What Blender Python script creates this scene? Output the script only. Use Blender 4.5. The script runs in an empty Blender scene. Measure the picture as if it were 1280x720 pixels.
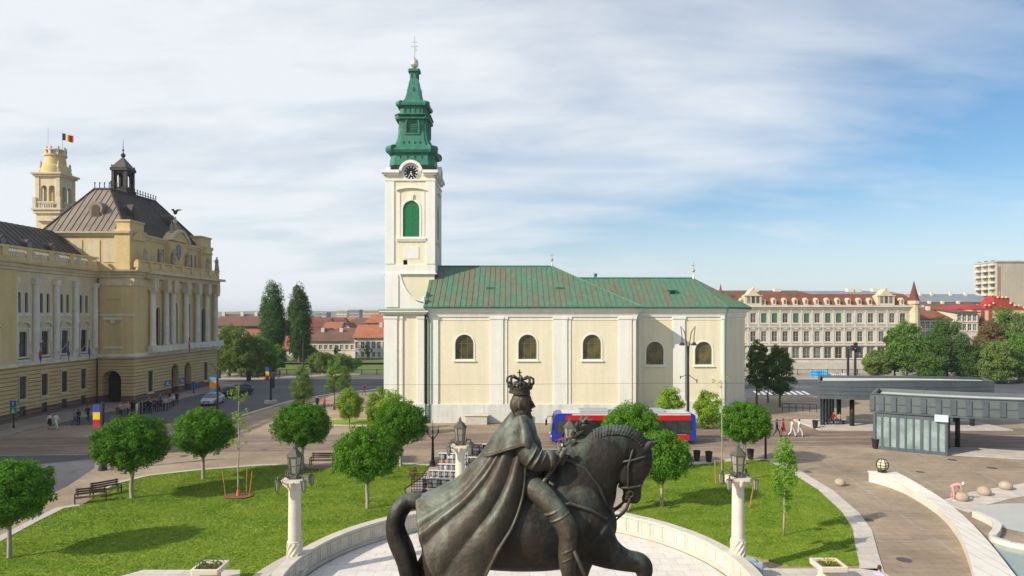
import bpy, bmesh, math, random
import numpy as np
from mathutils import Vector, Matrix, noise
PI = math.pi
random.seed(11)
S = bpy.context.scene
col = S.collection
F = 853.0; HC = 12.0; HZ = 394.0      # focal length (px at 1280), camera height, horizon row

def G(px, py, z=0.0):
    Y = (HC - z) * F / (py - HZ)
    return ((px - 640) / F * Y, Y)
def WX(px, Y): return (px - 640) / F * Y
def WZ(py, Y): return HC - (py - HZ) / F * Y
def smooth(t): t = max(0, min(1, t)); return t * t * (3 - 2 * t)

# ------------------------------------------------------------------ materials
MATS = {}
def mat(name, c, c2=None, scale=1.0, rough=0.8, metal=0.0, bump=0.0, bscale=None, spec=0.3, detail=5.0,
        stretch=None, fine=0.0, emit=0.0, lo=0.35, hi=0.65, streak=0.0, vary=0.0):
    """surface colour = c..c2 mixed by noise, with a finer second noise for grain and optional bump"""
    if name in MATS: return MATS[name]
    m = bpy.data.materials.new(name); m.use_nodes = True
    nt = m.node_tree; N = nt.nodes; L = nt.links
    b = N['Principled BSDF']
    b.inputs['Roughness'].default_value = rough
    b.inputs['Metallic'].default_value = metal
    b.inputs['Specular IOR Level'].default_value = spec
    b.inputs['Base Color'].default_value = (*c, 1)
    if c2 is not None or bump or fine:
        tc = N.new('ShaderNodeTexCoord'); mp = N.new('ShaderNodeMapping')
        L.new(tc.outputs['Object'], mp.inputs['Vector'])
        if stretch: mp.inputs['Scale'].default_value = stretch
        nz = N.new('ShaderNodeTexNoise'); nz.inputs['Scale'].default_value = scale; nz.inputs['Detail'].default_value = detail
        nz.inputs['Roughness'].default_value = 0.6
        L.new(mp.outputs[0], nz.inputs['Vector'])
        src = None
        if c2 is not None:
            mr = N.new('ShaderNodeMapRange'); mr.inputs['From Min'].default_value = lo; mr.inputs['From Max'].default_value = hi
            L.new(nz.outputs['Fac'], mr.inputs['Value'])
            mx = N.new('ShaderNodeMix'); mx.data_type = 'RGBA'
            mx.inputs['A'].default_value = (*c, 1); mx.inputs['B'].default_value = (*c2, 1)
            L.new(mr.outputs[0], mx.inputs['Factor']); src = mx.outputs['Result']
        if fine:
            n2 = N.new('ShaderNodeTexNoise'); n2.inputs['Scale'].default_value = scale * 9; n2.inputs['Detail'].default_value = 4
            L.new(tc.outputs['Object'], n2.inputs['Vector'])
            m3 = N.new('ShaderNodeMapRange'); m3.inputs['To Min'].default_value = 1 - fine; m3.inputs['To Max'].default_value = 1 + fine
            m3.inputs['From Min'].default_value = .3; m3.inputs['From Max'].default_value = .7
            L.new(n2.outputs['Fac'], m3.inputs['Value'])
            vm = N.new('ShaderNodeVectorMath'); vm.operation = 'SCALE'
            if src is not None: L.new(src, vm.inputs[0])
            else: vm.inputs[0].default_value = c
            L.new(m3.outputs[0], vm.inputs['Scale']); src = vm.outputs[0]
        def scaled(src, val, a, z, f0=.3, f1=.7):
            m3 = N.new('ShaderNodeMapRange'); m3.inputs['To Min'].default_value = a; m3.inputs['To Max'].default_value = z
            m3.inputs['From Min'].default_value = f0; m3.inputs['From Max'].default_value = f1; L.new(val, m3.inputs['Value'])
            vm = N.new('ShaderNodeVectorMath'); vm.operation = 'SCALE'; L.new(src, vm.inputs[0]); L.new(m3.outputs[0], vm.inputs['Scale']); return vm.outputs[0]
        if streak:
            m4 = N.new('ShaderNodeMapping'); m4.inputs['Scale'].default_value = (1.3, 1.3, .09); L.new(tc.outputs['Object'], m4.inputs[0])
            n4 = N.new('ShaderNodeTexNoise'); n4.inputs['Scale'].default_value = 1.1; n4.inputs['Detail'].default_value = 8; n4.inputs['Roughness'].default_value = .7; L.new(m4.outputs[0], n4.inputs['Vector'])
            src = scaled(src, n4.outputs['Fac'], 1 - streak, 1 + streak*.35)
        if vary:
            oi = N.new('ShaderNodeObjectInfo'); src = scaled(src, oi.outputs['Random'], 1 - vary, 1 + vary*2.2, 0, 1)
        if src is not None: L.new(src, b.inputs['Base Color'])
        if bump:
            nb = N.new('ShaderNodeTexNoise'); nb.inputs['Scale'].default_value = bscale or scale * 6; nb.inputs['Detail'].default_value = 5
            L.new(mp.outputs[0], nb.inputs['Vector'])
            bp = N.new('ShaderNodeBump'); bp.inputs['Strength'].default_value = bump; bp.inputs['Distance'].default_value = 0.05
            L.new(nb.outputs['Fac'], bp.inputs['Height']); L.new(bp.outputs[0], b.inputs['Normal'])
    if emit:
        b.inputs['Emission Color'].default_value = (*c, 1); b.inputs['Emission Strength'].default_value = emit
    MATS[name] = m
    return m

def glass(name, c=(.03, .04, .045), c2=None, rough=.08):
    return mat(name, c, c2 or tuple(x*1.3 for x in c), scale=.9, rough=rough, spec=.6, vary=.6)

def leafmat(name, c, c2, rnd=.25, nscale=1.3):
    if name in MATS: return MATS[name]
    m = bpy.data.materials.new(name); m.use_nodes = True
    nt = m.node_tree; N = nt.nodes; L = nt.links
    for n in list(N): N.remove(n)
    out = N.new('ShaderNodeOutputMaterial')
    tc = N.new('ShaderNodeTexCoord')
    nz = N.new('ShaderNodeTexNoise'); nz.inputs['Scale'].default_value = nscale; nz.inputs['Detail'].default_value = 6; nz.inputs['Roughness'].default_value = .75
    L.new(tc.outputs['Object'], nz.inputs['Vector'])
    mr = N.new('ShaderNodeMapRange'); mr.inputs['From Min'].default_value = .36; mr.inputs['From Max'].default_value = .64
    L.new(nz.outputs['Fac'], mr.inputs['Value'])
    mx = N.new('ShaderNodeMix'); mx.data_type = 'RGBA'; mx.inputs['A'].default_value = (*c, 1); mx.inputs['B'].default_value = (*c2, 1)
    L.new(mr.outputs[0], mx.inputs['Factor'])
    oi = N.new('ShaderNodeObjectInfo')
    m3 = N.new('ShaderNodeMapRange'); m3.inputs['To Min'].default_value = 1 - rnd; m3.inputs['To Max'].default_value = 1 + rnd
    L.new(oi.outputs['Random'], m3.inputs['Value'])
    vm = N.new('ShaderNodeVectorMath'); vm.operation = 'SCALE'
    L.new(mx.outputs['Result'], vm.inputs[0]); L.new(m3.outputs[0], vm.inputs['Scale'])
    d = N.new('ShaderNodeBsdfPrincipled'); d.inputs['Roughness'].default_value = .75; d.inputs['Specular IOR Level'].default_value = .12
    L.new(vm.outputs[0], d.inputs['Base Color'])
    t = N.new('ShaderNodeBsdfTranslucent'); L.new(vm.outputs[0], t.inputs['Color'])
    ms = N.new('ShaderNodeMixShader'); ms.inputs[0].default_value = .35
    L.new(d.outputs[0], ms.inputs[1]); L.new(t.outputs[0], ms.inputs[2]); L.new(ms.outputs[0], out.inputs['Surface'])
    MATS[name] = m
    return m

# ------------------------------------------------------------------ mesh builder
class MB:
    def __init__(s): s.v = []; s.f = []; s.m = []; s.k = 0
    def face(s, idx): s.f.append(tuple(idx)); s.m.append(s.k)
    def poly(s, pts):
        n = len(s.v); s.v += [tuple(p) for p in pts]; s.face(range(n, n + len(pts))); return s
    def box(s, x0, x1, y0, y1, z0, z1, R=None):
        if x0 > x1: x0, x1 = x1, x0
        if y0 > y1: y0, y1 = y1, y0
        if z0 > z1: z0, z1 = z1, z0
        n = len(s.v)
        p = [(x0,y0,z0),(x1,y0,z0),(x1,y1,z0),(x0,y1,z0),(x0,y0,z1),(x1,y0,z1),(x1,y1,z1),(x0,y1,z1)]
        if R is not None: p = [tuple(R @ Vector(q)) for q in p]
        s.v += p
        for q in ((0,3,2,1),(4,5,6,7),(0,1,5,4),(1,2,6,5),(2,3,7,6),(3,0,4,7)): s.face([n + i for i in q])
        return s
    def prism(s, poly, z0, z1, cap=True):
        n = len(s.v); k = len(poly)
        z0f = z0 if callable(z0) else (lambda x, y: z0); z1f = z1 if callable(z1) else (lambda x, y: z1)
        s.v += [(p[0], p[1], z0f(p[0], p[1])) for p in poly] + [(p[0], p[1], z1f(p[0], p[1])) for p in poly]
        for i in range(k):
            j = (i + 1) % k; s.face((n+i, n+j, n+k+j, n+k+i))
        if cap: s.face([n + k + i for i in range(k)]); s.face([n + i for i in reversed(range(k))])
        return s
    def extr(s, pts, d):
        """pts 3D loop, extruded by vector d"""
        n = len(s.v); k = len(pts); d = Vector(d)
        s.v += [tuple(p) for p in pts] + [tuple(Vector(p) + d) for p in pts]
        s.face([n + i for i in reversed(range(k))]); s.face([n + k + i for i in range(k)])
        for i in range(k):
            j = (i + 1) % k; s.face((n+i, n+j, n+k+j, n+k+i))
        return s
    def ringx(s, outer, inner, d):
        """two matching 3D loops (open=False), solid ring extruded by d"""
        n = len(s.v); k = len(outer); d = Vector(d)
        for L in (outer, inner): s.v += [tuple(p) for p in L]
        for L in (outer, inner): s.v += [tuple(Vector(p) + d) for p in L]
        for i in range(k):
            j = (i + 1) % k
            s.face((n+i, n+j, n+k+j, n+k+i)); s.face((n+2*k+i, n+3*k+i, n+3*k+j, n+2*k+j))
            s.face((n+i, n+2*k+i, n+2*k+j, n+j)); s.face((n+k+i, n+k+j, n+3*k+j, n+3*k+i))
        return s
    def tube(s, pts, r, n=8, lat=None, latr=None, cap=True):
        """swept tube; r scalar or list. latr = radii along the lateral axis 'lat' (ellipse)"""
        P = [Vector(p) for p in pts]; k = len(P)
        R = r if isinstance(r, (list, tuple)) else [r] * k
        LR = latr if latr is not None else R
        base = len(s.v); prev = None
        for i in range(k):
            t = (P[min(i+1, k-1)] - P[max(i-1, 0)])
            if t.length < 1e-9: t = Vector((0, 0, 1))
            t.normalize()
            a = Vector(lat) if lat is not None else (prev if prev is not None else (Vector((0, 0, 1)) if abs(t.z) < .9 else Vector((1, 0, 0))))
            a = a - t * a.dot(t)
            if a.length < 1e-6: a = t.orthogonal()
            a.normalize(); prev = a
            b = t.cross(a)
            for j in range(n):
                q = 2 * PI * j / n
                s.v.append(tuple(P[i] + a * (math.cos(q) * LR[i]) + b * (math.sin(q) * R[i])))
        for i in range(k - 1):
            for j in range(n):
                j2 = (j + 1) % n
                s.face((base+i*n+j, base+i*n+j2, base+(i+1)*n+j2, base+(i+1)*n+j))
        if cap:
            s.face([base + j for j in reversed(range(n))]); s.face([base + (k-1)*n + j for j in range(n)])
        return s
    def lathe(s, prof, n=16, c=(0, 0, 0), sq=None, rot=0.0):
        """prof [(r,z)..]; sq=corner cut -> square-ish section"""
        base = len(s.v)
        if sq is None: ring = [(math.cos(2*PI*j/n + rot), math.sin(2*PI*j/n + rot)) for j in range(n)]
        else:
            a = 1 - sq; ring = [(1,-a),(1,a),(a,1),(-a,1),(-1,a),(-1,-a),(-a,-1),(a,-1)]; n = 8
            ring = [(x*math.cos(rot)-y*math.sin(rot), x*math.sin(rot)+y*math.cos(rot)) for x, y in ring]
        for r, z in prof:
            for x, y in ring: s.v.append((c[0] + x*r, c[1] + y*r, c[2] + z))
        k = len(prof)
        for i in range(k - 1):
            for j in range(n):
                j2 = (j + 1) % n; s.face((base+i*n+j, base+i*n+j2, base+(i+1)*n+j2, base+(i+1)*n+j))
        s.face([base + j for j in reversed(range(n))]); s.face([base + (k-1)*n + j for j in range(n)])
        return s
    def ell(s, c, rx, ry=None, rz=None, n=12, m=8, R=None):
        ry = rx if ry is None else ry; rz = rx if rz is None else rz
        base = len(s.v)
        for i in range(m + 1):
            th = PI * i / m
            st = max(math.sin(th), 1e-3)
            for j in range(n):
                ph = 2 * PI * j / n
                p = Vector((rx*st*math.cos(ph), ry*st*math.sin(ph), -rz*math.cos(th)))
                if R is not None: p = R @ p
                s.v.append((c[0]+p.x, c[1]+p.y, c[2]+p.z))
        for i in range(m):
            for j in range(n):
                j2 = (j + 1) % n; s.face((base+i*n+j, base+i*n+j2, base+(i+1)*n+j2, base+(i+1)*n+j))
        s.face([base + j for j in reversed(range(n))]); s.face([base + m*n + j for j in range(n)])
        return s
    def mesh(s, name, mats, smoothed=False):
        me = bpy.data.meshes.new(name)
        me.from_pydata(s.v, [], s.f)
        for q in (mats if isinstance(mats, (list, tuple)) else [mats]): me.materials.append(q)
        me.polygons.foreach_set('material_index', s.m)
        if smoothed: me.polygons.foreach_set('use_smooth', [True] * len(s.f))
        me.update()
        return me
    def build(s, name, mats, parent=None, smoothed=False, bevel=0, auto=None):
        me = s.mesh(name, mats, smoothed)
        return link(name, me, parent, bevel=bevel, auto=auto)

def link(name, me, parent=None, loc=None, rz=0, bevel=0, auto=None, scale=None):
    o = bpy.data.objects.new(name, me); col.objects.link(o)
    if parent is not None:
        o.parent = parent
        if parent.type == 'EMPTY' and parent.get('_world'):
            o.matrix_parent_inverse = Matrix.Translation(-Vector(parent.location))
    if loc is not None: o.location = loc
    if rz: o.rotation_euler.z = rz
    if scale is not None: o.scale = scale
    if bevel:
        b = o.modifiers.new('bevel', 'BEVEL'); b.width = bevel; b.segments = 2; b.limit_method = 'ANGLE'; b.angle_limit = .7
    if auto: shade_auto(me, auto)
    return o

def shade_auto(me, ang):
    bm = bmesh.new(); bm.from_mesh(me)
    bmesh.ops.recalc_face_normals(bm, faces=bm.faces)
    for f in bm.faces: f.smooth = True
    for e in bm.edges:
        if len(e.link_faces) != 2 or e.calc_face_angle(0) > ang: e.smooth = False
    bm.to_mesh(me); bm.free()

def tag(o, label=None, cat=None, group=None, kind=None):
    if label:
        o['label'] = label
        if not 4 <= len(label.split()) <= 16: print('LABEL LENGTH', len(label.split()), label)
    if cat: o['category'] = cat
    if group: o['group'] = group
    if kind: o['kind'] = kind
    return o
def thing(name, label, cat, loc=(0, 0, 0), rz=0, group=None, world=False):
    o = bpy.data.objects.new(name, None); col.objects.link(o)
    o.empty_display_size = .3
    o.location = loc; o.rotation_euler = (0, 0, rz)
    if world: o['_world'] = 1
    return tag(o, label, cat, group)
def dup(root, loc=None, rz=None, label=None, group=None, scale=None, swap=None):
    """copy of a thing with copies of its parts and sub-parts"""
    r = root.copy(); col.objects.link(r)
    if loc is not None: r.location = loc
    if rz is not None: r.rotation_euler = (0, 0, rz)
    if scale is not None: r.scale = scale
    if label: r['label'] = label
    if group: r['group'] = group
    def rec(a, b):
        for ch in list(a.children):
            if ch.name in skip: continue
            c = ch.copy(); col.objects.link(c); c.parent = b
            c.matrix_parent_inverse = ch.matrix_parent_inverse.copy()
            if swap and ch.name.split('.')[0] in swap: c.data = swap[ch.name.split('.')[0]]
            rec(ch, c)
    skip = ()
    rec(root, r)
    return r
def structure(name, mb, m, **k):
    return tag(mb.build(name, m, **k), kind='structure')

def evaluate(o, name=None):
    """apply the modifiers of o by replacing its mesh"""
    dg = bpy.context.evaluated_depsgraph_get(); dg.update()
    me = bpy.data.meshes.new_from_object(o.evaluated_get(dg))
    o.modifiers.clear(); old = o.data; o.data = me; me.name = name or old.name
    bpy.data.meshes.remove(old)
    return o
def remesh(o, vox, sm=4, fac=.5):
    r = o.modifiers.new('remesh', 'REMESH'); r.mode = 'VOXEL'; r.voxel_size = vox; r.use_smooth_shade = True
    q = o.modifiers.new('smooth', 'SMOOTH'); q.factor = fac; q.iterations = sm
    mats = [m for m in o.data.materials]
    evaluate(o)
    if not o.data.materials:
        for m in mats: o.data.materials.append(m)
    o.data.polygons.foreach_set('use_smooth', [True] * len(o.data.polygons))
    return o

# ------------------------------------------------------------------ walls with real openings
def outline(w, h, arch, inset=0.0, n=8):
    """loop in (u,v), centred in u, v from 0; arch: 'round' | None | 'seg'"""
    a = w / 2 - inset; v0 = inset if inset > 0 else inset
    if arch == 'round':
        sp = h - w / 2
        pts = [(-a, v0), (a, v0), (a, sp)] + [(a*math.cos(PI*i/n), sp + a*math.sin(PI*i/n)) for i in range(1, n)] + [(-a, sp)]
    else: pts = [(-a, v0), (a, v0), (a, h - inset), (-a, h - inset)]
    return pts
def facade(mb, O, U, N, w, z0, z1, ops, depth=.3):
    U = Vector((U[0], U[1], 0)); Nn = Vector((N[0], N[1], 0)); O = Vector((O[0], O[1], 0))
    P = lambda u, v, d=0: tuple(O + U*u + Vector((0, 0, v)) - Nn*d)
    us = sorted(set([0, w] + [round(q, 5) for o in ops for q in (o[0], o[1])]))
    vs = sorted(set([z0, z1] + [round(q, 5) for o in ops for q in (o[2], o[3])]))
    for i in range(len(us) - 1):
        for j in range(len(vs) - 1):
            cu = (us[i] + us[i+1]) / 2; cv = (vs[j] + vs[j+1]) / 2
            if any(o[0] < cu < o[1] and o[2] < cv < o[3] for o in ops): continue
            mb.poly([P(us[i], vs[j]), P(us[i+1], vs[j]), P(us[i+1], vs[j+1]), P(us[i], vs[j+1])])
    for o in ops:
        u0, u1, v0, v1 = o[:4]; arch = len(o) > 4 and o[4]
        w_ = u1 - u0; c = (u0 + u1) / 2
        lp = [(c + a, v0 + b) for a, b in outline(w_, v1 - v0, 'round' if arch else None)]
        for i in range(len(lp)):
            a, b = lp[i], lp[(i+1) % len(lp)]
            mb.poly([P(*a), P(*b), P(b[0], b[1], depth), P(a[0], a[1], depth)])
        if arch:
            r = w_ / 2; sp = v1 - r; n = 8
            for sgn, cu in ((1, u1), (-1, u0)):
                for i in range(n // 2):
                    a0, a1 = PI*i/n, PI*(i+1)/n
                    mb.poly([P(cu, v1), P(c + sgn*r*math.cos(a0), sp + r*math.sin(a0)), P(c + sgn*r*math.cos(a1), sp + r*math.sin(a1))])
def rotN(N): return math.atan2(N[0], -N[1])

WINCACHE = {}
def win_meshes(key, w, h, arch, fm, pm, trim=.0, tm=None, mull=(1, 2), hood=None, sill=True, recess=.16, bar=.05, shutter=None):
    """returns (frame mesh, pane mesh); local: x width, z up from sill, wall face y=0, outside -y"""
    if key in WINCACHE: return WINCACHE[key]
    a = 'round' if arch else None
    f = MB()
    o = [(u, recess, v) for u, v in outline(w, h, a)]; i = [(u, recess, v) for u, v in outline(w, h, a, bar*1.4)]
    f.ringx(o, i, (0, .07, 0))
    nx, nz = mull
    top = h - w/2 if arch else h
    for k in range(1, nx + 1):
        x = -w/2 + w*k/(nx + 1); hh = h - bar if not arch else top + math.sqrt(max(0, (w/2)**2 - x*x)) - bar
        f.box(x - bar/2, x + bar/2, recess + .012, recess + .058, bar, hh)
    for k in range(1, nz + 1):
        z = top * k/(nz + 0) if arch else h * k/(nz + 1)
        if arch and k > nz: continue
        f.box(-w/2 + bar, w/2 - bar, recess + .008, recess + .062, z - bar/2, z + bar/2)
    f.k = 1
    if trim:
        o2 = [(u, -.05, v) for u, v in outline(w, h, a, -trim)]; i2 = [(u, -.05, v) for u, v in outline(w, h, a)]
        f.ringx(o2, i2, (0, .07, 0))
    if sill: f.box(-w/2 - trim - .08, w/2 + trim + .08, -.16, .12, -trim - .12, -trim + .0 if trim else 0)
    if hood == 'flat': f.box(-w/2 - trim - .1, w/2 + trim + .1, -.22, .06, h + trim + .12, h + trim + .3)
    if hood == 'seg':
        W2 = w/2 + trim + .2; z = h + trim + .25; pts = [(-W2, z)] ; arc = []
        for q in range(11):
            x = -W2 + 2*W2*q/10; arc.append((x, z + .62*math.sqrt(max(0, 1 - (x/W2)**2))))
        outer = [(x, -.3, zz + .16) for x, zz in arc] + [(x, -.3, zz) for x, zz in reversed(arc)]
        f.extr(outer, (0, .34, 0)); f.box(-W2, W2, -.22, .04, z - .18, z - .02)
        f.box(-W2, -W2 + .25, -.2, .05, h*0.55, z - .18); f.box(W2 - .25, W2, -.2, .05, h*0.55, z - .18)
    if hood == 'tri':
        W2 = w/2 + trim + .15; z = h + trim + .15
        f.extr([(-W2, -.25, z), (W2, -.25, z), (0, -.25, z + .5)], (0, .28, 0))
    fme = f.mesh('window', [fm, tm or fm])
    p = MB(); p.poly([(u, recess + .035, v) for u, v in outline(w, h, a, bar*.7)])
    pme = p.mesh('pane', pm)
    WINCACHE[key] = (fme, pme)
    return fme, pme
def put_window(meshes, root, pos, N, name='window'):
    o = link(name, meshes[0], root, loc=pos, rz=rotN(N))
    link('pane', meshes[1], o)
    return o

def seams(mb, poly, spacing=.6, w=.05, h=.06):
    """raised seams running up the slope of a planar convex roof face"""
    P = [Vector(p) for p in poly]
    n = (P[1] - P[0]).cross(P[2] - P[0]).normalized()
    if n.z < 0: n = -n
    up = (Vector((0, 0, 1)) - n * n.z).normalized(); s = up.cross(n).normalized()
    q = [((p - P[0]).dot(s), (p - P[0]).dot(up)) for p in P]
    a, b = min(x for x, _ in q), max(x for x, _ in q)
    x = a + spacing * .5
    while x < b:
        ts = []
        for i in range(len(q)):
            (x0, t0), (x1, t1) = q[i], q[(i+1) % len(q)]
            if (x0 - x) * (x1 - x) <= 0 and abs(x1 - x0) > 1e-6: ts.append(t0 + (t1 - t0)*(x - x0)/(x1 - x0))
        if len(ts) >= 2 and max(ts) - min(ts) > .15:
            t0, t1 = min(ts) + .02, max(ts) - .02
            c = [P[0] + s*(x + d) + up*t for d, t in ((-w/2, t0), (w/2, t0), (w/2, t1), (-w/2, t1))]
            mb.extr([p + n*.003 for p in c], n*h)
        x += spacing
# ------------------------------------------------------------------ camera, sun, sky
cam = bpy.data.cameras.new('camera'); co = bpy.data.objects.new('camera', cam); col.objects.link(co)
co.location = (0, 0, HC); co.rotation_euler = (PI/2, 0, 0)
cam.sensor_width = 36; cam.lens = 36 * F / 1280; cam.shift_y = (HZ - 360) / 1280; cam.clip_end = 8000; cam.clip_start = .1
S.camera = co
SUN_EL = math.radians(31); SH = Vector((math.cos(math.radians(30)), math.sin(math.radians(30)), 0))   # shadows fall along SH
sd = bpy.data.lights.new('sun', 'SUN'); sd.energy = 5.0; sd.angle = math.radians(.6); sd.color = (1, .91, .77)
so = bpy.data.objects.new('sun', sd); col.objects.link(so)
d = Vector((SH.x*math.cos(SUN_EL), SH.y*math.cos(SUN_EL), -math.sin(SUN_EL)))
so.rotation_euler = d.to_track_quat('-Z', 'Y').to_euler(); so.location = (-60, -40, 90)
w = bpy.data.worlds.new('World'); S.world = w; w.use_nodes = True
nt = w.node_tree; N = nt.nodes; L = nt.links
for n in list(N): N.remove(n)
out = N.new('ShaderNodeOutputWorld'); bg = N.new('ShaderNodeBackground'); bg.inputs['Strength'].default_value = .092
L.new(bg.outputs[0], out.inputs['Surface'])
sky = N.new('ShaderNodeTexSky'); sky.sky_type = 'NISHITA'; sky.sun_disc = False
sky.sun_elevation = SUN_EL; sky.sun_rotation = math.radians(240); sky.air_density = 1.0; sky.dust_density = .8; sky.ozone_density = 1.6
tc = N.new('ShaderNodeTexCoord')
sep = N.new('ShaderNodeSeparateXYZ'); L.new(tc.outputs['Generated'], sep.inputs[0])
def M(op, a, b=None, c=None):
    n = N.new('ShaderNodeMath'); n.operation = op
    for i, q in enumerate((a, b, c)):
        if q is None: continue
        if isinstance(q, (int, float)): n.inputs[i].default_value = q
        else: L.new(q, n.inputs[i])
    return n.outputs[0]
zc = M('ADD', M('MAXIMUM', sep.outputs['Z'], 0.0), .16)
cx = M('DIVIDE', sep.outputs['X'], zc); cy = M('DIVIDE', sep.outputs['Y'], zc)
cb = N.new('ShaderNodeCombineXYZ'); L.new(cx, cb.inputs[0]); L.new(cy, cb.inputs[1])
def cloud(rot, scl, nscale, detail, dist, off=(0, 0, 0), rough=.55):
    mp = N.new('ShaderNodeMapping'); mp.inputs['Rotation'].default_value = (0, 0, rot); mp.inputs['Scale'].default_value = scl
    mp.inputs['Location'].default_value = off
    L.new(cb.outputs[0], mp.inputs['Vector'])
    nz = N.new('ShaderNodeTexNoise'); nz.inputs['Scale'].default_value = nscale; nz.inputs['Detail'].default_value = detail
    nz.inputs['Distortion'].default_value = dist; nz.inputs['Roughness'].default_value = rough
    L.new(mp.outputs[0], nz.inputs['Vector']); return nz.outputs['Fac']
c1 = cloud(.85, (.7, 1.1, 1), .95, 8, .35, (3.1, 1.3, 0), .5)
c2 = cloud(.95, (.5, 1.3, 1), 2.3, 10, .5, (1.7, 5.2, 0), .6)
c3 = cloud(.3, (1, .8, 1), .42, 2, .1, (0.4, 2.2, 0))
s = M('ADD', M('ADD', M('MULTIPLY', c1, .55), M('MULTIPLY', c2, .28)), M('MULTIPLY', c3, .35))
# more cloud to the left, clearer to the upper right as in the photograph
s = M('ADD', s, M('ADD', M('MULTIPLY', cx, -.018), M('MULTIPLY', sep.outputs['X'], -.22))); s = M('ADD', s, .045)
mr = N.new('ShaderNodeMapRange'); mr.interpolation_type = 'LINEAR'
mr.inputs['From Min'].default_value = .44; mr.inputs['From Max'].default_value = .74; mr.inputs['To Max'].default_value = .97
L.new(s, mr.inputs['Value'])
hz = N.new('ShaderNodeMapRange'); hz.interpolation_type = 'SMOOTHSTEP'; hz.inputs['From Min'].default_value = 0; hz.inputs['From Max'].default_value = .20
hz.inputs['To Min'].default_value = .7; hz.inputs['To Max'].default_value = 0
L.new(sep.outputs['Z'], hz.inputs['Value'])
fac = M('MAXIMUM', mr.outputs[0], hz.outputs[0])
mx = N.new('ShaderNodeMix'); mx.data_type = 'RGBA'; mx.inputs['B'].default_value = (8.7, 9.1, 9.5, 1)
L.new(fac, mx.inputs['Factor']); ti = N.new('ShaderNodeVectorMath'); ti.operation = 'MULTIPLY'; ti.inputs[1].default_value = (.86, 1.13, 1.28); L.new(sky.outputs[0], ti.inputs[0]); L.new(ti.outputs[0], mx.inputs['A'])
L.new(mx.outputs['Result'], bg.inputs['Color'])
S.view_settings.view_transform = 'Standard'; S.view_settings.look = 'None'; S.view_settings.gamma = 1; S.view_settings.exposure = .13
S.view_settings.use_curve_mapping = False

# ------------------------------------------------------------------ ground materials
def paving(name, c, c2, bw, bh, mortar=.004, rot=0.0, mc=None, patch=.25):
    m = bpy.data.materials.new(name); m.use_nodes = True; nt = m.node_tree; N = nt.nodes; L = nt.links; b = N['Principled BSDF']
    b.inputs['Roughness'].default_value = .82; b.inputs['Specular IOR Level'].default_value = .25
    tc = N.new('ShaderNodeTexCoord'); mp = N.new('ShaderNodeMapping'); mp.inputs['Rotation'].default_value = (0, 0, rot)
    L.new(tc.outputs['Object'], mp.inputs[0])
    br = N.new('ShaderNodeTexBrick'); br.inputs['Scale'].default_value = 1; br.inputs['Brick Width'].default_value = bw; br.inputs['Row Height'].default_value = bh
    br.inputs['Mortar Size'].default_value = mortar; br.inputs['Color1'].default_value = (*c, 1); br.inputs['Color2'].default_value = (*c2, 1)
    br.inputs['Mortar'].default_value = (*(mc or tuple(x*.6 for x in c)), 1)
    L.new(mp.outputs[0], br.inputs['Vector'])
    nz = N.new('ShaderNodeTexNoise'); nz.inputs['Scale'].default_value = .16; nz.inputs['Detail'].default_value = 7; nz.inputs['Roughness'].default_value = .62
    L.new(tc.outputs['Object'], nz.inputs['Vector'])
    mr = N.new('ShaderNodeMapRange'); mr.inputs['From Min'].default_value = .3; mr.inputs['From Max'].default_value = .7
    mr.inputs['To Min'].default_value = 1 - patch; mr.inputs['To Max'].default_value = 1 + patch
    L.new(nz.outputs['Fac'], mr.inputs['Value'])
    vm = N.new('ShaderNodeVectorMath'); vm.operation = 'SCALE'; L.new(br.outputs['Color'], vm.inputs[0]); L.new(mr.outputs[0], vm.inputs['Scale'])
    n2 = N.new('ShaderNodeTexNoise'); n2.inputs['Scale'].default_value = 1.7; n2.inputs['Detail'].default_value = 6; n2.inputs['Roughness'].default_value = .7; L.new(tc.outputs['Object'], n2.inputs['Vector'])
    r2 = N.new('ShaderNodeMapRange'); r2.inputs['From Min'].default_value = .25; r2.inputs['From Max'].default_value = .75; r2.inputs['To Min'].default_value = .84; r2.inputs['To Max'].default_value = 1.14; L.new(n2.outputs['Fac'], r2.inputs['Value'])
    v2 = N.new('ShaderNodeVectorMath'); v2.operation = 'SCALE'; L.new(vm.outputs[0], v2.inputs[0]); L.new(r2.outputs[0], v2.inputs['Scale'])
    L.new(v2.outputs[0], b.inputs['Base Color'])
    MATS[name] = m; return m
m_plaza = paving('plaza_paving', (.285, .22, .155), (.325, .257, .187), 1.2, .6, .012)
m_plaza2 = paving('grey_paving', (.30, .25, .21), (.36, .31, .26), .6, .3, .01)
m_track = paving('track_paving', (.20, .145, .11), (.26, .195, .15), 2.4, .45, .015, patch=.2)
m_walk = paving('pale_paving', (.50, .45, .40), (.56, .51, .455), .9, .9, .012, patch=.12)
m_disc = paving('white_paving', (.60, .56, .52), (.66, .62, .58), .8, .8, .01, patch=.1)
m_asph = mat('asphalt', (.075, .078, .09), (.105, .105, .115), scale=.12, rough=.85, fine=.12, bump=.15, bscale=20)
m_kerb = mat('kerb_stone', (.50, .46, .41), (.42, .39, .35), scale=1.2, rough=.8, fine=.08)
m_stone = mat('pale_stone', (.60, .55, .47), (.50, .455, .39), scale=1.1, rough=.8, fine=.07, bump=.15)
m_limestone = mat('cream_stone', (.68, .62, .51), (.58, .52, .42), scale=.8, rough=.75, fine=.05, bump=.1)
m_far = mat('far_ground', (.07, .085, .035), (.16, .135, .095), scale=.02, rough=1)
m_white = mat('white_marking', (.7, .7, .68), (.5, .5, .5), scale=3, rough=.7)

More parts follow.
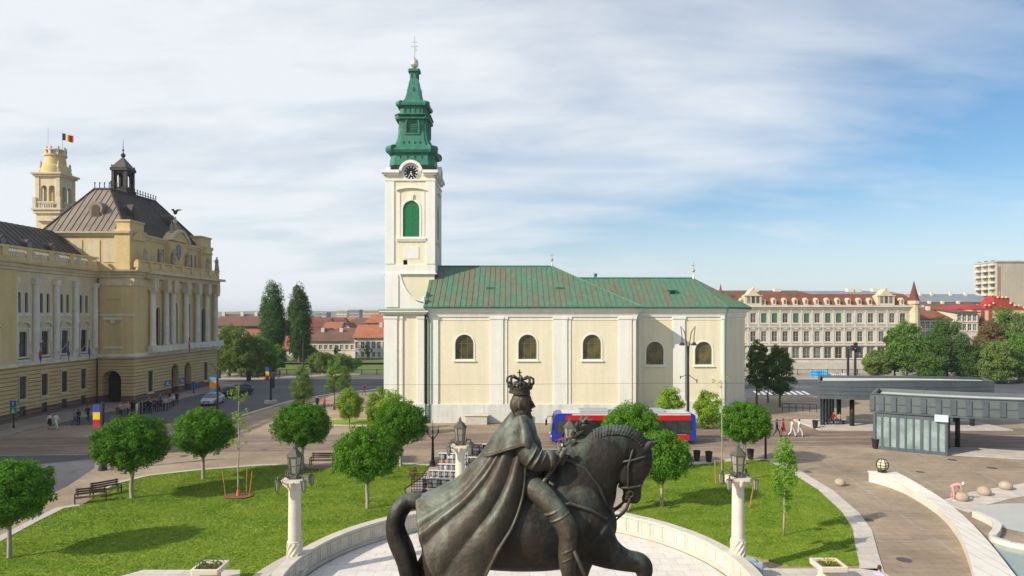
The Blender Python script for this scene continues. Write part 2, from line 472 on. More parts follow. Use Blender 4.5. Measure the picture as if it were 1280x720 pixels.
# near ground up to the quay, far ground beyond the river
g = MB(); g.poly([(-400, -60, 0), (400, -60, 0), (400, 137, 0), (-400, 137, 0)])
structure('plaza_ground', g, m_plaza)
g = MB(); g.poly([(-3500, 172, -.02), (3500, 172, -.02), (3500, 6000, -.02), (-3500, 6000, -.02)])
structure('far_ground', g, m_far)
g = MB(); g.poly([(-400, 136, -3), (400, 136, -3), (400, 173, -3), (-400, 173, -3)])
wm = mat('river_water', (.03, .05, .045), (.05, .07, .06), scale=.3, rough=.12, spec=.5, bump=.3, bscale=1.2)
structure('river_water', g, wm)
g = MB(); g.box(-400, 400, 136.6, 137.2, -3.4, .25); g.box(52, 400, 171.6, 172.3, -3.4, .2)
structure('quay_wall', g, m_stone)

def sheet(name, pts, z, m): 
    g = MB(); g.poly([(x, y, z) for x, y in pts]); return structure(name, g, m)
# asphalt: road past the city hall and along the river
rd = [G(*p) for p in ((30,533),(283,528),(335,511),(365,502),(417,493),(480,489))]
rd += [(-16, 101), (120, 101), (120, 127.5), (-75, 127.5)] + [(-47.5, 120), (-47.5, 96), (-50.5, 83), (-53, 73)]
sheet('road', rd, .004, m_asph)
sheet('ramp_road', [G(-420,557.5), G(120,557.5), G(118,585), G(84,608), G(20,637), G(-420,700)], .006, m_asph)
# tram track bed and rails (slightly oblique)
def tline(y0, x): return y0 + x * .055
tb = MB()
tb.poly([(-70, tline(61.2, -70), .008), (90, tline(61.2, 90), .008), (90, tline(69.4, 90), .008), (-70, tline(69.4, -70), .008)])
structure('tram_track_bed', tb, m_track)
rl = MB()
for y0 in (62.4, 63.9, 66.3, 67.8):
    for off, hh in ((0, .012),): 
        rl.poly([(-70, tline(y0, -70) - .06, hh), (90, tline(y0, 90) - .06, hh), (90, tline(y0, 90) + .06, hh), (-70, tline(y0, -70) + .06, hh)])
structure('tram_rails', rl, mat('rail_steel', (.16, .12, .10), (.10, .08, .07), scale=2, rough=.4, metal=.6))
bd = MB()
for y0, ww in ((60.6, .35), (70.0, .35), (65.1, .25)):
    bd.poly([(-70, tline(y0, -70), .014), (90, tline(y0, 90), .014), (90, tline(y0 + ww, 90), .014), (-70, tline(y0 + ww, -70), .014)])
structure('track_edge_stone', bd, m_plaza2)
def strip(name, line, wid, z0, z1, m, closed=False, mb=None):
    """ribbon to the left side of a polyline with thickness"""
    g = mb or MB(); k = len(line)
    off = []
    for i in range(k):
        a = Vector(line[max(i-1, 0)]); b = Vector(line[min(i+1, k-1)])
        t = (b - a).normalized(); off.append((line[i][0] - t.y*wid, line[i][1] + t.x*wid))
    for i in range(k - 1): g.prism([line[i], line[i+1], off[i+1], off[i]], z0, z1)
    return g
# kerb beside the river road
kl = [G(*p) for p in ((120,558),(230,541),(283,527),(335,511),(365,502),(417,493),(480,487))]
structure('road_kerb', strip('k', kl, .45, 0, .12, m_kerb), m_kerb)
structure('river_kerb', MB().box(-75, 120, 127.6, 128, 0, .14), m_kerb)
structure('river_pavement', MB().box(-75, 120, 128, 136.6, 0, .1), m_plaza2)
kl = [(-50.3, 60), (-50.3, 83), (-47.3, 93), (-47.3, 120.5), (-60, 124)]
structure('city_hall_pavement', MB().prism([(-57, 30), (-50.2, 30)] + [(-50.2, 83), (-47.2, 93), (-47.2, 120.5), (-60, 124), (-57, 90)], 0, .11), m_plaza2)
# zebra by the palace
zb = MB()
for i in range(9):
    x = 37 + i*.95; zb.poly([(x, 103, .009), (x+.5, 103, .009), (x+1.6, 108, .009), (x+1.1, 108, .009)])
for x0 in (-40, -28, -16, 30, 44, 58): zb.poly([(x0, 114, .009), (x0+6, 114, .009), (x0+6, 114.15, .009), (x0, 114.15, .009)])
structure('road_markings', zb, m_white)

# drains, covers and pale paving lines on the plaza
rg = random.Random(2); dm = mat('drain_iron', (.07, .065, .06), (.11, .10, .09), scale=8, rough=.6)
for px, py in ((1020, 640), (1085, 650), (1150, 590), (1190, 575), (1010, 590), (230, 570), (300, 545), (330, 562), (90, 590), (560, 600), (640, 575), (1130, 700), (700, 560), (1240, 585)):
    x, y = G(px, py); q = rg.choice([.3, .35]); g = MB(); g.poly([(x + q*math.cos(2*PI*i/16), y + q*math.sin(2*PI*i/16), .018) for i in range(16)]); structure('manhole_cover', g, dm)
g = MB()
for i in range(9): x = 17 + i*5.2; g.poly([(x, 34, .005), (x + .18, 34, .005), (x + 4.2, 60, .005), (x + 4.02, 60, .005)])
for i in range(5): y = 36 + i*5.2; g.poly([(17, y, .0045), (70, y + 1.6, .0045), (70, y + 1.78, .0045), (17, y + .18, .0045)])
structure('paving_lines', g, m_plaza2)
# ------------------------------------------------------------------ round monument court
CX, CY = .2, 29.6
def ringpts(R, a0, a1, n): return [(CX + R*math.cos(math.radians(a0 + (a1-a0)*i/n)), CY + R*math.sin(math.radians(a0 + (a1-a0)*i/n))) for i in range(n+1)]
g = MB(); g.poly([(x, y, .012) for x, y in ringpts(9.75, 0, 360, 72)[:-1]]); structure('court_floor', g, m_disc)
g = MB()
A = ringpts(10.9, -40, 220, 80); B = ringpts(11.45, -40, 220, 80)
for i in range(80): g.poly([(*A[i], .006), (*A[i+1], .006), (*B[i+1], .006), (*B[i], .006)])
structure('court_outer_paving', g, m_plaza2)
g = MB(); A = ringpts(11.4, -20, 78, 50); B = ringpts(12.15, -20, 78, 50)
for i in range(50): g.prism([A[i], A[i+1], B[i+1], B[i]], 0, .1)
A = ringpts(11.4, 102, 200, 50); B = ringpts(12.15, 102, 200, 50)
for i in range(50): g.prism([A[i], A[i+1], B[i+1], B[i]], 0, .1)
structure('court_kerb', g, m_kerb)
def court_wall(a0, a1, label):
    t = thing('court_wall', label, 'stone wall', (CX, CY, 0), world=True, group='curved parapets round the court')
    n = int(abs(a1 - a0) / 2)
    b = MB(); c = MB(); f = MB()
    for mb, r0, r1, z0, z1 in ((b, 10.0, 10.32, 0, .88), (c, 9.9, 10.42, .88, 1.0), (c, 9.88, 10.44, 0, .14)):
        A = ringpts(r0, a0, a1, n); B = ringpts(r1, a0, a1, n)
        for i in range(n): mb.prism([A[i], A[i+1], B[i+1], B[i]], z0, z1, cap=True)
    b.build('wall_body', m_limestone, t); c.build('coping', m_stone, t)
    for i in range(int(abs(a1 - a0) / 4.4)):
        am = math.radians(min(a0, a1) + 2.2 + 4.4*i)
        f = MB(); Rm = Matrix.Translation((CX, CY, 0)) @ Matrix.Rotation(am, 4, 'Z')
        for y0, y1, z0, z1 in ((-.3, .3, .22, .28), (-.3, .3, .74, .80), (-.3, -.24, .28, .74), (.24, .3, .28, .74)):
            f.box(9.955, 10.01, y0, y1, z0, z1, R=Rm)
        f.box(9.975, 10.01, -.14, .14, .38, .64, R=Rm)
        f.box(9.95, 10.01, -.37, -.33, .14, .88, R=Rm)
        f.build('relief_panel', m_limestone, t)
    return t
court_wall(-18, 76, 'curved cream stone parapet with carved panels right of the horse statue')
court_wall(104, 200, 'curved grey stone parapet left of the horse statue beside the darker lawn')

# ------------------------------------------------------------------ lawns
m_lawn = mat('lawn_turf', (.12, .215, .010), (.22, .28, .03), scale=.45, rough=.95, fine=.25, bump=.5, bscale=14, lo=.3, hi=.7, stretch=(.5, 1.6, 1))
m_blade = leafmat('grass_blade', (.085, .20, .008), (.26, .34, .035), 0, .42)
def arcpx(R, a0, a1, n): return ringpts(R, a0, a1, n)
leftL = [G(*p) for p in ((-120,760),(-60,716),(0,679),(50,652),(80,637),(100,634),(131,614),(146,606),(187,596),(250,589),(330,583),(380,582),(386,587),(418,587),(424,582),(500,581),(536,583),(525,598),(505,612),(508,628))]
leftL += ringpts(12.15, 107, 178, 24)[0:]
leftL += [G(300, 713), G(240,712), G(180,713), G(100,735)]
rightL = [G(*p) for p in ((786,640),(800,600),(815,585),(862,582),(892,580),(930,576),(958,576),(987,591),(1022,613),(1052,641),(1065,661),(1070,690),(1074,707),(1030,709),(985,708))]
rightL += ringpts(12.15, 23, 60, 14)
def inpoly(px, py, poly):
    inside = np.zeros(len(px), bool); n = len(poly)
    for i in range(n):
        x0, y0 = poly[i]; x1, y1 = poly[(i+1) % n]
        c = ((y0 > py) != (y1 > py)) & (px < (x1 - x0)*(py - y0)/(y1 - y0 + 1e-12) + x0)
        inside ^= c
    return inside
def tri_fill(poly, z0, z1):
    bm = bmesh.new(); vs = [bm.verts.new((x, y, z1)) for x, y in poly]
    es = [bm.edges.new((vs[i], vs[(i+1) % len(vs)])) for i in range(len(vs))]
    bmesh.ops.triangle_fill(bm, edges=es, use_beauty=True)
    for i in range(len(vs)):
        a, b = vs[i], vs[(i+1) % len(vs)]
        bm.faces.new((a, b, bm.verts.new((b.co.x, b.co.y, z0)), bm.verts.new((a.co.x, a.co.y, z0))))
    me = bpy.data.meshes.new('lawn'); bm.to_mesh(me); bm.free(); return me
rng = np.random.default_rng(5)
for poly, nm in ((leftL, 'a'), (rightL, 'b')):
    me = tri_fill(poly, 0, .07); me.materials.append(m_lawn)
    tag(link('lawn', me), kind='structure')
    xs = [p[0] for p in poly]; ys = [p[1] for p in poly]
    area = (max(xs)-min(xs)) * (max(ys)-min(ys)); n = int(area * 330)
    x = rng.uniform(min(xs), max(xs), n); y = rng.uniform(min(ys), max(ys), n)
    k = inpoly(x, y, poly); x = x[k]; y = y[k]; n = len(x)
    a = rng.uniform(0, 2*PI, n); h = rng.uniform(.02, .07, n); wd = rng.uniform(.012, .035, n); lean = rng.uniform(-.07, .07, (n, 2))
    v = np.zeros((n, 3, 3)); 
    v[:,0] = np.stack([x - np.cos(a)*wd, y - np.sin(a)*wd, np.full(n, .06)], 1)
    v[:,1] = np.stack([x + np.cos(a)*wd, y + np.sin(a)*wd, np.full(n, .06)], 1)
    v[:,2] = np.stack([x + lean[:,0], y + lean[:,1], .07 + h], 1)
    me = bpy.data.meshes.new('grass'); me.vertices.add(n*3); me.vertices.foreach_set('co', v.ravel())
    me.loops.add(n*3); me.loops.foreach_set('vertex_index', np.arange(n*3)); me.polygons.add(n)
    me.polygons.foreach_set('loop_start', np.arange(n)*3); me.polygons.foreach_set('loop_total', np.full(n, 3)); me.update()
    me.materials.append(m_blade)
    tag(link('grass', me), 'short mown grass on the %s' % ('left lawn behind the statue tail' if nm == 'a' else 'bright right lawn beside the horse head'), 'grass', kind='stuff')
# kerbs round the lawns
kb = [G(*p) for p in ((-60,716),(0,679),(50,652),(80,637),(100,634))]
structure('lawn_kerb', strip('k', kb, .55, 0, .1, m_kerb), m_kerb)
kb = [G(*p) for p in ((131,614),(146,606),(187,596),(250,589),(330,583),(380,582))]
structure('lawn_kerb', strip('k', kb, .45, 0, .1, m_kerb), m_kerb)
kb = [G(*p) for p in ((424,582),(500,581),(536,583))]
structure('lawn_kerb', strip('k', kb, .45, 0, .1, m_kerb), m_kerb)
kb = [G(*p) for p in ((815,585),(862,582),(892,580),(930,576),(958,576),(987,591),(1022,613),(1052,641),(1065,661),(1070,690),(1075,712))]
structure('lawn_path', strip('k', kb, 1.0, 0, .05, m_walk), m_walk)
structure('lawn_path', MB().box(-21, -11.6, 31.0, 32.05, 0, .045), m_walk)
structure('lawn_path', MB().box(11.6, 17.3, 30.9, 32.2, 0, .05), m_walk)
# pocket lawn by the church tree
pl = [(G(437,528)[0] + 4.2*math.cos(a)*1.3 + 2.2, G(437,528)[1] + 2.2*math.sin(a)) for a in [2*PI*i/24 for i in range(24)]]
me = tri_fill(pl, 0, .1); me.materials.append(m_lawn); tag(link('lawn', me), kind='structure')
pk = [(G(437,528)[0] + 4.75*math.cos(a)*1.3 + 2.2, G(437,528)[1] + 2.7*math.sin(a)) for a in [2*PI*i/24 for i in range(24)]]
g = MB(); g.prism(pk, 0, .06); structure('lawn_kerb', g, m_kerb)
# railing on the near quay
rt = thing('river_railing', 'long dark metal railing along the near river quay', 'railing', (0, 136.3, 0), world=True)
MB().box(-75, 120, 136.25, 136.33, 1.1, 1.18).build('top_rail', MATS['rail_steel'], rt); MB().box(-75, 120, 136.27, 136.31, .35, .41).build('lower_rail', MATS['rail_steel'], rt)
pm = MB().box(-.06, .06, -.06, .06, 0, 1.15).mesh('post', MATS['rail_steel'])
for i in range(66): link('post', pm, rt, loc=(-75 + i*3, 136.29, .1))
bm_ = MB()
for i in range(900): x = -75 + i*.2167; bm_.box(x - .015, x + .015, 136.275, 136.305, .41, 1.1)
tag(bm_.build('balusters', MATS['rail_steel'], rt), kind='stuff')

# ------------------------------------------------------------------ air
me = MB().box(-3600, 3600, -120, 6100, -5, 62); hm_ = bpy.data.materials.new('haze'); hm_.use_nodes = True; n_ = hm_.node_tree.nodes
for q in list(n_): n_.remove(q)
ho_ = n_.new('ShaderNodeOutputMaterial'); pv = n_.new('ShaderNodeVolumePrincipled'); pv.inputs['Density'].default_value = .00018; pv.inputs['Color'].default_value = (.86, .92, 1, 1); pv.inputs['Anisotropy'].default_value = .2
hm_.node_tree.links.new(pv.outputs[0], ho_.inputs['Volume'])
tag(me.build('haze', hm_), 'thin pale summer haze over the far town', 'haze', kind='stuff')
# ------------------------------------------------------------------ vegetation
def quads(P, Nrm, size, rng, aspect=.62, jitter=.9):
    """leaf quads at points P, facing roughly Nrm"""
    n = len(P)
    nn = Nrm + rng.normal(0, jitter, (n, 3)); nn /= np.linalg.norm(nn, axis=1)[:, None] + 1e-9
    r = rng.normal(0, 1, (n, 3)); u = np.cross(nn, r); u /= np.linalg.norm(u, axis=1)[:, None] + 1e-9
    v = np.cross(nn, u); s = size * rng.uniform(.65, 1.25, (n, 1))
    V = np.stack([P - u*s*.5, P + v*s*.5*aspect, P + u*s*.5, P - v*s*.5*aspect], 1)
    return V.reshape(-1, 3)
def quadmesh(name, V, m):
    n = len(V) // 4
    me = bpy.data.meshes.new(name); me.vertices.add(n*4); me.vertices.foreach_set('co', V.ravel())
    me.loops.add(n*4); me.loops.foreach_set('vertex_index', np.arange(n*4)); me.polygons.add(n)
    me.polygons.foreach_set('loop_start', np.arange(n)*4); me.polygons.foreach_set('loop_total', np.full(n, 4))
    me.materials.append(m); me.update(); return me
def clump_cloud(centres, radii, per, size, rng, up=.0, flat=1.0, droop=0):
    """leaves on the outer part of many clumps; centres Nx3, radii N"""
    out = []
    c0 = centres.mean(0)
    for c, r in zip(centres, radii):
        n = max(6, int(per * rng.uniform(.7, 1.3)))
        d = rng.normal(0, 1, (n, 3)); d /= np.linalg.norm(d, axis=1)[:, None]
        rr = r * rng.uniform(.35, 1.05, (n, 1)) ** .7
        P = c + d * rr * np.array([1, 1, flat])
        if droop: P[:, 2] -= droop * rng.uniform(0, 1, n) ** 2
        nr = d + (c - c0) / (np.linalg.norm(c - c0) + 1e-6) * .6 + np.array([0, 0, up])
        out.append(quads(P, nr, size, rng))
    return np.concatenate(out)
m_bark = mat('bark_grey', (.17, .135, .10), (.10, .08, .06), scale=6, rough=.95, bump=.6, stretch=(1, 1, .25))
m_bark2 = mat('bark_pale', (.42, .36, .29), (.27, .22, .17), scale=5, rough=.9, bump=.3, stretch=(1, 1, .3))
L_globe = leafmat('globe_leaves', (.055, .16, .010), (.135, .315, .022), .14, 1.6)
L_lime = leafmat('lime_leaves', (.19, .33, .03), (.30, .43, .05), .12, 1.2)
L_dark = leafmat('dark_leaves', (.065, .14, .033), (.125, .215, .055), .15, .6)
L_mid = leafmat('mid_leaves', (.085, .175, .03), (.15, .26, .05), .2, .45)
L_willow = leafmat('willow_leaves', (.14, .22, .05), (.21, .29, .08), .15, .3)
L_red = leafmat('copper_leaves', (.17, .11, .06), (.20, .16, .07), .1, .4)
L_poplar = leafmat('poplar_leaves', (.055, .135, .035), (.10, .19, .05), .1, .4)

def trunkmesh(name, h, r0, r1, limbs, m, seed, lean=(0, 0)):
    rg = random.Random(seed); mb = MB()
    pts = [(0, 0, -.05), (0, 0, .12)]; rs = [r0*1.5, r0*1.08]
    for i in range(1, 6):
        t = i / 5; pts.append((lean[0]*t + rg.uniform(-.3, .3)*r0, lean[1]*t + rg.uniform(-.3, .3)*r0, .12 + (h - .12)*t)); rs.append(r0 + (r1 - r0)*t)
    mb.tube(pts, rs, 9)
    top = Vector(pts[-1])
    for i, q in enumerate(limbs):
        q = Vector(q); st = Vector((lean[0], lean[1], h * rg.uniform(.72, .98)))
        mid = st.lerp(q, .5) + Vector((rg.uniform(-.1, .1), rg.uniform(-.1, .1), .12)) * (q - st).length*.6
        mb.tube([st, mid, q], [r1*.75, r1*.45, r1*.15], 6)
    return mb.mesh(name, m, True)

# pollarded globe trees ----------------------------------------------------
def globe_variant(seed, tall=3.45, rx=2.15, rz=1.75, leaf=.15):
    rng = np.random.default_rng(seed); n = 150
    i = np.arange(n) + .5; ph = np.arccos(1 - 2*i/n); th = PI*(1 + 5**.5)*i
    d = np.stack([np.cos(th)*np.sin(ph), np.sin(th)*np.sin(ph), np.cos(ph)], 1) + rng.normal(0, .07, (n, 3))
    lump = 1 + .03*np.sin(3*th + seed) + rng.uniform(-.06, .05, n)
    c = d * np.array([rx - .27, rx - .27, rz - .24]) * lump[:, None]
    low = c[:, 2] < -.45 * rz
    c[low, 2] *= .80; c[low, 2] -= rng.uniform(-.05, .26, low.sum())
    c[:, 2] += tall
    V1 = clump_cloud(c, rng.uniform(.27, .43, n), 130, leaf*.85, rng, up=.25)
    q = d[:90] * 0; q = rng.normal(0, 1, (90, 3)); q /= np.linalg.norm(q, axis=1)[:, None]
    ci = q * np.array([rx, rx, rz]) * rng.uniform(.3, .68, (90, 1)); ci[:, 2] += tall + .1
    V2 = clump_cloud(ci, np.full(90, .55), 34, leaf*1.5, rng)
    crown = quadmesh('crown', np.concatenate([V1, V2]), L_globe)
    limbs = [(rx*.62*math.cos(a), rx*.62*math.sin(a), tall + .35*math.sin(a*3)) for a in [k*2*PI/8 for k in range(8)]] + [(0, 0, tall + .7)]
    trunk = trunkmesh('trunk', tall - rz + .35, .12, .10, limbs, m_bark2, seed)
    return trunk, crown
GV = [globe_variant(s) for s in (3, 8, 21)]
globes = [ # base px, base py, crown width px, label
 (12, 699, 100, 0, 'round clipped tree cut by the left edge of the picture, nearest on the darker lawn'),
 (165, 624, 93, 1, 'round clipped tree beside the dark metal seat at the left lawn corner'),
 (254, 600, 76, 2, 'round clipped tree on the left lawn just left of the staked sapling'),
 (378, 588, 73, 0, 'round clipped tree rising right behind the lantern of the left stone column'),
 (459, 637, 86, 1, 'round clipped tree standing nearest the tail of the bronze horse'),
 (501, 584, 70, 2, 'round clipped tree partly behind another, left of the three pronged lamp post'),
 (790, 588, 71, 1, 'round clipped tree in front of the middle of the red and blue bus'),
 (827, 635, 74, 2, 'round clipped tree on the bright lawn right beside the horse muzzle'),
 (931, 581, 66, 0, 'round clipped tree behind the lantern of the right stone column'),
]
for i, (px, py, wpx, v, lab) in enumerate(globes):
    x, y = G(px, py); rad = wpx / 2 * y / F; s = rad / 2.2
    t = thing('globe_tree', lab, 'tree', (x, y, 0), rz=i*1.3, group='round clipped trees on the lawns')
    t.scale = (s, s, .55 + .45*s)
    link('trunk', GV[v][0], t); link('crown', GV[v][1], t)

# free trees ----------------------------------------------------------------
def make_tree(px, base, top, wid, leafm, label, seed, leaf=.22, Y=None, clear=.22, shape='oval', n=70, per=60, kind='broadleaf_tree', group=None, bark=m_bark, cr=.2, zb=0, cat='tree'):
    """px column, base/top image rows, crown width in px"""
    if Y is None: Y = HC * F / (base - HZ)
    x = WX(px, Y); zt = WZ(top, Y); h = zt - zb; rad = wid / 2 * Y / F
    rng = np.random.default_rng(seed)
    z0 = h * clear
    cs = []; rs = []
    for k in range(n):
        for _ in range(50):
            p = rng.uniform(-1, 1, 3); t = (p[2] + 1) / 2
            if shape == 'oval': lim = math.sqrt(max(0, 1 - p[2]**2)) * (1.08 - .25*t)
            elif shape == 'cone': lim = (1 - t)**.75 * .95 + .12 if t > .06 else .6
            elif shape == 'column': lim = min(1, math.sin(PI*min(1, t*.97 + .06))**.45)
            elif shape == 'wide': lim = math.sqrt(max(0, 1 - (2*t*.9 - .72)**2/1.3))
            q = math.hypot(p[0], p[1])
            if q < lim and q > lim * .3: break
        ang = math.atan2(p[1], p[0]); lump = 1 + .16*math.sin(3*ang + seed) + .10*math.sin(5*t*3 + seed*2)
        cs.append((p[0]*rad*.86*lump, p[1]*rad*.86*lump, z0 + t*(h - z0)*.97)); rs.append(rad * cr * rng.uniform(.7, 1.35))
    cs = np.array(cs); rs = np.array(rs)
    V = clump_cloud(cs, rs, per, leaf, rng, up=.3, flat=.8 if shape != 'column' else 1.3)
    t = thing(kind, label, cat, (x, Y, zb), group=group)
    limbs = [tuple(cs[i] * np.array([.9, .9, 1])) for i in range(0, n, max(1, n // 9))]
    tr = trunkmesh('trunk', max(z0*1.25, h*.3), max(.07, h*.018), max(.04, h*.010), limbs, bark, seed)
    link('trunk', tr, t); link('crown', quadmesh('crown', V, leafm), t)
    return t
# near the church and along the pavement
make_tree(437, 531, 486, 35, L_lime, 'small pale green rounded tree on the little kerbed lawn left of the church', 31, .15, clear=.18, n=110, per=130, cr=.28)
make_tree(472, 540, 480, 34, L_lime, 'leafy lime green bush tree against the left corner of the church tower', 32, .15, clear=.06, n=110, per=130, cr=.28)
make_tree(489, 545, 487, 40, L_lime, 'bright bushy tree between the church tower and the round clipped trees', 33, .15, clear=.06, n=110, per=130, cr=.28)
make_tree(837, 556, 482, 38, L_lime, 'bushy lime tree by the church wall just left of the tall double lamp post', 34, .15, Y=72, clear=.08, n=120, per=140, cr=.28)
make_tree(885, 552, 487, 36, L_lime, 'bushy lime tree by the church wall just right of the tall double lamp post', 35, .15, Y=72, clear=.08, n=120, per=140, cr=.28)
make_tree(378, 509, 452, 36, L_willow, 'thin pale green conical tree at the kerb beside the tall dark street lamp', 36, .16, clear=.12, shape='cone', n=120, per=90, cr=.24)
make_tree(418, 512, 446, 27, L_mid, 'fresh green roadside tree, the left one of a close pair', 37, .17, clear=.3, n=60, per=60, cr=.26)
make_tree(431, 508, 452, 22, L_mid, 'fresh green roadside tree, the smaller right one of a close pair', 38, .17, clear=.3, n=50, per=60, cr=.26)
make_tree(946, 507, 421, 31, L_dark, 'dark slim tree growing right beside the rounded end of the church', 39, .2, clear=.2, shape='oval', n=130, per=95, cr=.26)
make_tree(975, 509, 427, 38, L_dark, 'dark dense tree between the church end and the grey tram shelter', 40, .2, clear=.18, shape='oval', n=150, per=100, cr=.26)
make_tree(960, 503, 436, 20, L_dark, 'dark narrow tree half hidden between two larger dark trees by the church', 41, .2, clear=.2, n=50, per=50)
# saplings
def sapling(px, base, top, label, tufts, seed, stakes=False, Lm=L_lime, narrow=None, leaf=.13):
    Y = HC * F / (base - HZ); x = WX(px, Y); h = WZ(top, Y)
    rng = np.random.default_rng(seed); rg = random.Random(seed)
    t = thing('young_tree', label, 'young tree', (x, Y, .06))
    mb = MB(); pts = [(rg.uniform(-.03, .03), rg.uniform(-.03, .03), h*i/8) for i in range(9)]
    mb.tube(pts, [.055 - .005*i for i in range(9)], 7)
    cs = []; rs = []
    for (tz, dx, r) in tufts:
        z = WZ(tz, Y); c = (dx * Y / F, rg.uniform(-.3, .3), z); cs.append(c); rs.append(r)
        mb.tube([(0, 0, max(.3, z - .5)), (c[0]*.5, c[1]*.5, z - .2), c], [.02, .014, .006], 5)
    for k in range(10):
        a = rg.uniform(0, 2*PI); z = h*rg.uniform(.35, .95); l = rg.uniform(.25, .6)
        mb.tube([(0, 0, z), (l*math.cos(a), l*math.sin(a), z + l*.9)], [.012, .004], 4)
        cs.append((l*math.cos(a), l*math.sin(a), z + l*.9)); rs.append(.16)
    link('trunk', mb.mesh('trunk', m_bark2, True), t)
    per = np.array(rs)
    V = np.concatenate([clump_cloud(np.array([c]), [r], 26 if r < .2 else (620*r if narrow else 130*r), leaf, rng, up=.2) for c, r in zip(cs, rs)])
    link('crown', quadmesh('crown', V, Lm), t)
    return t, x, Y
m_stake = mat('stake_wood', (.50, .22, .07), (.36, .15, .05), scale=4, rough=.8)
m_guard = mat('orange_guard', (.62, .17, .04), rough=.7)
def stakes(x, Y, label, offs, guard=True):
    for i, (dx, dy, lx) in enumerate(offs):
        s = MB().tube([(x + dx, Y + dy, .02), (x + dx + lx, Y + dy, 1.75)], .038, 6).build('tree_stake', m_stake)
        tag(s, label[i], 'tree stake', 'wooden stakes round the saplings')
    if guard:
        gd = MB().lathe([(.12, 0), (.12, .42), (.1, .42), (.1, .02)], 10, (x, Y, .07)).build('trunk_guard', m_guard)
        tag(gd, label[-1], 'trunk guard', 'orange guards at the foot of saplings')
t, x, Y = sapling(298, 622, 482, 'spindly young tree with sparse lime tufts between wooden stakes on the left lawn', [(493, -4, .42), (521, 1, .38), (519, -3, .3), (498, 3, .22), (555, -1, .28), (515, 9, .2), (538, 14, .15)], 51)
stakes(x, Y, ['orange wooden stake left of the spindly sapling on the left lawn', 'orange wooden stake right of the spindly sapling on the left lawn', 'rear wooden stake behind the spindly sapling on the left lawn', 'orange sleeve round the foot of the spindly sapling on the left lawn'], [(-.78, -.1, -.22), (.75, -.1, .2), (.25, .7, .05)])
g = MB(); g.poly([(x + .95*math.cos(a), Y + .75*math.sin(a), .14) for a in [2*PI*i/14 for i in range(14)]]); tag(g.build('planting_soil', mat('soil', (.20, .11, .06), (.14, .08, .045), scale=3, rough=1)), kind='structure')
t, x, Y = sapling(902, 606, 468, 'very thin leafless sapling rising beside the lantern of the right column', [(500, -3, .15), (520, 2, .15), (560, 4, .18)], 52, leaf=.09)
stakes(x, Y, ['orange stake left of the thin sapling by the right column', 'orange stake right of the thin sapling by the right column', 'orange sleeve at the foot of the thin sapling by the right column'], [(-.45, -.1, -.05), (.15, .1, .0)])
x, Y = G(937, 636)
stakes(x, Y, ['leaning orange stake on the lawn right of the right lamp column', 'upright orange stake partly hidden by the right lamp column', 'orange sleeve on the lawn right behind the right lamp column'], [(.0, .0, .3), (-.38, .1, .0)], guard=False)
sapling(980, 671, 548, 'slender young tree with a narrow bright green crown near the right lawn edge', [(556, 0, .42), (568, -3, .5), (580, 4, .52), (592, -4, .5), (600, 5, .5), (614, -5, .42), (622, 6, .35), (586, 8, .3), (574, 6, .34), (634, 2, .2), (605, -9, .3)], 53, Lm=leafmat('young_leaves', (.12, .28, .02), (.20, .40, .035), .05, 1.5), leaf=.13, narrow=1)

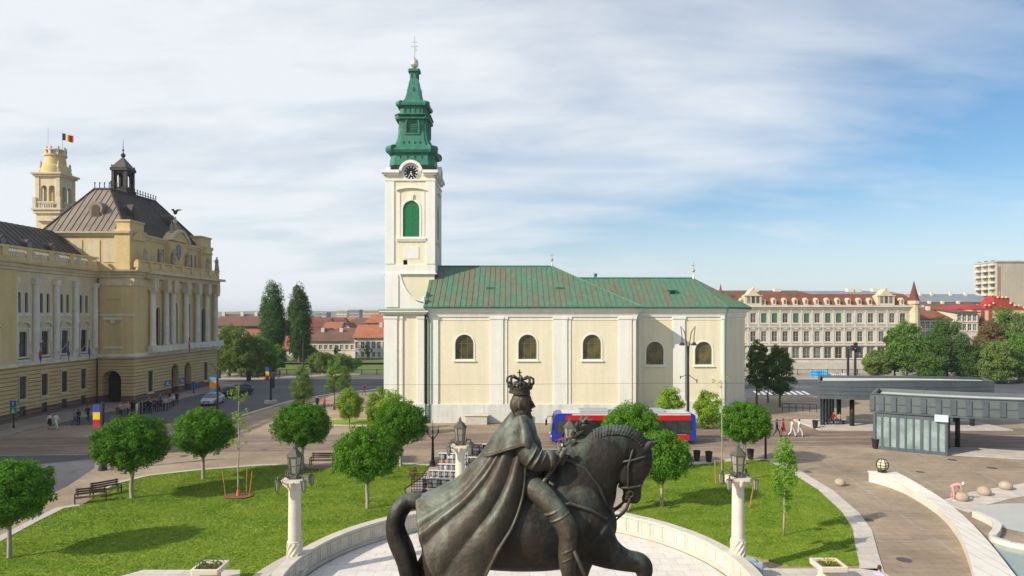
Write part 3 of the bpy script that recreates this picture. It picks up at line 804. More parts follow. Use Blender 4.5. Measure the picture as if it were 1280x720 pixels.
# beyond the river --------------------------------------------------------
rgp = 'tall poplars beyond the river'
for px, top, wd, sd_, lab in ((341, 348, 29, 61, 'tall columnar poplar beyond the river, the left and broader of two'), (374, 352, 27, 62, 'tall columnar poplar beyond the river, the right and darker of two')):
    make_tree(px, 450, top, wd, L_poplar if sd_ == 61 else L_dark, lab, sd_, .42, Y=176, clear=.06, shape='column', n=300, per=95, cr=.4, kind='poplar_tree', group=rgp)
bt = [ (301, 470, 409, 40, 131.5, L_willow, 'wide', 'pale feathery willow in the middle of the riverside group left of the poplars'),
 (331, 469, 424, 30, 134.5, L_mid, 'wide', 'low green tree right below the left poplar by the railing'),
 (426, 467, 443, 30, 141, L_willow, 'wide', 'pale bushy tree at the river right of the street lamp'),
 (446, 464, 447, 20, 150, L_mid, 'wide', 'low green bush at the river just left of the church corner'),
 # px, base, top, width, Y, leaf mat, shape, label
 (287, 468, 405, 46, 133, L_willow, 'wide', 'broad hazy green willow right beside the city hall corner'),
 (315, 468, 417, 42, 133.5, L_willow, 'wide', 'drooping pale willow left of the tall poplars by the river'),
 (345, 462, 432, 26, 150, L_mid, 'wide', 'low green riverside tree below the left poplar'),
 (404, 466, 440, 36, 140, L_willow, 'wide', 'pale green willow at the water right of the tall poplars'),
 (386, 460, 432, 22, 178, L_dark, 'oval', 'dark dense tree just right of the right poplar by the far bank'),
 (460, 447, 428, 10, 186, L_mid, 'oval', 'tiny round street tree before the white house with orange roof'),
 (421, 447, 431, 10, 186, L_mid, 'oval', 'tiny street tree before the long cream house'),
 (1096, 477, 435, 36, 128, L_willow, 'oval', 'pale green tree in front of the long palace, above the grey shelter'),
 (1134, 477, 398, 44, 126, L_mid, 'oval', 'bright green tree in front of the pointed palace corner tower'),
 (1118, 470, 405, 24, 131, L_mid, 'oval', 'smaller green tree left of the palace corner tower'),
 (1184, 477, 396, 58, 128, L_dark, 'wide', 'big rounded dark green tree right of the palace'),
 (1160, 480, 425, 46, 124, L_mid, 'wide', 'leafy tree overlapping the big rounded dark tree right of the palace'),
 (1213, 478, 432, 40, 126, L_dark, 'wide', 'dark green tree between the big rounded tree and the copper tree'),
 (1238, 476, 400, 40, 133, L_red, 'oval', 'copper brown tree before the red roofed corner building'),
 (1245, 486, 425, 40, 120, L_willow, 'wide', 'pale green feathery tree at right above the shelter roof'),
 (1274, 484, 415, 44, 122, L_mid, 'wide', 'full green tree cut by the right edge of the picture'),
 (1262, 470, 384, 50, 134, L_mid, 'wide', 'tall green tree behind the others at the right edge'),
 (1298, 470, 380, 50, 130, L_dark, 'wide', 'tall dark tree just past the right edge of the picture'),
]
for i, (px, b, tp, wd, Yy, lm, sh, lab) in enumerate(bt):
    big = wd > 20
    make_tree(px, b, tp, wd, lm, lab, 80 + i, .30 if big else .25, Y=Yy, clear=.12, shape=sh, n=150 if big else 30, per=110 if big else 50, cr=.27, group='trees along the river')
m_bank = mat('bank_grass', (.075, .14, .025), (.12, .16, .05), scale=.25, rough=1, fine=.2)
# river bank grass slope and far wood
g = MB()
g.poly([(-400, 155, -3.1), (52, 155, -3.1), (52, 175, -.05), (-400, 175, -.05)])
g.poly([(-400, 175, -.01), (52, 175, -.01), (52, 188, .02), (-400, 188, .02)])
structure('river_bank', g, m_bank)
# ------------------------------------------------------------------ church
m_cream = mat('church_cream', (.78, .72, .53), (.75, .685, .495), scale=.35, rough=.9, fine=.03, streak=.10, bump=.06, bscale=8)
m_chwhite = mat('church_white', (.80, .785, .72), (.76, .745, .68), scale=.5, rough=.85, fine=.03, streak=.10, bump=.05, bscale=9)
m_plinth = mat('church_plinth', (.72, .72, .67), (.64, .645, .60), scale=.9, rough=.85, fine=.06, streak=.25)
m_copper = mat('copper_roof', (.09, .20, .13), (.165, .15, .10), scale=.5, rough=.55, fine=.16, stretch=(1.5, .28, .28), lo=.43, hi=.60, detail=8, streak=.2)
m_green = mat('green_copper', (.022, .15, .095), (.045, .20, .135), scale=1.4, rough=.55, fine=.15, streak=.25, spec=.4)
m_shut = mat('shutter_green', (.02, .19, .08), (.03, .24, .10), scale=5, rough=.6)
m_stain = glass('church_glass', (.030, .028, .018), (.16, .125, .02), rough=.25)
m_bframe = mat('window_iron', (.16, .15, .12), rough=.6)
m_gold = mat('gilt', (.62, .52, .36), rough=.35, metal=.8)
m_black = mat('clock_black', (.012, .012, .015), rough=.4)
m_hand = mat('clock_white', (.8, .78, .7), rough=.5)
CR = thing('church', 'cream church with green copper roof and tall clock tower', 'church', (0, 76, 0), world=True)
YF = 76.0
X0 = WX(534, YF); X1 = WX(795, YF)          # nave front wall
wn = [WX(px, YF) for px in (580.5, 659.5, 740)]
ww, wz0, wh = 2.05, 7.1, 2.75
w_ = MB()
facade(w_, (X0, YF), (1, 0), (0, -1), X1 - X0, 0, 12.5, [(x - X0 - ww/2, x - X0 + ww/2, wz0, wz0 + wh, True) for x in wn], .4)
w_.poly([(X1, YF, 0), (X1, 92, 0), (X1, 92, 12.5), (X1, YF, 12.5)])
w_.poly([(X0, YF, 0), (X0, 92, 0), (X0, 92, 12.5), (X0, YF, 12.5)])
w_.poly([(X0, 92, 0), (X1, 92, 0), (X1, 92, 12.5), (X0, 92, 12.5)])
w_.box(X0 + .1, X1 - .1, YF + 1, 91.5, 12.1, 12.2)
w_.build('nave_wall', m_cream, CR)
YC = 78.8; CXa, CXb = X1, WX(905, YC); CXc = 28.1
cw = [WX(px, YC) for px in (818.5, 879.5)]
w_ = MB()
facade(w_, (CXa, YC), (1, 0), (0, -1), CXb - CXa, 0, 12.5, [(x - CXa - 1.0, x - CXa + 1.0, 6.3, 8.95, True) for x in cw], .4)
d1 = Vector((CXc - CXb, 82.4 - YC)); l1 = d1.length; d1.normalize()
w_.poly([(CXb, YC, 0), (CXc, 82.4, 0), (CXc, 82.4, 12.5), (CXb, YC, 12.5)])
w_.poly([(CXc, 82.4, 0), (CXc, 85.8, 0), (CXc, 85.8, 12.5), (CXc, 82.4, 12.5)])
w_.poly([(CXc, 85.8, 0), (CXb, 89.4, 0), (CXb, 89.4, 12.5), (CXc, 85.8, 12.5)])
w_.poly([(CXa, 89.4, 0), (CXb, 89.4, 0), (CXb, 89.4, 12.5), (CXa, 89.4, 12.5)])
w_.build('chancel_wall', m_cream, CR)
wm_ = win_meshes('ch1', ww, wh, True, m_bframe, m_stain, trim=.15, tm=m_chwhite, mull=(2, 1), bar=.045, recess=.2)
wm2 = win_meshes('ch2', 2.0, 2.65, True, m_bframe, m_stain, trim=.15, tm=m_chwhite, mull=(2, 1), bar=.045, recess=.2)
for x in wn: put_window(wm_, CR, (x, YF, wz0), (0, -1))
for x in cw: put_window(wm2, CR, (x, YC, 6.3), (0, -1))
# dark interior behind the windows
MB().box(X0 + .5, X1 - .5, YF + 1.6, YF + 1.7, .5, 12).build('inner_wall', mat('dim_inside', (.10, .08, .04), rough=1), CR)
# pilasters
pil = []
def pilaster(px0, px1, Y, proud=.14, d=None):
    p = MB(); a, b = WX(px0, Y), WX(px1, Y)
    p.box(a, b, Y - proud, Y + .002, 2.1, 11.55); p.box(a - .1, b + .1, Y - proud - .07, Y + .002, 11.55, 11.8)
    return p.build('pilaster', m_chwhite, CR, bevel=.015)
for a, b in ((541.5, 548), (613, 629), (692, 709), (773.5, 789.5)): pilaster(a, b, YF)
for a, b in ((534, 541), (631.5, 634), (711, 713.5), (791.5, 794.8)): pilaster(a, b, YF, .08)
for a, b in ((798, 801), (841, 856), (902, 905.2)): pilaster(a, b, YC)
# plinth
p = MB(); p.box(X0 - .1, X1 + .12, YF - .2, YF - .001, 0, 2.1); p.box(X1 + .001, X1 + .12, YF - .001, YC - .2, 0, 2.1)
p.box(X1 + .12, CXb + .05, YC - .2, YC - .001, 0, 2.1)
p.extr([(CXb, YC - .15, 0), (CXc + .12, 82.3, 0), (CXc + .12, 82.4, 0), (CXb, YC + .02, 0)], (0, 0, 2.1))
p.build('plinth', m_plinth, CR, bevel=.03)
# frieze band + cornice, stepped profile swept round the walls
def sweep(mb, path, prof, closed=False):
    """path 2D; prof [(out,z)] loop; outward = right side of the path direction"""
    k = len(path); n = len(prof); base = len(mb.v)
    for i in range(k):
        a = Vector(path[i-1]) if i > 0 else None; b = Vector(path[i]); c = Vector(path[i+1]) if i < k-1 else None
        ns = []
        if a is not None: t = (b - a).normalized(); ns.append(Vector((t.y, -t.x)))
        if c is not None: t = (c - b).normalized(); ns.append(Vector((t.y, -t.x)))
        m_ = sum(ns, Vector((0, 0))); m_.normalize(); sc = 1 / max(.35, m_.dot(ns[0]))
        for o, z in prof: mb.v.append((b.x + m_.x*o*sc, b.y + m_.y*o*sc, z))
    for i in range(k - 1):
        for j in range(n):
            j2 = (j+1) % n; mb.face((base+i*n+j, base+i*n+j2, base+(i+1)*n+j2, base+(i+1)*n+j))
    mb.face([base + j for j in range(n)]); mb.face([base + (k-1)*n + j for j in range(n)])
cpath = [(X0, YF), (X1, YF), (X1, YC), (CXb, YC), (CXc, 82.4), (CXc, 85.8), (CXb, 89.4), (CXa, 89.4)]
c_ = MB(); sweep(c_, cpath, [(-.02, 11.8), (.12, 11.8), (.16, 12.0), (.2, 12.3), (.42, 12.42), (.5, 12.62), (.55, 12.72), (-.02, 12.72)])
sweep(c_, cpath, [(-.02, 11.45), (.05, 11.45), (.05, 11.62), (-.02, 11.62)])
c_.build('cornice', m_chwhite, CR)
gt = MB(); sweep(gt, [(X0 - .3, YF), (X1, YF), (X1, YC), (CXb, YC), (CXc, 82.4), (CXc, 85.8)], [(.5, 12.73), (.72, 12.73), (.78, 12.95), (.5, 12.95)])
gt.build('gutter', m_green, CR)
# roofs
ze = 12.9
def roofshape(name, faces, m, par, sp=.62, thick=True):
    r = MB()
    for f in faces: r.poly(f)
    o = r.build(name, m, par)
    for f in faces:
        s_ = MB(); seams(s_, f, sp, .05, .05)
        if s_.f: tag(s_.build('roof_seams', m, o), kind='stuff')
    return o
RA = (X0 - .35, 84, 18.0); RB = (WX(690, 84), 84, 18.0)
e0 = (X0 - .35, YF - .72, ze); e1 = (X1 + .72, YF - .72, ze); e2 = (X1 + .72, 92.7, ze); e3 = (X0 - .35, 92.7, ze)
k0 = (X0 - .35, YF + 1.4, ze + 1.15); k1 = (X1 - 1.5, YF + 1.4, ze + 1.15); k2 = (X1 - 1.5, 90.6, ze + 1.15); k3 = (X0 - .35, 90.6, ze + 1.15)
h1 = (WX(700, 84) + .9, 84, 17.3)
nv = roofshape('nave_roof', [[e0, e1, k1, k0], [k0, k1, RB, RA], [e1, e2, k2, k1], [k1, k2, RB], [e2, e3, k3, k2], [k2, k3, RA, RB], [e3, e0, k0, k3], [k3, k0, RA]], m_copper, CR)
c0 = (X1 - 2, YC - .62, ze); c1_ = (CXb + .35, YC - .62, ze); c2_ = (CXc + .68, 82.1, ze); c3_ = (CXc + .68, 86.1, ze); c4_ = (CXb + .35, 90.0, ze); c5 = (X1 - 2, 90.0, ze)
ra = (4, 84, 16.55); rb = (WX(865, 84), 84, 16.55)
roofshape('chancel_roof', [[c0, c1_, rb, ra], [c1_, c2_, rb], [c2_, c3_, rb], [c3_, c4_, rb], [c4_, c5, ra, rb]], m_copper, CR)
rc = MB(); rc.tube([RA, RB], .13, 8); rc.tube([RB, k1], .1, 8); rc.tube([k1, e1], .1, 8); rc.tube([(6, 84, 16.56), rb], .12, 8); rc.tube([rb, c1_], .09, 8); rc.tube([rb, c2_], .09, 8)
rc.build('roof_ridge', m_green, CR)
# the higher dark hip piece behind the ridge
hp = MB(); hp.poly([(5.2, 84.2, 17.9), (13.2, 90.6, 14.4), (13.2, 84.3, 14.4)]); 
# roof hatches
for px, py, c in ((613, 363, 0), (700, 363, 0), (840, 366, 1)):
    Yr = 79.5 if not c else 81
    x = WX(px, Yr); z = WZ(py, Yr)
    hm = MB(); hm.box(x - .45, x + .45, Yr - .35, Yr + .9, z - .3, z + .28)
    hm.box(x - .52, x + .52, Yr - .42, Yr + .9, z + .283, z + .34)
    hb = hm.build('roof_hatch', m_green, CR); MB().box(x - .3, x + .3, Yr - .37, Yr - .353, z - .12, z + .18).build('hatch_pane', m_black, hb)
# finials on the ridges, chimney pipe
def finial(x, Y, z, s, name='roof_finial'):
    f = MB(); f.lathe([(.16*s, 0), (.1*s, .3*s), (.05*s, .5*s), (.05*s, .9*s)], 10, (x, Y, z)); f.ell((x, Y, z + 1.05*s), .2*s, n=12, m=8)
    f.box(x - .03*s, x + .03*s, Y - .03*s, Y + .03*s, z + 1.2*s, z + 2.1*s); f.box(x - .26*s, x + .26*s, Y - .03*s, Y + .03*s, z + 1.65*s, z + 1.72*s)
    return f.build(name, m_gold, CR)
finial(WX(690, 84), 84, 17.95, .85); finial(WX(867, 84), 84, 16.5, .95)
MB().lathe([(.16, 0), (.16, .7), (.26, .75), (.2, .95), (.05, 1.0)], 10, (WX(745, 84), 84.6, 16.2)).build('vent_pipe', m_green, CR)
MB().tube([(WX(532, YF) + .1, YF - .55, 12.7), (WX(535, YF), YF - .3, 11.9), (WX(537, YF), YF - .25, 11.2), (WX(537, YF), YF - .25, .1)], .08, 8).build('downpipe', m_green, CR)
MB().tube([(CXb + .3, YC - .6, 12.7), (CXb + .1, YC - .3, 11.9), (CXb + .05, YC - .28, .1)], .07, 8).build('downpipe', m_green, CR)
MB().box(1.45, 2.35, YF - .33, YF - .21, .1, .8).build('wall_plaque', mat('plaque', (.14, .11, .08), rough=.5), CR)
# long low stone step at the wall
t_ = MB().box(WX(582, 75), WX(609, 75), 74.6, 75.6, 0, .95).box(WX(580, 75), WX(611, 75), 74.5, 75.7, .95, 1.05).build('stone_steps', m_stone, bevel=.03)
tag(t_, 'low pale stone block standing against the church wall left of the statue head', 'stone block')

# west front block with volute
XL, XR = WX(480.5, YF), WX(531, YF)
f = MB(); f.box(XL, XR, YF - .25, YF + 5.2, 0, 12.3); f.box(XL, XR + .0, YF + 5.2, 91, 0, 12.3)
f.build('front_wall', m_cream, CR)
for a, b in ((480.5, 497), (501, 504), (522, 530.5)):
    p = MB(); p.box(WX(a, YF), WX(b, YF), YF - .38, YF - .251, 2.2, 11.6); p.box(WX(a, YF) - .06, WX(b, YF) + .06, YF - .45, YF - .251, 11.6, 11.9); p.build('pilaster', m_chwhite, CR, bevel=.015)
MB().box(XL - .12, XR + .1, YF - .5, YF - .2, 0, 2.2).build('plinth', m_plinth, CR, bevel=.03)
c_ = MB(); c_.box(XL - .25, XR + .25, YF - .62, YF + 5.5, 12.1, 12.35); c_.box(XL - .45, XR + .45, YF - .85, YF + 5.5, 12.35, 12.55)
c_.build('cornice', m_chwhite, CR); MB().box(XL - .5, XR + .5, YF - .9, YF + 5.5, 12.552, 12.62).build('cornice_flashing', m_green, CR)
YV = YF - .1
pr = [(481.5, 386), (530, 386), (531, 378), (527, 376), (520, 374.5), (514, 370.5), (509, 364.5), (505, 357), (502, 349), (500, 342), (481.5, 341)]
v = MB(); v.extr([(WX(a, YV), YV, WZ(b, YV)) for a, b in pr], (0, 1.1, 0)); v.build('volute', m_chwhite, CR, bevel=.03)
v = MB(); cap = pr[2:10]
for i in range(len(cap) - 1):
    a, b = cap[i], cap[i+1]; v.tube([(WX(a[0], YV), YV - .12, WZ(a[1], YV)), (WX(b[0], YV), YV - .12, WZ(b[1], YV))], .1, 8)
v.build('volute_moulding', m_chwhite, CR)
v = MB(); v.box(WX(482, YV), WX(498, YV), YV - .1, YV - .001, WZ(384, YV), WZ(343, YV)); v.build('pilaster', m_chwhite, CR)
v = MB(); v.box(WX(527, YF), WX(530.5, YF), YF - .1, YF + .5, WZ(379, YF), WZ(371, YF)); v.lathe([(.18, 0), (.28, .2), (.2, .45), (.05, .6)], 10, (WX(529, YF), YF + .3, WZ(377, YF))); v.build('urn', m_chwhite, CR)
# tower
YT = 81.0
TX0, TX1 = WX(482.5, YT), WX(543, YT); TY1 = YT + 7.2; tcx = (TX0 + TX1)/2; tcy = (YT + TY1)/2; tw = TX1 - TX0
zt0, zt1 = 0, WZ(213, YT)
TW = MB()
ow = 1.95; wz, wz1 = WZ(296, YT), WZ(251, YT); wx = WX(514, YT) - TX0
facade(TW, (TX0, YT), (1, 0), (0, -1), tw, 0, zt1, [(wx - ow/2, wx + ow/2, wz, wz1, True), (wx - .95, wx - .45, WZ(332, YT), WZ(325, YT))], .3)
facade(TW, (TX1, YT), (0, 1), (1, 0), TY1 - YT, 0, zt1, [(3.6 - ow/2, 3.6 + ow/2, wz, wz1, True)], .3)
TW.poly([(TX0, YT, 0), (TX0, TY1, 0), (TX0, TY1, zt1), (TX0, YT, zt1)]); TW.poly([(TX0, TY1, 0), (TX1, TY1, 0), (TX1, TY1, zt1), (TX0, TY1, zt1)])
tw_o = TW.build('tower', m_cream, CR)
def sub(mb, name, m, **k):
    o = mb.build(name, m, tw_o, **k); return o
b = MB(); b.box(TX0 + .3, TX1 - .3, YT + .6, YT + .65, 14, zt1 - .1); sub(b, 'tower_inside', m_black)
# louvred shutters
for (cx_, N_, Y_) in ((TX0 + wx, (0, -1), YT), (TX1, (1, 0), YT + 3.6)):
    me = MB(); hh = wz1 - wz
    me.extr([(u, .12, v_) for u, v_ in outline(ow - .04, hh - .02, 'round')], (0, .05, 0))
    me.k = 0
    for q in range(26):
        z = .12 + q*.155
        hw = ow/2 - .12 if z < hh - ow/2 else math.sqrt(max(0, (ow/2 - .1)**2 - (z - (hh - ow/2))**2))
        if hw > .15: me.box(-hw, hw, .06, .118, z, z + .10)
    me.box(-.05, .05, .03, .13, 0, hh - .1)
    o = link('shutter', me.mesh('shutter', m_shut), tw_o, loc=(cx_, Y_, wz), rz=rotN(N_))
    tr = MB(); tr.ringx([(u, -.08, v_) for u, v_ in outline(ow, hh, 'round', -.22)], [(u, -.08, v_) for u, v_ in outline(ow, hh, 'round')], (0, .1, 0))
    tr.box(-1.75, 1.75, -.22, .02, -.35, -.12); tr.box(-1.75, 1.75, -.14, .02, -.55, -.35)
    arc = [(-1.75 + 3.5*i/12, 5.35 + .5*math.sqrt(max(0, 1 - ((-1.75 + 3.5*i/12)/1.9)**2)) - .1) for i in range(13)]
    tr.extr([(u, -.25, z + .16) for u, z in arc] + [(u, -.25, z) for u, z in reversed(arc)], (0, .27, 0))
    tr.box(-1.6, -1.3, -.06, .02, -.12, 5.4); tr.box(1.3, 1.6, -.06, .02, -.12, 5.4); tr.extr([(-.2, -.16, hh + .02), (.2, -.16, hh + .02), (.3, -.16, hh + .75), (-.3, -.16, hh + .75)], (0, .18, 0))
    tr.extr([(-.9, -.05, -2.6), (.9, -.05, -2.6), (.9, -.05, -1.2), (-.9, -.05, -1.2)], (0, .06, 0))
    link('tower_window_surround', tr.mesh('tower_window_surround', m_chwhite), tw_o, loc=(cx_, Y_, wz), rz=rotN(N_))
MB
pw = 1.0
for (a0, a1, b0, b1) in ((TX0 - .1, TX0 + pw, YT - .1, YT + .002), (TX1 - pw, TX1 + .1, YT - .1, YT + .002), (TX1 - .002, TX1 + .1, YT + .002, YT + pw), (TX1 - .002, TX1 + .1, TY1 - pw, TY1)):
    sub(MB().box(a0, a1, b0, b1, WZ(330, YT), zt1 - 1.25), 'tower_pilaster', m_chwhite, bevel=.02)
def tband(z0, z1, o, m=m_chwhite, name='tower_band'): return sub(MB().box(TX0 - o, TX1 + o, YT - o, TY1 + o, z0, z1), name, m, bevel=.02)
tband(WZ(342, YT), WZ(331, YT), .13); tband(WZ(343, YT), WZ(341.2, YT), .28, name='string_course'); tband(zt1 - 1.25, zt1 - 1.05, .16)
zc_ = zt1 - .45; clk = WX(514, YT)
# clock pediment cornice
for (N_, px_, py_, hw) in (((0, -1), clk, YT, (TX0, TX1)), ((1, 0), TX1, YT + 3.6, None), ((0, 1), tcx, TY1, None), ((-1, 0), TX0, YT + 3.6, None)):
    R_ = 1.42; zc0 = WZ(216, YT); m_ = MB()
    a = tw/2 + .45 if N_[0] == 0 else 3.6 + .45
    th = math.asin(min(1, (zt1 - .1 - zc0 + .0) / R_)) 
    up = [(R_*math.cos(t), zc0 - zt1 + R_*math.sin(t)) for t in [th + (PI - 2*th)*i/14 for i in range(15)]]
    lo_ = [((R_-.32)*math.cos(t), zc0 - zt1 + (R_-.32)*math.sin(t)) for t in [th + (PI - 2*th)*i/14 for i in range(15)]]
    c0x = (px_ - tcx) if N_[0] == 0 and N_[1] < 0 else 0
    m_.extr([(u, -.5, z + .02) for u, z in up] + [(u, -.5, z) for u, z in reversed(lo_)], (0, .55, 0))
    m_.extr([(u, -.06, z) for u, z in [( (R_-.3)*math.cos(t), zc0 - zt1 + (R_-.3)*math.sin(t)) for t in [2*PI*i/24 for i in range(24)]]], (0, .3, 0))
    l = up[-1][0]; r = up[0][0]
    m_.box(-a - c0x, l + .05, -.5, .05, -.35, 0); m_.box(r - .05, a - c0x, -.5, .05, -.35, 0)
    m_.box(-a + .2 - c0x, l, -.3, .05, -.6, -.351); m_.box(r, a - .2 - c0x, -.3, .05, -.6, -.351)
    link('tower_cornice', m_.mesh('tower_cornice', m_chwhite), tw_o, loc=(px_, py_, zt1), rz=rotN(N_))
    if N_ in ((0, -1), (1, 0)):
        k = MB(); k.extr([(.88*math.cos(t), -.12, .88*math.sin(t)) for t in [2*PI*i/32 for i in range(32)]], (0, .05, 0))
        k.k = 1
        for i in range(12):
            R2 = Matrix.Rotation(2*PI*i/12, 4, 'Y'); k.box(-.035, .035, -.135, -.121, .56, .80, R=R2)
            if i % 3 == 0: k.box(-.10, -.065, -.135, -.121, .56, .80, R=R2); k.box(.065, .10, -.135, -.121, .56, .80, R=R2)
        for ang, ln, wd in ((math.radians(160), .42, .045), (math.radians(210), .68, .03)):
            R2 = Matrix.Rotation(ang, 4, 'Y'); k.box(-wd, wd, -.16, -.145, -.14, ln, R=R2)
        k.ringx([(.9*math.cos(t), -.15, .9*math.sin(t)) for t in [2*PI*i/32 for i in range(32)]], [(.84*math.cos(t), -.15, .84*math.sin(t)) for t in [2*PI*i/32 for i in range(32)]], (0, .06, 0))
        link('clock', k.mesh('clock', [m_black, m_hand]), tw_o, loc=(px_, py_, zc0), rz=rotN(N_))
# spire: square stages with cut corners
YS = tcy
def sz(py): return WZ(py, YS)
q = 1.0
prof = [(514, 212, 2.75), (0, 207, 2.7), (0, 198, 2.55), (0, 197, 2.9), (0, 194, 3.05), (0, 190, 2.75), (0, 187, 2.3), (0, 181, 2.02), (0, 174, 1.85), (0, 166, 1.72), (0, 160, 1.72), (0, 155, 1.75), (0, 154, 2.1), (0, 152, 2.15), (0, 151, 1.7), (0, 149, 2.2), (0, 148, 2.2), (0, 147, 1.65), (0, 138, 1.6), (0, 137, 1.95), (0, 134, 2.0), (0, 131.5, 1.5), (0, 127, 1.12), (0, 120, .92), (0, 112, .78), (0, 105, .62), (0, 101, .5), (0, 92, .5), (0, 91, .72), (0, 88, .72), (0, 87, .3), (0, 84, .15)]
sp = MB(); sp.lathe([(r, sz(y)) for _, y, r in prof], c=(tcx, YS, 0), sq=.26)
spo = sub(sp, 'spire', m_green)
sc = MB()
for sx in (-1, 1):
    for sy in (-1, 1):
        for y_, r_, R0, rad in ((192.5, 2.62, .62, .5), (134.5, 1.72, .4, .34), (151.5, 1.8, .34, .3)):
            d_ = Vector((sx, sy, 0)).normalized(); c = Vector((tcx, YS, sz(y_))) + Vector((sx*r_*.93, sy*r_*.93, 0))
            t = Vector((-sx, sy, 0)).normalized() if sx != sy else Vector((-1, 1, 0)).normalized()
            sc.tube([c - t*R0*.9, c + t*R0*.9], rad, 12)
        pts = [(tcx + sx*r*.86, YS + sy*r*.86, sz(y)) for _, y, r in prof[5:12]]
        sc.tube(pts, .16, 6)
        pts = [(tcx + sx*r*.86, YS + sy*r*.86, sz(y)) for _, y, r in prof[21:27]]
        sc.tube(pts, .10, 6)
sub(sc, 'scroll', m_green, smoothed=False)
for fi, (N_, U_) in enumerate((((0, -1), (1, 0)), ((1, 0), (0, 1)), ((-1, 0), (0, -1)), ((0, 1), (-1, 0)))):
    def put(u, z, r, w2, h2, arch=False):
        dk = MB(); c = Vector((tcx, YS, z)) + Vector((N_[0], N_[1], 0)) * (r + .01) + Vector((U_[0], U_[1], 0)) * u
        a = Vector((U_[0], U_[1], 0)); loop = [c + a*x + Vector((0, 0, y)) for x, y in outline(w2, h2, 'round' if arch else None)]
        dk.extr([tuple(p) for p in loop], Vector((N_[0], N_[1], 0))*.03); sub(dk, 'spire_opening', mat('dark_green', (.006, .05, .03), rough=.7))
    for u in (-1.3, -.45, .45, 1.3): put(u, sz(205), 2.62, .16, .4)
    for u in (-1.0, -.35, .35, 1.0): put(u, sz(185.5), 2.2, .14, .36)
    for u in (-.9, -.3, .3, .9): put(u, sz(145.5), 1.63, .13, .5)
    for u in (-.28, .28): put(u, sz(99), .5, .1, .5)
    for q_ in range(7): put(0, sz(172) + q_*.24, 1.86, 1.35 - (.0 if q_ < 5 else .35*(q_-4)), .1)
    put(0, sz(117), .9, .12, .5)
for N_, U_ in (((0, -1), (1, 0)), ((1, 0), (0, 1))):
    hd = MB(); c = Vector((tcx, YS, sz(173))) + Vector((N_[0], N_[1], 0))*1.8; a = Vector((U_[0], U_[1], 0)); n3 = Vector((N_[0], N_[1], 0))
    o_ = [c + a*x + Vector((0, 0, y)) for x, y in outline(1.75, 2.2, 'round', 0)]; i_ = [c + a*x + Vector((0, 0, y)) for x, y in outline(1.75, 2.2, 'round', .18)]
    hd.ringx(o_, i_, n3*.16); sub(hd, 'louvre_frame', m_green)
bl = MB(); bl.lathe([(.1, 0), (.12, .3), (.42, .45), (.52, .8), (.40, 1.25), (.15, 1.4), (.08, 1.7)], 14, (tcx, YS, sz(88))); sub(bl, 'gilt_ball', mat('silver_gilt', (.75, .70, .58), rough=.3, metal=.7), smoothed=True)
cz = sz(73)
cr = MB(); cr.tube([(tcx, YS, cz - .3), (tcx, YS, sz(45))], .05, 6); zz = sz(58)
cr.box(tcx - .42, tcx + .42, YS - .04, YS + .04, zz - .05, zz + .06); cr.box(tcx - .28, tcx + .28, YS - .04, YS + .04, zz + .5, zz + .6)
cr.extr([(tcx, YS - .03, zz - .75), (tcx + .38, YS - .03, zz - .45), (tcx + .12, YS - .03, zz - .2), (tcx + .34, YS - .03, zz + .1), (tcx + .02, YS - .03, zz + .02)], (0, .06, 0))
sub(cr, 'tower_cross', mat('silver_cross', (.7, .68, .6), rough=.35, metal=.6))
# ------------------------------------------------------------------ city hall
def rustic(name, c, c2, pitch=.46):
    m = mat(name, c, c2, scale=.5, rough=.88, fine=.05)
    nt = m.node_tree; N = nt.nodes; L = nt.links; b = N['Principled BSDF']
    tc = N.new('ShaderNodeTexCoord'); sp_ = N.new('ShaderNodeSeparateXYZ'); L.new(tc.outputs['Object'], sp_.inputs[0])
    a = N.new('ShaderNodeMath'); a.operation = 'DIVIDE'; a.inputs[1].default_value = pitch; L.new(sp_.outputs['Z'], a.inputs[0])
    f = N.new('ShaderNodeMath'); f.operation = 'FRACT'; L.new(a.outputs[0], f.inputs[0])
    r = N.new('ShaderNodeMapRange'); r.inputs['From Min'].default_value = .0; r.inputs['From Max'].default_value = .16; L.new(f.outputs[0], r.inputs['Value'])
    bp = N.new('ShaderNodeBump'); bp.inputs['Strength'].default_value = 1; bp.inputs['Distance'].default_value = .12; L.new(r.outputs[0], bp.inputs['Height']); L.new(bp.outputs[0], b.inputs['Normal'])
    old = b.inputs['Base Color'].links[0].from_socket
    mx = N.new('ShaderNodeMix'); mx.data_type = 'RGBA'; mx.inputs['A'].default_value = (c[0]*.45, c[1]*.42, c[2]*.4, 1); L.new(old, mx.inputs['B']); L.new(r.outputs[0], mx.inputs['Factor'])
    zr_ = N.new('ShaderNodeMath'); zr_.operation = 'LESS_THAN'; zr_.inputs[1].default_value = 1.15; L.new(sp_.outputs['Z'], zr_.inputs[0])
    m2 = N.new('ShaderNodeMix'); m2.data_type = 'RGBA'; m2.inputs['B'].default_value = (.19, .11, .09, 1); L.new(mx.outputs['Result'], m2.inputs['A']); L.new(zr_.outputs[0], m2.inputs['Factor'])
    L.new(m2.outputs['Result'], b.inputs['Base Color'])
    return m
m_hrust = rustic('hall_rusticated', (.58, .44, .22), (.51, .38, .185))
m_hwall = mat('hall_ochre', (.65, .50, .25), (.59, .445, .215), streak=.15, scale=.4, rough=.9, fine=.04, bump=.06, bscale=7)
m_hpale = mat('hall_pale', (.65, .56, .38), (.58, .49, .325), streak=.15, scale=.5, rough=.88, fine=.05)
m_htrim = mat('hall_trim', (.64, .55, .38), (.55, .46, .31), streak=.15, scale=.8, rough=.85, fine=.06)
m_hwhite = mat('hall_white', (.70, .66, .56), (.60, .56, .47), streak=.15, scale=.8, rough=.85, fine=.05)
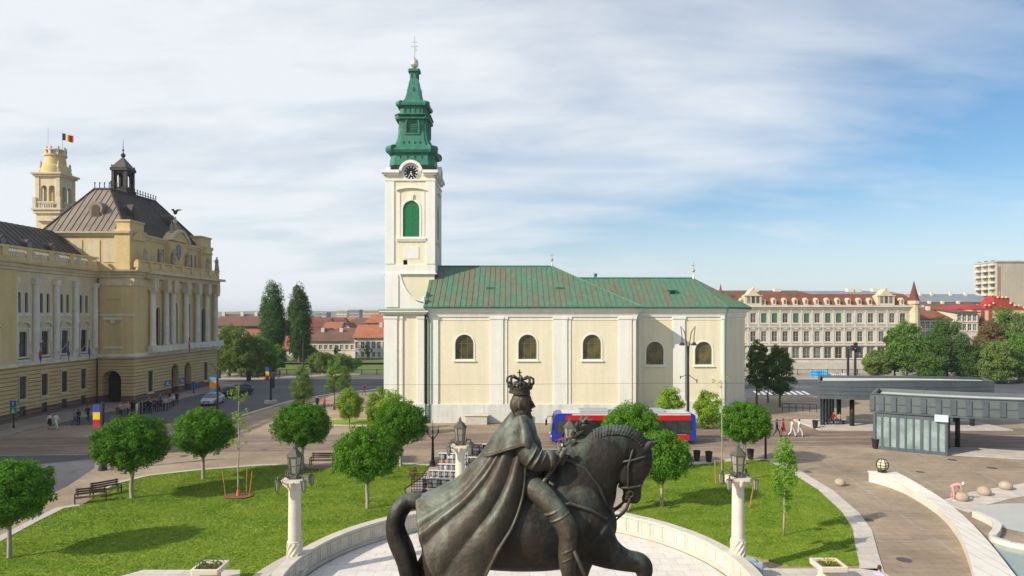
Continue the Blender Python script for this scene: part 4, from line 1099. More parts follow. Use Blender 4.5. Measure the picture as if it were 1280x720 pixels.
m_hroof = mat('hall_roof_brown', (.18, .14, .115), (.25, .205, .17), scale=.6, rough=.6, fine=.12, stretch=(1.5, 1.5, .3), lo=.3, hi=.7)
m_hdark = mat('hall_roof_dark', (.055, .045, .042), (.10, .075, .065), scale=.6, rough=.6, fine=.15, stretch=(1.5, 1.5, .4))  # wing roof colour; also stands for shade on the main roof sides
m_iron = mat('cast_iron', (.035, .03, .028), (.06, .05, .045), scale=3, rough=.6, metal=.3)
m_hglass = glass('hall_glass', (.025, .028, .03), (.06, .065, .07), rough=.15)
m_wood = mat('dark_wood', (.06, .04, .025), (.09, .06, .035), scale=3, rough=.6)
m_pit = mat('passage_dark', (.03, .025, .022), rough=1)
m_hplinth = mat('hall_plinth', (.26, .17, .14), (.20, .13, .11), scale=1, rough=.85, fine=.08)
CH = thing('city_hall', 'ornate ochre city hall with columned corner pavilion and brown mansard roof', 'city hall', (-56, 80, 0), world=True)
XW = -56.0; YB = 92.0; XP = -51.0; YE = 118.0
ys0 = 76.2
bays = [78.1, 81.75, 85.4, 89.2]
pils = [80.0, 83.6, 87.3, 91.35, 76.55]
lo_ = []; up_ = []
for y in bays:
    u = y - ys0
    lo_ += [(u - .55, u + .55, 2.4, 5.0), (u - .5, u + .5, .35, 1.55)]
    up_ += [(u - .85, u - .3, 12.3, 14.65, True), (u + .3, u + .85, 12.3, 14.65, True), (u - .63, u + .63, 7.25, 10.1)]
m1 = MB(); facade(m1, (XW, ys0), (0, 1), (1, 0), YB - ys0, 0, 6.2, lo_, .3); m1.build('lower_wall', m_hrust, CH)
m1 = MB(); facade(m1, (XW, ys0), (0, 1), (1, 0), YB - ys0, 6.2, 17.0, up_, .3); m1.build('upper_wall', m_hpale, CH)
m1 = MB(); fo = []
for y in (72.5, 68, 63.5, 59): fo += [(y - 45 - .6, y - 45 + .6, 7.2, 10.1), (y - 45 - .6, y - 45 + .6, 12.3, 14.6, True)]
facade(m1, (XW + .7, 45), (0, 1), (1, 0), ys0 - 45, 6.2, 17.0, fo, .3); m1.poly([(XW + .7, ys0, 6.2), (XW, ys0, 6.2), (XW, ys0, 17), (XW + .7, ys0, 17)]); m1.build('upper_wall', m_hwall, CH)
m1 = MB(); facade(m1, (XW + .7, 45), (0, 1), (1, 0), ys0 - 45, 0, 6.2, [], .3); m1.poly([(XW + .7, ys0, 0), (XW, ys0, 0), (XW, ys0, 6.2), (XW + .7, ys0, 6.2)]); m1.build('lower_wall', m_hrust, CH)
MB().box(XW - 12, XW - 1.6, 45, YB + 3, 0, 18).build('back_wall', m_hwall, CH)
gwin = win_meshes('hg', 1.1, 2.6, False, m_wood, m_hglass, trim=.12, tm=m_htrim, mull=(1, 1))
bwin = win_meshes('hb', 1.0, 1.2, False, m_wood, m_hglass, mull=(1, 0), sill=False)
mwin = win_meshes('hm', 1.26, 2.85, False, m_wood, m_hglass, trim=.2, tm=m_hwhite, mull=(1, 2), hood='seg')
uwin = win_meshes('hu', .55, 2.35, True, m_wood, m_hglass, trim=.1, tm=m_hwhite, mull=(0, 1))
uwin2 = win_meshes('hu2', 1.2, 2.3, True, m_wood, m_hglass, trim=.15, tm=m_hwhite, mull=(1, 1))
mwin2 = win_meshes('hm2', 1.2, 2.9, False, m_wood, m_hglass, trim=.2, tm=m_hwhite, mull=(1, 2), hood='seg')
for y in bays:
    put_window(gwin, CH, (XW, y, 2.4), (1, 0)); put_window(bwin, CH, (XW, y, .35), (1, 0)); put_window(mwin, CH, (XW, y, 7.25), (1, 0))
    for s_ in (-.575, .575): put_window(uwin, CH, (XW, y + s_, 12.3), (1, 0))
    b = MB(); b.box(XW, XW + .35, y - 1.15, y + 1.15, 6.62, 6.75); b.box(XW, XW + .16, y - 1.0, y + 1.0, 6.75, 7.05); b.build('balustrade_panel', m_hwhite, CH); MB().box(XW, XW + .12, y - 1.25, y + 1.25, 11.9, 12.1).build('window_band', m_hwhite, CH)
for y in (72.5, 68, 63.5, 59):
    put_window(mwin2, CH, (XW + .7, y, 7.2), (1, 0)); put_window(uwin2, CH, (XW + .7, y, 12.3), (1, 0))
for y in pils:
    p = MB(); p.box(XW - .002, XW + .3, y - .48, y + .48, 6.62, 7.6); p.tube([(XW + .2, y, 7.6), (XW + .22, y, 11.5), (XW + .2, y, 15.6)], [.36, .35, .31], 14)
    p.box(XW, XW + .5, y - .5, y + .5, 15.6, 15.85); p.box(XW, XW + .55, y - .45, y + .45, 15.85, 16.3); p.build('pilaster', m_hwhite, CH, bevel=.02)
MB().box(XW + .0, XW + .12, ys0, YB, .0, 1.9).build('base_course', m_hplinth, CH) if False else None
def hcourse(y0, y1, X, z0, z1, o, m=m_htrim, name='string_course'): return MB().box(X - .2, X + o, y0, y1, z0, z1).build(name, m, CH, bevel=.02)
hcourse(ys0, YB, XW, 6.2, 6.6, .3, m_hwhite); hcourse(45, ys0, XW + .7, 6.2, 6.6, .3, m_hwhite)
def hcornice(path, z, name='cornice', m=m_htrim):
    c = MB(); sweep(c, path, [(-.1, z-1.0), (.12, z-1.0), (.15, z-.7), (.35, z-.6), (.4, z-.3), (.85, z-.22), (.95, z), (-.1, z+.02)]); return c.build(name, m, CH)
# paths run so that the outside is on their right
hcornice([(XW, YB), (XW, ys0 + .01), (XW + .7, ys0), (XW + .7, 45)][::-1], 18.05)
# balustrade on the wing
bl_ = MB(); bb = MB(); y = 45.0
XB = XW + .25
bb.box(XB - .25, XB + .05, 45, YB - .1, 18.07, 18.55); bb.box(XB - .3, XB + .1, 45, YB - .1, 19.55, 19.8)
bays_b = [45 + i*3.75 for i in range(13)]
for yb in bays_b:
    if yb > YB: break
    bb.box(XB - .32, XB + .12, yb - .45, yb + .45, 18.55, 19.55)
bb.build('parapet', m_hwall, CH)
for yb in bays_b:
    for k in range(11):
        yy = yb + .62 + k*.25
        if yy < YB - .3 and 72 < yy: bl_.lathe([(.05, 0), (.09, .25), (.05, .5), (.09, .8), (.06, 1.0)], 6, (XB - .1, yy, 18.55))
tag(bl_.build('balusters', m_hwhite, CH), kind='stuff')
MB().box(XB - 1.6, XB - 1.5, 45, YB, 18, 19.9).build('parapet_back', m_hwall, CH)
# mansard roof of the wing
mr0 = [(XW - .9, 45, 18.9), (XW - .9, YB + 3.5, 18.9), (-62, YB + 3.5, 23.4), (-62, 45, 23.4)]
mr1 = [(-62, 45, 23.4), (-62, YB + 3.5, 23.4), (-68, YB + 3.5, 22.6), (-68, 45, 22.6)]
r = MB(); r.poly(mr0); r.poly(mr1); r.poly([(-68, 45, 22.6), (-68, YB + 3.5, 22.6), (-70, YB + 3.5, 18), (-70, 45, 18)])
wr = r.build('wing_roof', m_hdark, CH)
s_ = MB(); seams(s_, mr0, 1.0, .06, .07); tag(s_.build('roof_seams', m_hdark, wr), kind='stuff')
for y in (78, 82.3, 86.6, 73.5, 69):
    d_ = MB(); x = XW - 2.6
    d_.tube([(x - 1.6, y, 20.6), (x + .45, y, 20.5)], .62, 14); d_.build('dormer', m_hdark, CH); 
    MB().tube([(x + .452, y, 20.5), (x + .47, y, 20.5)], .44, 14).build('dormer_pane', m_hglass, CH)
MB().tube([(XW + .4, YB - .25, 17), (XW + .25, YB - .25, 16.2), (XW + .2, YB - .25, .2)], .08, 8).build('downpipe', m_iron, CH)

# corner pavilion
sidew = XP - XW
m1 = MB(); facade(m1, (XW, YB), (1, 0), (0, -1), sidew, 0, 6.2, [(.7, 3.3, 0, 4.55, True)], 1.6)
facade(m1, (XP, YB), (0, 1), (1, 0), YE - YB, 0, 6.2, [(10.2, 12.4, 0, 4.6, True), (14.3, 16.5, 0, 4.6, True), (3.6, 4.9, 1.2, 4.2), (21, 22.3, 1.2, 4.2)], 1.2)
m1.build('lower_wall', m_hrust, CH)
MB().box(XW + .3, XP - 1.0, YB + 1.65, YB + 1.75, .0, 6).build('passage_wall', m_pit, CH); MB().box(XP - 1.35, XP - 1.25, YB + 8, YB + 18, .0, 6).build('passage_wall', m_pit, CH)
for yy in (11.3, 15.4):
    d_ = MB(); d_.extr([(XP - .9, YB + yy + u, z) for u, z in outline(2.1, 4.5, 'round')], (.06, 0, 0)); db = d_.build('door', m_wood, CH)
m1 = MB(); facade(m1, (XW, YB), (1, 0), (0, -1), sidew, 6.2, 17.1, [(1.2, 3.2, 12.6, 14.2), (1.3, 3.1, 7.9, 11.2)], .12)
m1.poly([(XW + 1.2, YB + .115, 12.6), (XW + 3.2, YB + .115, 12.6), (XW + 3.2, YB + .115, 14.2), (XW + 1.2, YB + .115, 14.2)])
m1.poly([(XW + 1.3, YB + .115, 7.9), (XW + 3.1, YB + .115, 7.9), (XW + 3.1, YB + .115, 11.2), (XW + 1.3, YB + .115, 11.2)])
pw_ = [(10.55, 12.05, 7.6, 14.0, True), (14.65, 16.15, 7.6, 14.0, True), (5.7, 6.9, 7.6, 13.2, True), (20.0, 21.2, 7.6, 13.2, True)]
facade(m1, (XP, YB), (0, 1), (1, 0), YE - YB, 6.2, 17.1, pw_, .45)
m1.poly([(XP, YE, 0), (XP - 12, YE, 0), (XP - 12, YE, 17.1), (XP, YE, 17.1)])
m1.build('upper_wall', m_hwall, CH)
for q in ((.95, 3.45, .12, 7.5, 7.8), (.95, 3.45, .18, 11.4, 11.7), (0, 5, .1, 11.9, 12.15), (1.9, 2.5, .12, 10.9, 11.4)): MB().box(XW + q[0], XW + q[1], YB - q[2], YB, q[3], q[4]).build('blind_window_trim', m_hwhite, CH)
big = win_meshes('hbig', 1.5, 6.4, True, m_wood, m_hglass, trim=.22, tm=m_hwhite, mull=(2, 4), recess=.3)
sml = win_meshes('hsml', 1.2, 5.6, True, m_wood, m_hglass, trim=.18, tm=m_hwhite, mull=(1, 4), recess=.3)
lw = win_meshes('hlw', 1.3, 3.0, False, m_wood, m_hglass, trim=.15, tm=m_htrim, mull=(1, 2))
for a in (11.3, 15.4): put_window(big, CH, (XP, YB + a, 7.6), (1, 0))
for a in (6.3, 20.6): put_window(sml, CH, (XP, YB + a, 7.6), (1, 0))
for a in (4.25, 21.65): put_window(lw, CH, (XP, YB + a, 1.2), (1, 0))
cp = [(-57.2 + 1.2, YB), (XP, YB), (XP, YE), (XP - 12, YE)]
hcornice(cp, 18.1)
c_ = MB(); sweep(c_, cp, [(-.1, 6.15), (.3, 6.2), (.45, 6.45), (.35, 6.75), (-.1, 6.8)]); c_.build('string_course', m_hwhite, CH)
c_ = MB(); sweep(c_, cp, [(-.1, 16.0), (.14, 16.0), (.14, 16.9), (-.1, 16.9)]); c_.build('frieze', m_htrim, CH)
# pair of projecting blocks under columns + columns
for y in (95.9, 99.6, 101.6, 105.7, 109.5, 112.9, 116.2):
    p = MB(); c = (XP + .55, y, 0)
    p.box(c[0] - .5, c[0] + .45, y - .48, y + .48, 6.8, 7.7)
    p.lathe([(.46, 7.7), (.5, 7.82), (.42, 7.95), (.41, 8.0), (.40, 10.5), (.34, 14.8), (.33, 14.9), (.42, 15.0), (.36, 15.1), (.44, 15.45)], 18, c)
    p.build('column_shaft', m_hwhite, CH, auto=.6)
    q = MB(); q.box(c[0] - .5, c[0] + .5, y - .5, y + .5, 15.46, 15.7); q.tube([(c[0] + .42, y - .45, 15.38), (c[0] + .42, y + .45, 15.38)], .15, 8); q.box(c[0] - .6, c[0] + .55, y - .55, y + .55, 15.7, 17.1)
    q.build('capital', m_htrim, CH)
bal = MB(); bal.box(XP + .0, XP + 1.3, YB + 2.6, YE - .3, 6.81, 6.95); bal.box(XP + 1.15, XP + 1.3, YB + 2.6, YE - .3, 6.95, 7.7); bal.build('balcony', m_hwhite, CH)
bo = MB(); bo.box(XP - .1, XP + .62, YB + 2.6, YE - .2, 17.1, 18.12); bo.box(XP, XP + 1.5, YB + 2.4, YE - .0, 17.75, 18.12); bo.build('entablature', m_htrim, CH)
# balustrade above cornice
b = MB(); b.box(XP + .15, XP + .45, YB + .2, YE - .2, 18.13, 18.5); b.box(XP + .1, XP + .5, YB + .2, YE - .2, 19.35, 19.55)
for i in range(9): yy = YB + .5 + i*3.1; b.box(XP + .05, XP + .55, yy - .35, yy + .35, 18.5, 19.35)
b.box(XP - .1, XP + .3, YB + .2, YE - .2, 18.5, 19.3)
b.build('parapet', m_hwall, CH)
# attic
AX = XP - 1.2
m1 = MB(); at = [(2.6 + 1.3*i, 3.25 + 1.3*i, 19.6, 21.9, True) for i in range(4, 7)] + [(2.6 + 1.3*i, 3.25 + 1.3*i, 19.6, 21.9, True) for i in range(12, 15)]
facade(m1, (AX, YB + .6), (0, 1), (1, 0), YE - YB - 1.2, 18, 23.1, at, .35)
facade(m1, (-64, YB + .6), (1, 0), (0, -1), AX + 64, 18, 23.3, [], .3)
m1.poly([(AX, YE - .6, 18), (AX - 11, YE - .6, 18), (AX - 11, YE - .6, 23.1), (AX, YE - .6, 23.1)])
m1.build('attic_wall', m_hwall, CH)
for a in at: put_window(win_meshes('hat', .65, 2.3, True, m_wood, m_hglass, trim=.1, tm=m_hwhite, mull=(0, 1)), CH, (AX, YB + .6 + (a[0] + a[1])/2, 19.6), (1, 0))
hc = MB(); sweep(hc, [(-64, YB + .6), (AX, YB + .6), (AX, YE - .6), (AX - 11, YE - .6)], [(-.1, 22.7), (.2, 22.7), (.3, 22.95), (.55, 23.1), (.6, 23.35), (-.1, 23.36)]); hc.build('attic_cornice', m_htrim, CH)
bk = MB()
for x in (-62.6, -60.2, -57.8, -55.4): bk.box(x, x + 1.9, YB + .52, YB + .598, 19.2, 22.2)
bk.build('attic_panel', m_hpale, CH)
for y0, y1, zt in ((YB + .3, YB + 4.2, 24.7), (YE - 4.4, YE - .4, 25.0)):
    t_ = MB(); t_.box(AX - 1.6, AX + .5, y0, y1, 18.1, 23.0); t_.box(AX - 1.7, AX + .7, y0 - .12, y1 + .12, 23.37, 23.6); t_.box(AX - 1.4, AX + .4, y0 + .2, y1 - .2, 23.6, zt); t_.box(AX - 1.55, AX + .55, y0 + .05, y1 - .05, zt, zt + .25)
    arc = [(y0 + .3 + (y1 - y0 - .6)*i/10, 22.3 + 1.2*math.sin(PI*i/10)) for i in range(11)]
    t_.extr([(AX + .5, y, z) for y, z in arc], (.35, 0, 0)); t_.build('corner_turret', m_hwall, CH, bevel=.03)
# central pediment with crest
ym = 105.2
t_ = MB(); t_.box(AX - .8, AX + .8, ym - 2.6, ym + 2.6, 18.1, 23.2); arc = [(ym - 2.9 + 5.8*i/14, 23.3 + 1.7*math.sin(PI*i/14)) for i in range(15)]
t_.extr([(AX - .4, y, z) for y, z in arc], (1.5, 0, 0)); t_.build('pediment', m_hwall, CH, bevel=.03)
t_ = MB(); a2 = [(ym - 3.1 + 6.2*i/14, 23.35 + 1.85*math.sin(PI*i/14)) for i in range(15)]; a1 = [(ym - 2.7 + 5.4*i/14, 23.3 + 1.45*math.sin(PI*i/14)) for i in range(15)]
t_.extr([(AX + .9, y, z) for y, z in a2] + [(AX + .9, y, z) for y, z in reversed(a1)], (.45, 0, 0)); t_.build('pediment_moulding', m_htrim, CH)
t_ = MB(); t_.extr([(AX + .82, ym + u, z) for u, z in ((-.6, 22.6), (-.62, 21.3), (0, 20.4), (.62, 21.3), (.6, 22.6), (0, 22.9))], (.12, 0, 0)); t_.build('coat_of_arms', mat('crest_blue', (.10, .16, .32), (.3, .28, .22), scale=3, rough=.6), CH)
def figure_mesh(h=2.3):
    m = MB(); m.tube([(0, 0, 0), (0, .03, h*.25), (0, 0, h*.5), (0, 0, h*.68), (0, 0, h*.8), (0, 0, h*.86)], [h*.16, h*.14, h*.11, h*.12, h*.10, h*.04], 10)
    m.ell((0, 0, h*.93), h*.062, n=10, m=7); m.tube([(0, .09*h, h*.78), (.10*h, .14*h, h*.6), (.16*h, .06*h, h*.5)], [.04*h, .035*h, .025*h], 7)
    m.tube([(0, -.09*h, h*.78), (.06*h, -.16*h, h*.62), (.1*h, -.2*h, h*.75)], [.04*h, .035*h, .025*h], 7); m.box(-.15*h, .15*h, -.15*h, .15*h, -.12, .02); return m
fm_ = figure_mesh().mesh('roof_statue', mat('weathered_stone', (.42, .36, .27), (.25, .22, .18), scale=2.5, rough=.9, fine=.1))
for (x, y, z, s_) in ((XP + .3, YE - .8, 19.6, 1.05), (XP + .3, 94.3, 19.6, .8), (XP + .3, 98.6, 19.6, .9), (AX + 1.2, ym - 2.2, 19.7, 1.0), (AX + 1.2, ym + 2.2, 19.7, 1.0), (XP + .3, 113.6, 19.6, .9), (AX + .3, ym - 1.2, 24.4, .75), (AX + .3, ym + 1.2, 24.4, .75), (AX + .3, ym, 24.9, 1.0)):
    link('roof_statue', fm_, CH, loc=(x, y, z), scale=(s_, s_, s_), rz=y)
e = MB(); c = (AX + .3, ym, 27.8); e.ell(c, .3, .22, .3); e.tube([(c[0], c[1], c[2]), (c[0], c[1] - .7, c[2] + .35), (c[0] + .1, c[1] - 1.5, c[2] + .2)], [.22, .16, .04], 6, lat=(1, 0, 0)); e.tube([(c[0], c[1], c[2]), (c[0], c[1] + .7, c[2] + .5), (c[0] + .1, c[1] + 1.9, c[2] + .75)], [.22, .16, .04], 6, lat=(1, 0, 0)); e.tube([(c[0], c[1], c[2] + .1), (c[0] + .25, c[1], c[2] + .45)], [.14, .07], 6)
e.build('bronze_bird', m_iron, CH)
# main roof
r0 = [(-64, YB + .8, 23.4), (-52.4, YB + .8, 23.4), (-52.4, YE - .8, 23.4), (-64, YE - .8, 23.4)]
r1 = [(-60.6, 99, 30.3), (-58.3, 99, 30.3), (-58.3, 111.6, 30.6), (-60.6, 111.6, 30.6)]
for a, b, mm in ((0, 1, m_hroof), (1, 2, m_hdark), (2, 3, m_hdark), (3, 0, m_hdark)):  # sunlit front face brown, other faces dark: shade put into the colour
    fc = [r0[a], r0[b], r1[b], r1[a]]; o = MB().poly(fc).build('main_roof', mm, CH); s_ = MB(); seams(s_, fc, .85, .07, .08); tag(s_.build('roof_seams', mm, o), kind='stuff')
rp = MB(); rp.poly(r1)
for a, b in ((0, 1), (1, 2), (2, 3), (3, 0)): rp.tube([r1[a], r1[b]], .2, 8); rp.tube([r0[a], r1[a]], .16, 8)
rp.build('roof_ridge', m_iron, CH)
cr = MB()
for i in range(17):
    y = 99 + i*.78; cr.box(-58.25, -58.15, y - .04, y + .04, 30.5, 31.3); cr.ell((-58.2, y, 31.4), .12, n=6, m=4)
for i in range(4): x = -60.5 + i*.7; cr.box(x - .04, x + .04, 98.9, 99, 30.4, 31.2); cr.ell((x, 99, 31.2), .12, n=6, m=4)
cr.box(-58.24, -58.16, 99, 111.5, 30.9, 30.98)
cr.build('roof_cresting', m_iron, CH)
for (x, y, z, N_, mm) in ((-57.9, 95.6, 26.2, (0, -1), m_hroof), (-55.2, 98.8, 26.4, (1, 0), m_hdark), (-55.2, 109.5, 26.4, (1, 0), m_hdark)):  # dormers repeat the painted lit and shaded roof colours
    d_ = MB(); d_.extr([(u, -.6, v_ - .9) for u, v_ in outline(1.9, 1.6, None)] , (0, 2.2, 0)); d_.tube([(0, -.7, .7), (0, 1.6, .7)], [.95, .95], 16)
    link('dormer', d_.mesh('dormer', mm), CH, loc=(x, y, z), rz=rotN(N_)); d2 = MB(); d2.extr([(u, -.74, v_ - .6) for u, v_ in outline(1.1, 1.8, 'round')], (0, .03, 0)); link('dormer_shutter', d2.mesh('dormer_shutter', m_wood), CH, loc=(x, y, z), rz=rotN(N_))
lx, ly, q_ = -59.6, 104.6, .64
l_ = MB(); l_.box(lx - 1.3, lx + 1.3, ly - 1.3, ly + 1.3, 30.2, 31.1)
for sx in (-1, 1):
    for sy in (-1, 1): l_.box(lx + sx*.95 - .2, lx + sx*.95 + .2, ly + sy*.95 - .2, ly + sy*.95 + .2, 31.1, 34.0); l_.ell((lx + sx*1.1, ly + sy*1.1, 34.75), .14, n=6, m=5)
for N_ in ((0, -1), (1, 0), (0, 1), (-1, 0)):
    U_ = (-N_[1], N_[0])
    facade(l_, (lx + N_[0]*.9 - U_[0]*.9, ly + N_[1]*.9 - U_[1]*.9), U_, N_, 1.8, 31.1, 34.0, [(.4, 1.4, 31.5, 33.6, True)], .2)
l_.box(lx - 1.3, lx + 1.3, ly - 1.3, ly + 1.3, 34.0, 34.4); l_.build('lantern', m_iron, CH)
l_ = MB(); l_.lathe([(1.35, 34.4), (.9, 35.0), (.35, 35.8), (.1, 36.2)], c=(lx, ly, 0), sq=.1); l_.build('lantern_roof', m_hdark, CH)
l_ = MB(); l_.ell((lx, ly, 36.5), .34); l_.tube([(lx, ly, 36.7), (lx, ly, 37.4), (lx, ly, 39.0)], [.1, .06, .02], 6); l_.ell((lx, ly, 37.3), .16, n=8, m=6); l_.build('lantern_finial', m_iron, CH)
# blue notice boards, small flags on the facade
for px, py in ((210, 479), (228, 475.5)):
    Yp = 51*853/(640 - px); z = WZ(py, Yp)
    o = MB().box(XP + .02, XP + .1, Yp - 1.0, Yp + .7, z - .35, z + .35).build('notice_board', mat('sign_blue', (.05, .08, .35), rough=.5), CH)
    k = MB(); 
    for i in range(3): k.box(XP + .101, XP + .106, Yp - .8, Yp + .45 - .2*i, z - .2 + .18*i, z - .13 + .18*i)
    k.build('notice_lettering', m_white, o)
fc_ = {'red': (.45, .02, .03), 'yellow': (.75, .5, .03), 'blue': (.03, .06, .32), 'orange': (.8, .32, .03)}
FM = {k: mat('flag_' + k, v, tuple(x*.8 for x in v), scale=2, rough=.7) for k, v in fc_.items()}
def wall_flag(X, y, z, cols, label, up=1.4):
    t = thing('wall_flag', label, 'flag', (X, y, z), world=False)
    a = MB().tube([(0, 0, 0), (1.6, 0, 1.9)], .04, 6).build('pole', m_hwhite, t)
    f = MB(); n = 7; mats_ = [FM[c] for c in cols]
    P = []
    for i in range(n):
        zz = 1.6 - i*2.4/(n-1); P.append([(1.35 + .12*math.sin(i*1.3 + j) - j*.02, -.12 + .28*j/3*(1 if i else .9) - .1, zz) for j in range(4)])
    for i in range(n-1):
        for j in range(3):
            f.k = min(len(cols) - 1, int(i*len(cols)/(n-1))); f.poly([P[i][j], P[i][j+1], P[i+1][j+1], P[i+1][j]])
    fl = f.build('flag', mats_, t); sm = fl.modifiers.new('s', 'SOLIDIFY'); sm.thickness = .015
    return t
wall_flag(XW + .2, 78.9, 7.2, ('red', 'red', 'blue'), 'red and blue flag hanging limp on the city hall wing, nearest the left edge')
wall_flag(XW + .2, 83.9, 7.2, ('blue', 'blue', 'red'), 'thin blue and red flag hanging on the city hall wing, middle of three')
wall_flag(XW + .2, 88.0, 7.2, ('blue',), 'plain blue flag hanging on the city hall wing, nearest the corner pavilion')
wall_flag(XP + 1.2, 102.6, 7.2, ('red',), 'small red flag sticking out between the tall windows of the pavilion')

# clock tower behind ----------------------------------------------------
tx, ty = -83.6, 125.0; kk = ty / F
TH = thing('hall_tower', 'cream stone lookout tower with arched openings behind the city hall roof', 'tower', (tx, ty, 0), world=True)
hw = 2.1
t_ = MB()
for N_ in ((0, -1), (1, 0), (0, 1), (-1, 0)):
    U_ = (-N_[1], N_[0]); O_ = (tx + N_[0]*hw - U_[0]*hw, ty + N_[1]*hw - U_[1]*hw)
    facade(t_, O_, U_, N_, 2*hw, 0, 37.0, [(.85, 1.95, 32.2, 35.4, True), (2.25, 3.35, 32.2, 35.4, True)], .5)
t_.build('shaft', m_hpale, TH); MB().box(tx - 1.3, tx + 1.3, ty - 1.3, ty + 1.3, 31, 37).build('inner_core', m_hwall, TH)
def tb_(z0, z1, o, m=m_htrim): return MB().box(tx - hw - o, tx + hw + o, ty - hw - o, ty + hw + o, z0, z1).build('cornice', m, TH, bevel=.05)
tb_(30.9, 31.3, .6); tb_(30.3, 30.9, .35); tb_(37.0, 37.35, .4); tb_(37.35, 37.7, .65); tb_(27, 27.4, .3)
b = MB()
for N_ in ((0, -1), (1, 0)):
    for i in range(7):
        u = -1.2 + i*.4; b.lathe([(.08, 0), (.13, .3), (.08, .6), (.12, .9)], 6, (tx + (u if N_[1] else (hw + .45)), ty + (u if N_[0] else -(hw + .45)), 31.3))
    if N_[1]: b.box(tx - 1.5, tx + 1.5, ty - hw - .6, ty - hw - .3, 32.2, 32.4)
    else: b.box(tx + hw + .3, tx + hw + .6, ty - 1.5, ty + 1.5, 32.2, 32.4)
b.build('balcony_rail', m_hwhite, TH)
for sx in (-1, 1):
    for sy in (-1, 1):
        c = MB(); c.box(tx + sx*(hw - .25) - .38, tx + sx*(hw - .25) + .38, ty + sy*(hw - .25) - .38, ty + sy*(hw - .25) + .38, 31.3, 37.0)
        c.box(tx + sx*(hw + .1) - .33, tx + sx*(hw + .1) + .33, ty + sy*(hw + .1) - .33, ty + sy*(hw + .1) + .33, 31.3, 33.2); c.build('corner_pier', m_htrim, TH, bevel=.04)
        u = MB(); u.lathe([(.34, 0), (.38, .5), (.2, .8), (.3, 1.2), (.17, 1.6), (.2, 1.9), (.04, 2.3)], 8, (tx + sx*(hw - .5), ty + sy*(hw - .5), 37.7)); u.build('pinnacle', m_htrim, TH)
a = MB(); arc = [(-1.7 + 3.4*i/12, .7*math.sin(PI*i/12)) for i in range(13)]
a.extr([(tx + u, ty - hw - .5, 28.9 + z*1.2) for u, z in arc], (0, .55, 0)); a.build('arched_hood', m_htrim, TH)
d_ = MB(); d_.lathe([(2.5, 37.7), (2.4, 38.6), (2.15, 39.2), (1.75, 39.4), (1.6, 40.9), (1.85, 41.0), (1.85, 41.3), (1.65, 41.3), (1.6, 41.35)], 12, (tx, ty, 0)); d_.build('drum', m_hwall, TH, auto=.6)
d_ = MB()
for i in range(8):
    q = 2*PI*i/8; d_.box(tx + 1.5*math.cos(q) - .22, tx + 1.5*math.cos(q) + .22, ty + 1.5*math.sin(q) - .22, ty + 1.5*math.sin(q) + .22, 41.3, 42.7)
d_.lathe([(1.3, 41.3), (1.3, 42.0)], 12, (tx, ty, 0)); d_.lathe([(1.8, 42.0), (1.8, 42.2)], 12, (tx, ty, 0))
d_.build('crown_parapet', m_hwhite, TH)
MB().tube([(WX(60, ty), ty, 42), (WX(60, ty), ty, 46.3)], .05, 6).build('antenna', m_hwhite, TH)
fl = thing('flagpole', 'blue yellow and red flag flying above the stone tower', 'flag', (WX(80, ty), ty - .5, 43.2), world=False)
MB().tube([(0, 0, -2.2), (0, 0, 2.2)], .06, 6).build('pole', m_hwhite, fl)
f = MB(); n = 12
for i in range(n):
    for a_, b_ in (((i)/n, (i+1)/n),):
        w_x = lambda t: t*2.0; w_y = lambda t: .18*math.sin(t*9); w_z = lambda t: -.45*t + .06*math.sin(t*7)
        f.k = min(2, int(a_*3)); f.poly([(w_x(a_), w_y(a_), .75 + w_z(a_)), (w_x(b_), w_y(b_), .75 + w_z(b_)), (w_x(b_), w_y(b_), 2.0 + w_z(b_)), (w_x(a_), w_y(a_), 2.0 + w_z(a_))])
o = f.build('flag', [FM['blue'], FM['yellow'], FM['red']], fl); q = o.modifiers.new('s', 'SOLIDIFY'); q.thickness = .02
# ------------------------------------------------------------------ palace beyond the river
YP = 180.0
def pz(y): return WZ(y, YP)
m_pal = mat('palace_cream', (.62, .53, .36), (.54, .455, .30), scale=.3, rough=.9, fine=.06)
m_palt = mat('palace_trim', (.66, .62, .52), (.55, .51, .43), scale=.6, rough=.85, fine=.05)
m_tile = mat('red_tiles', (.18, .062, .042), (.14, .048, .034), scale=.5, rough=.8, fine=.2, vary=.12)
m_tile2 = mat('orange_tiles', (.29, .11, .06), (.22, .08, .045), scale=.4, rough=.8, fine=.2, vary=.15)
m_tileb = mat('brown_tiles', (.17, .09, .06), (.12, .07, .05), scale=.4, rough=.85, fine=.2)
m_slate = mat('grey_sheet_roof', (.24, .26, .29), (.19, .21, .23), scale=.3, rough=.5, fine=.08)
m_pgl = glass('palace_glass', (.05, .06, .06), (.11, .12, .12), rough=.2)
m_pgr = mat('palace_green_shutter', (.06, .15, .10), (.08, .19, .13), scale=1, rough=.6)
PL = thing('palace', 'long cream four storey palace with red mansard roof beyond the river', 'palace', (WX(1030, YP), YP, 0), world=True)
PX0, PX1 = WX(900, YP), WX(1150, YP)
wx_ = [WX(941.5 + 13.35*i, YP) for i in range(15)]; wx_ = [WX(915, YP), WX(928, YP)] + [x for x in wx_ if x < WX(1138, YP)]
ops = []
for x in wx_:
    u = x - PX0
    ops += [(u - .75, u + .75, pz(403.5), pz(391.5)), (u - .75, u + .75, pz(427), pz(414)), (u - .95, u + .95, -.4, pz(434))]
m1 = MB(); facade(m1, (PX0, YP), (1, 0), (0, -1), PX1 - PX0, -4, 14.3, ops, .35); 
m1.poly([(PX1, YP, -4), (PX1, YP + 25, -4), (PX1, YP + 25, 14.3), (PX1, YP, 14.3)]); m1.poly([(PX0, YP, -4), (PX0, YP + 25, -4), (PX0, YP + 25, 14.3), (PX0, YP, 14.3)])
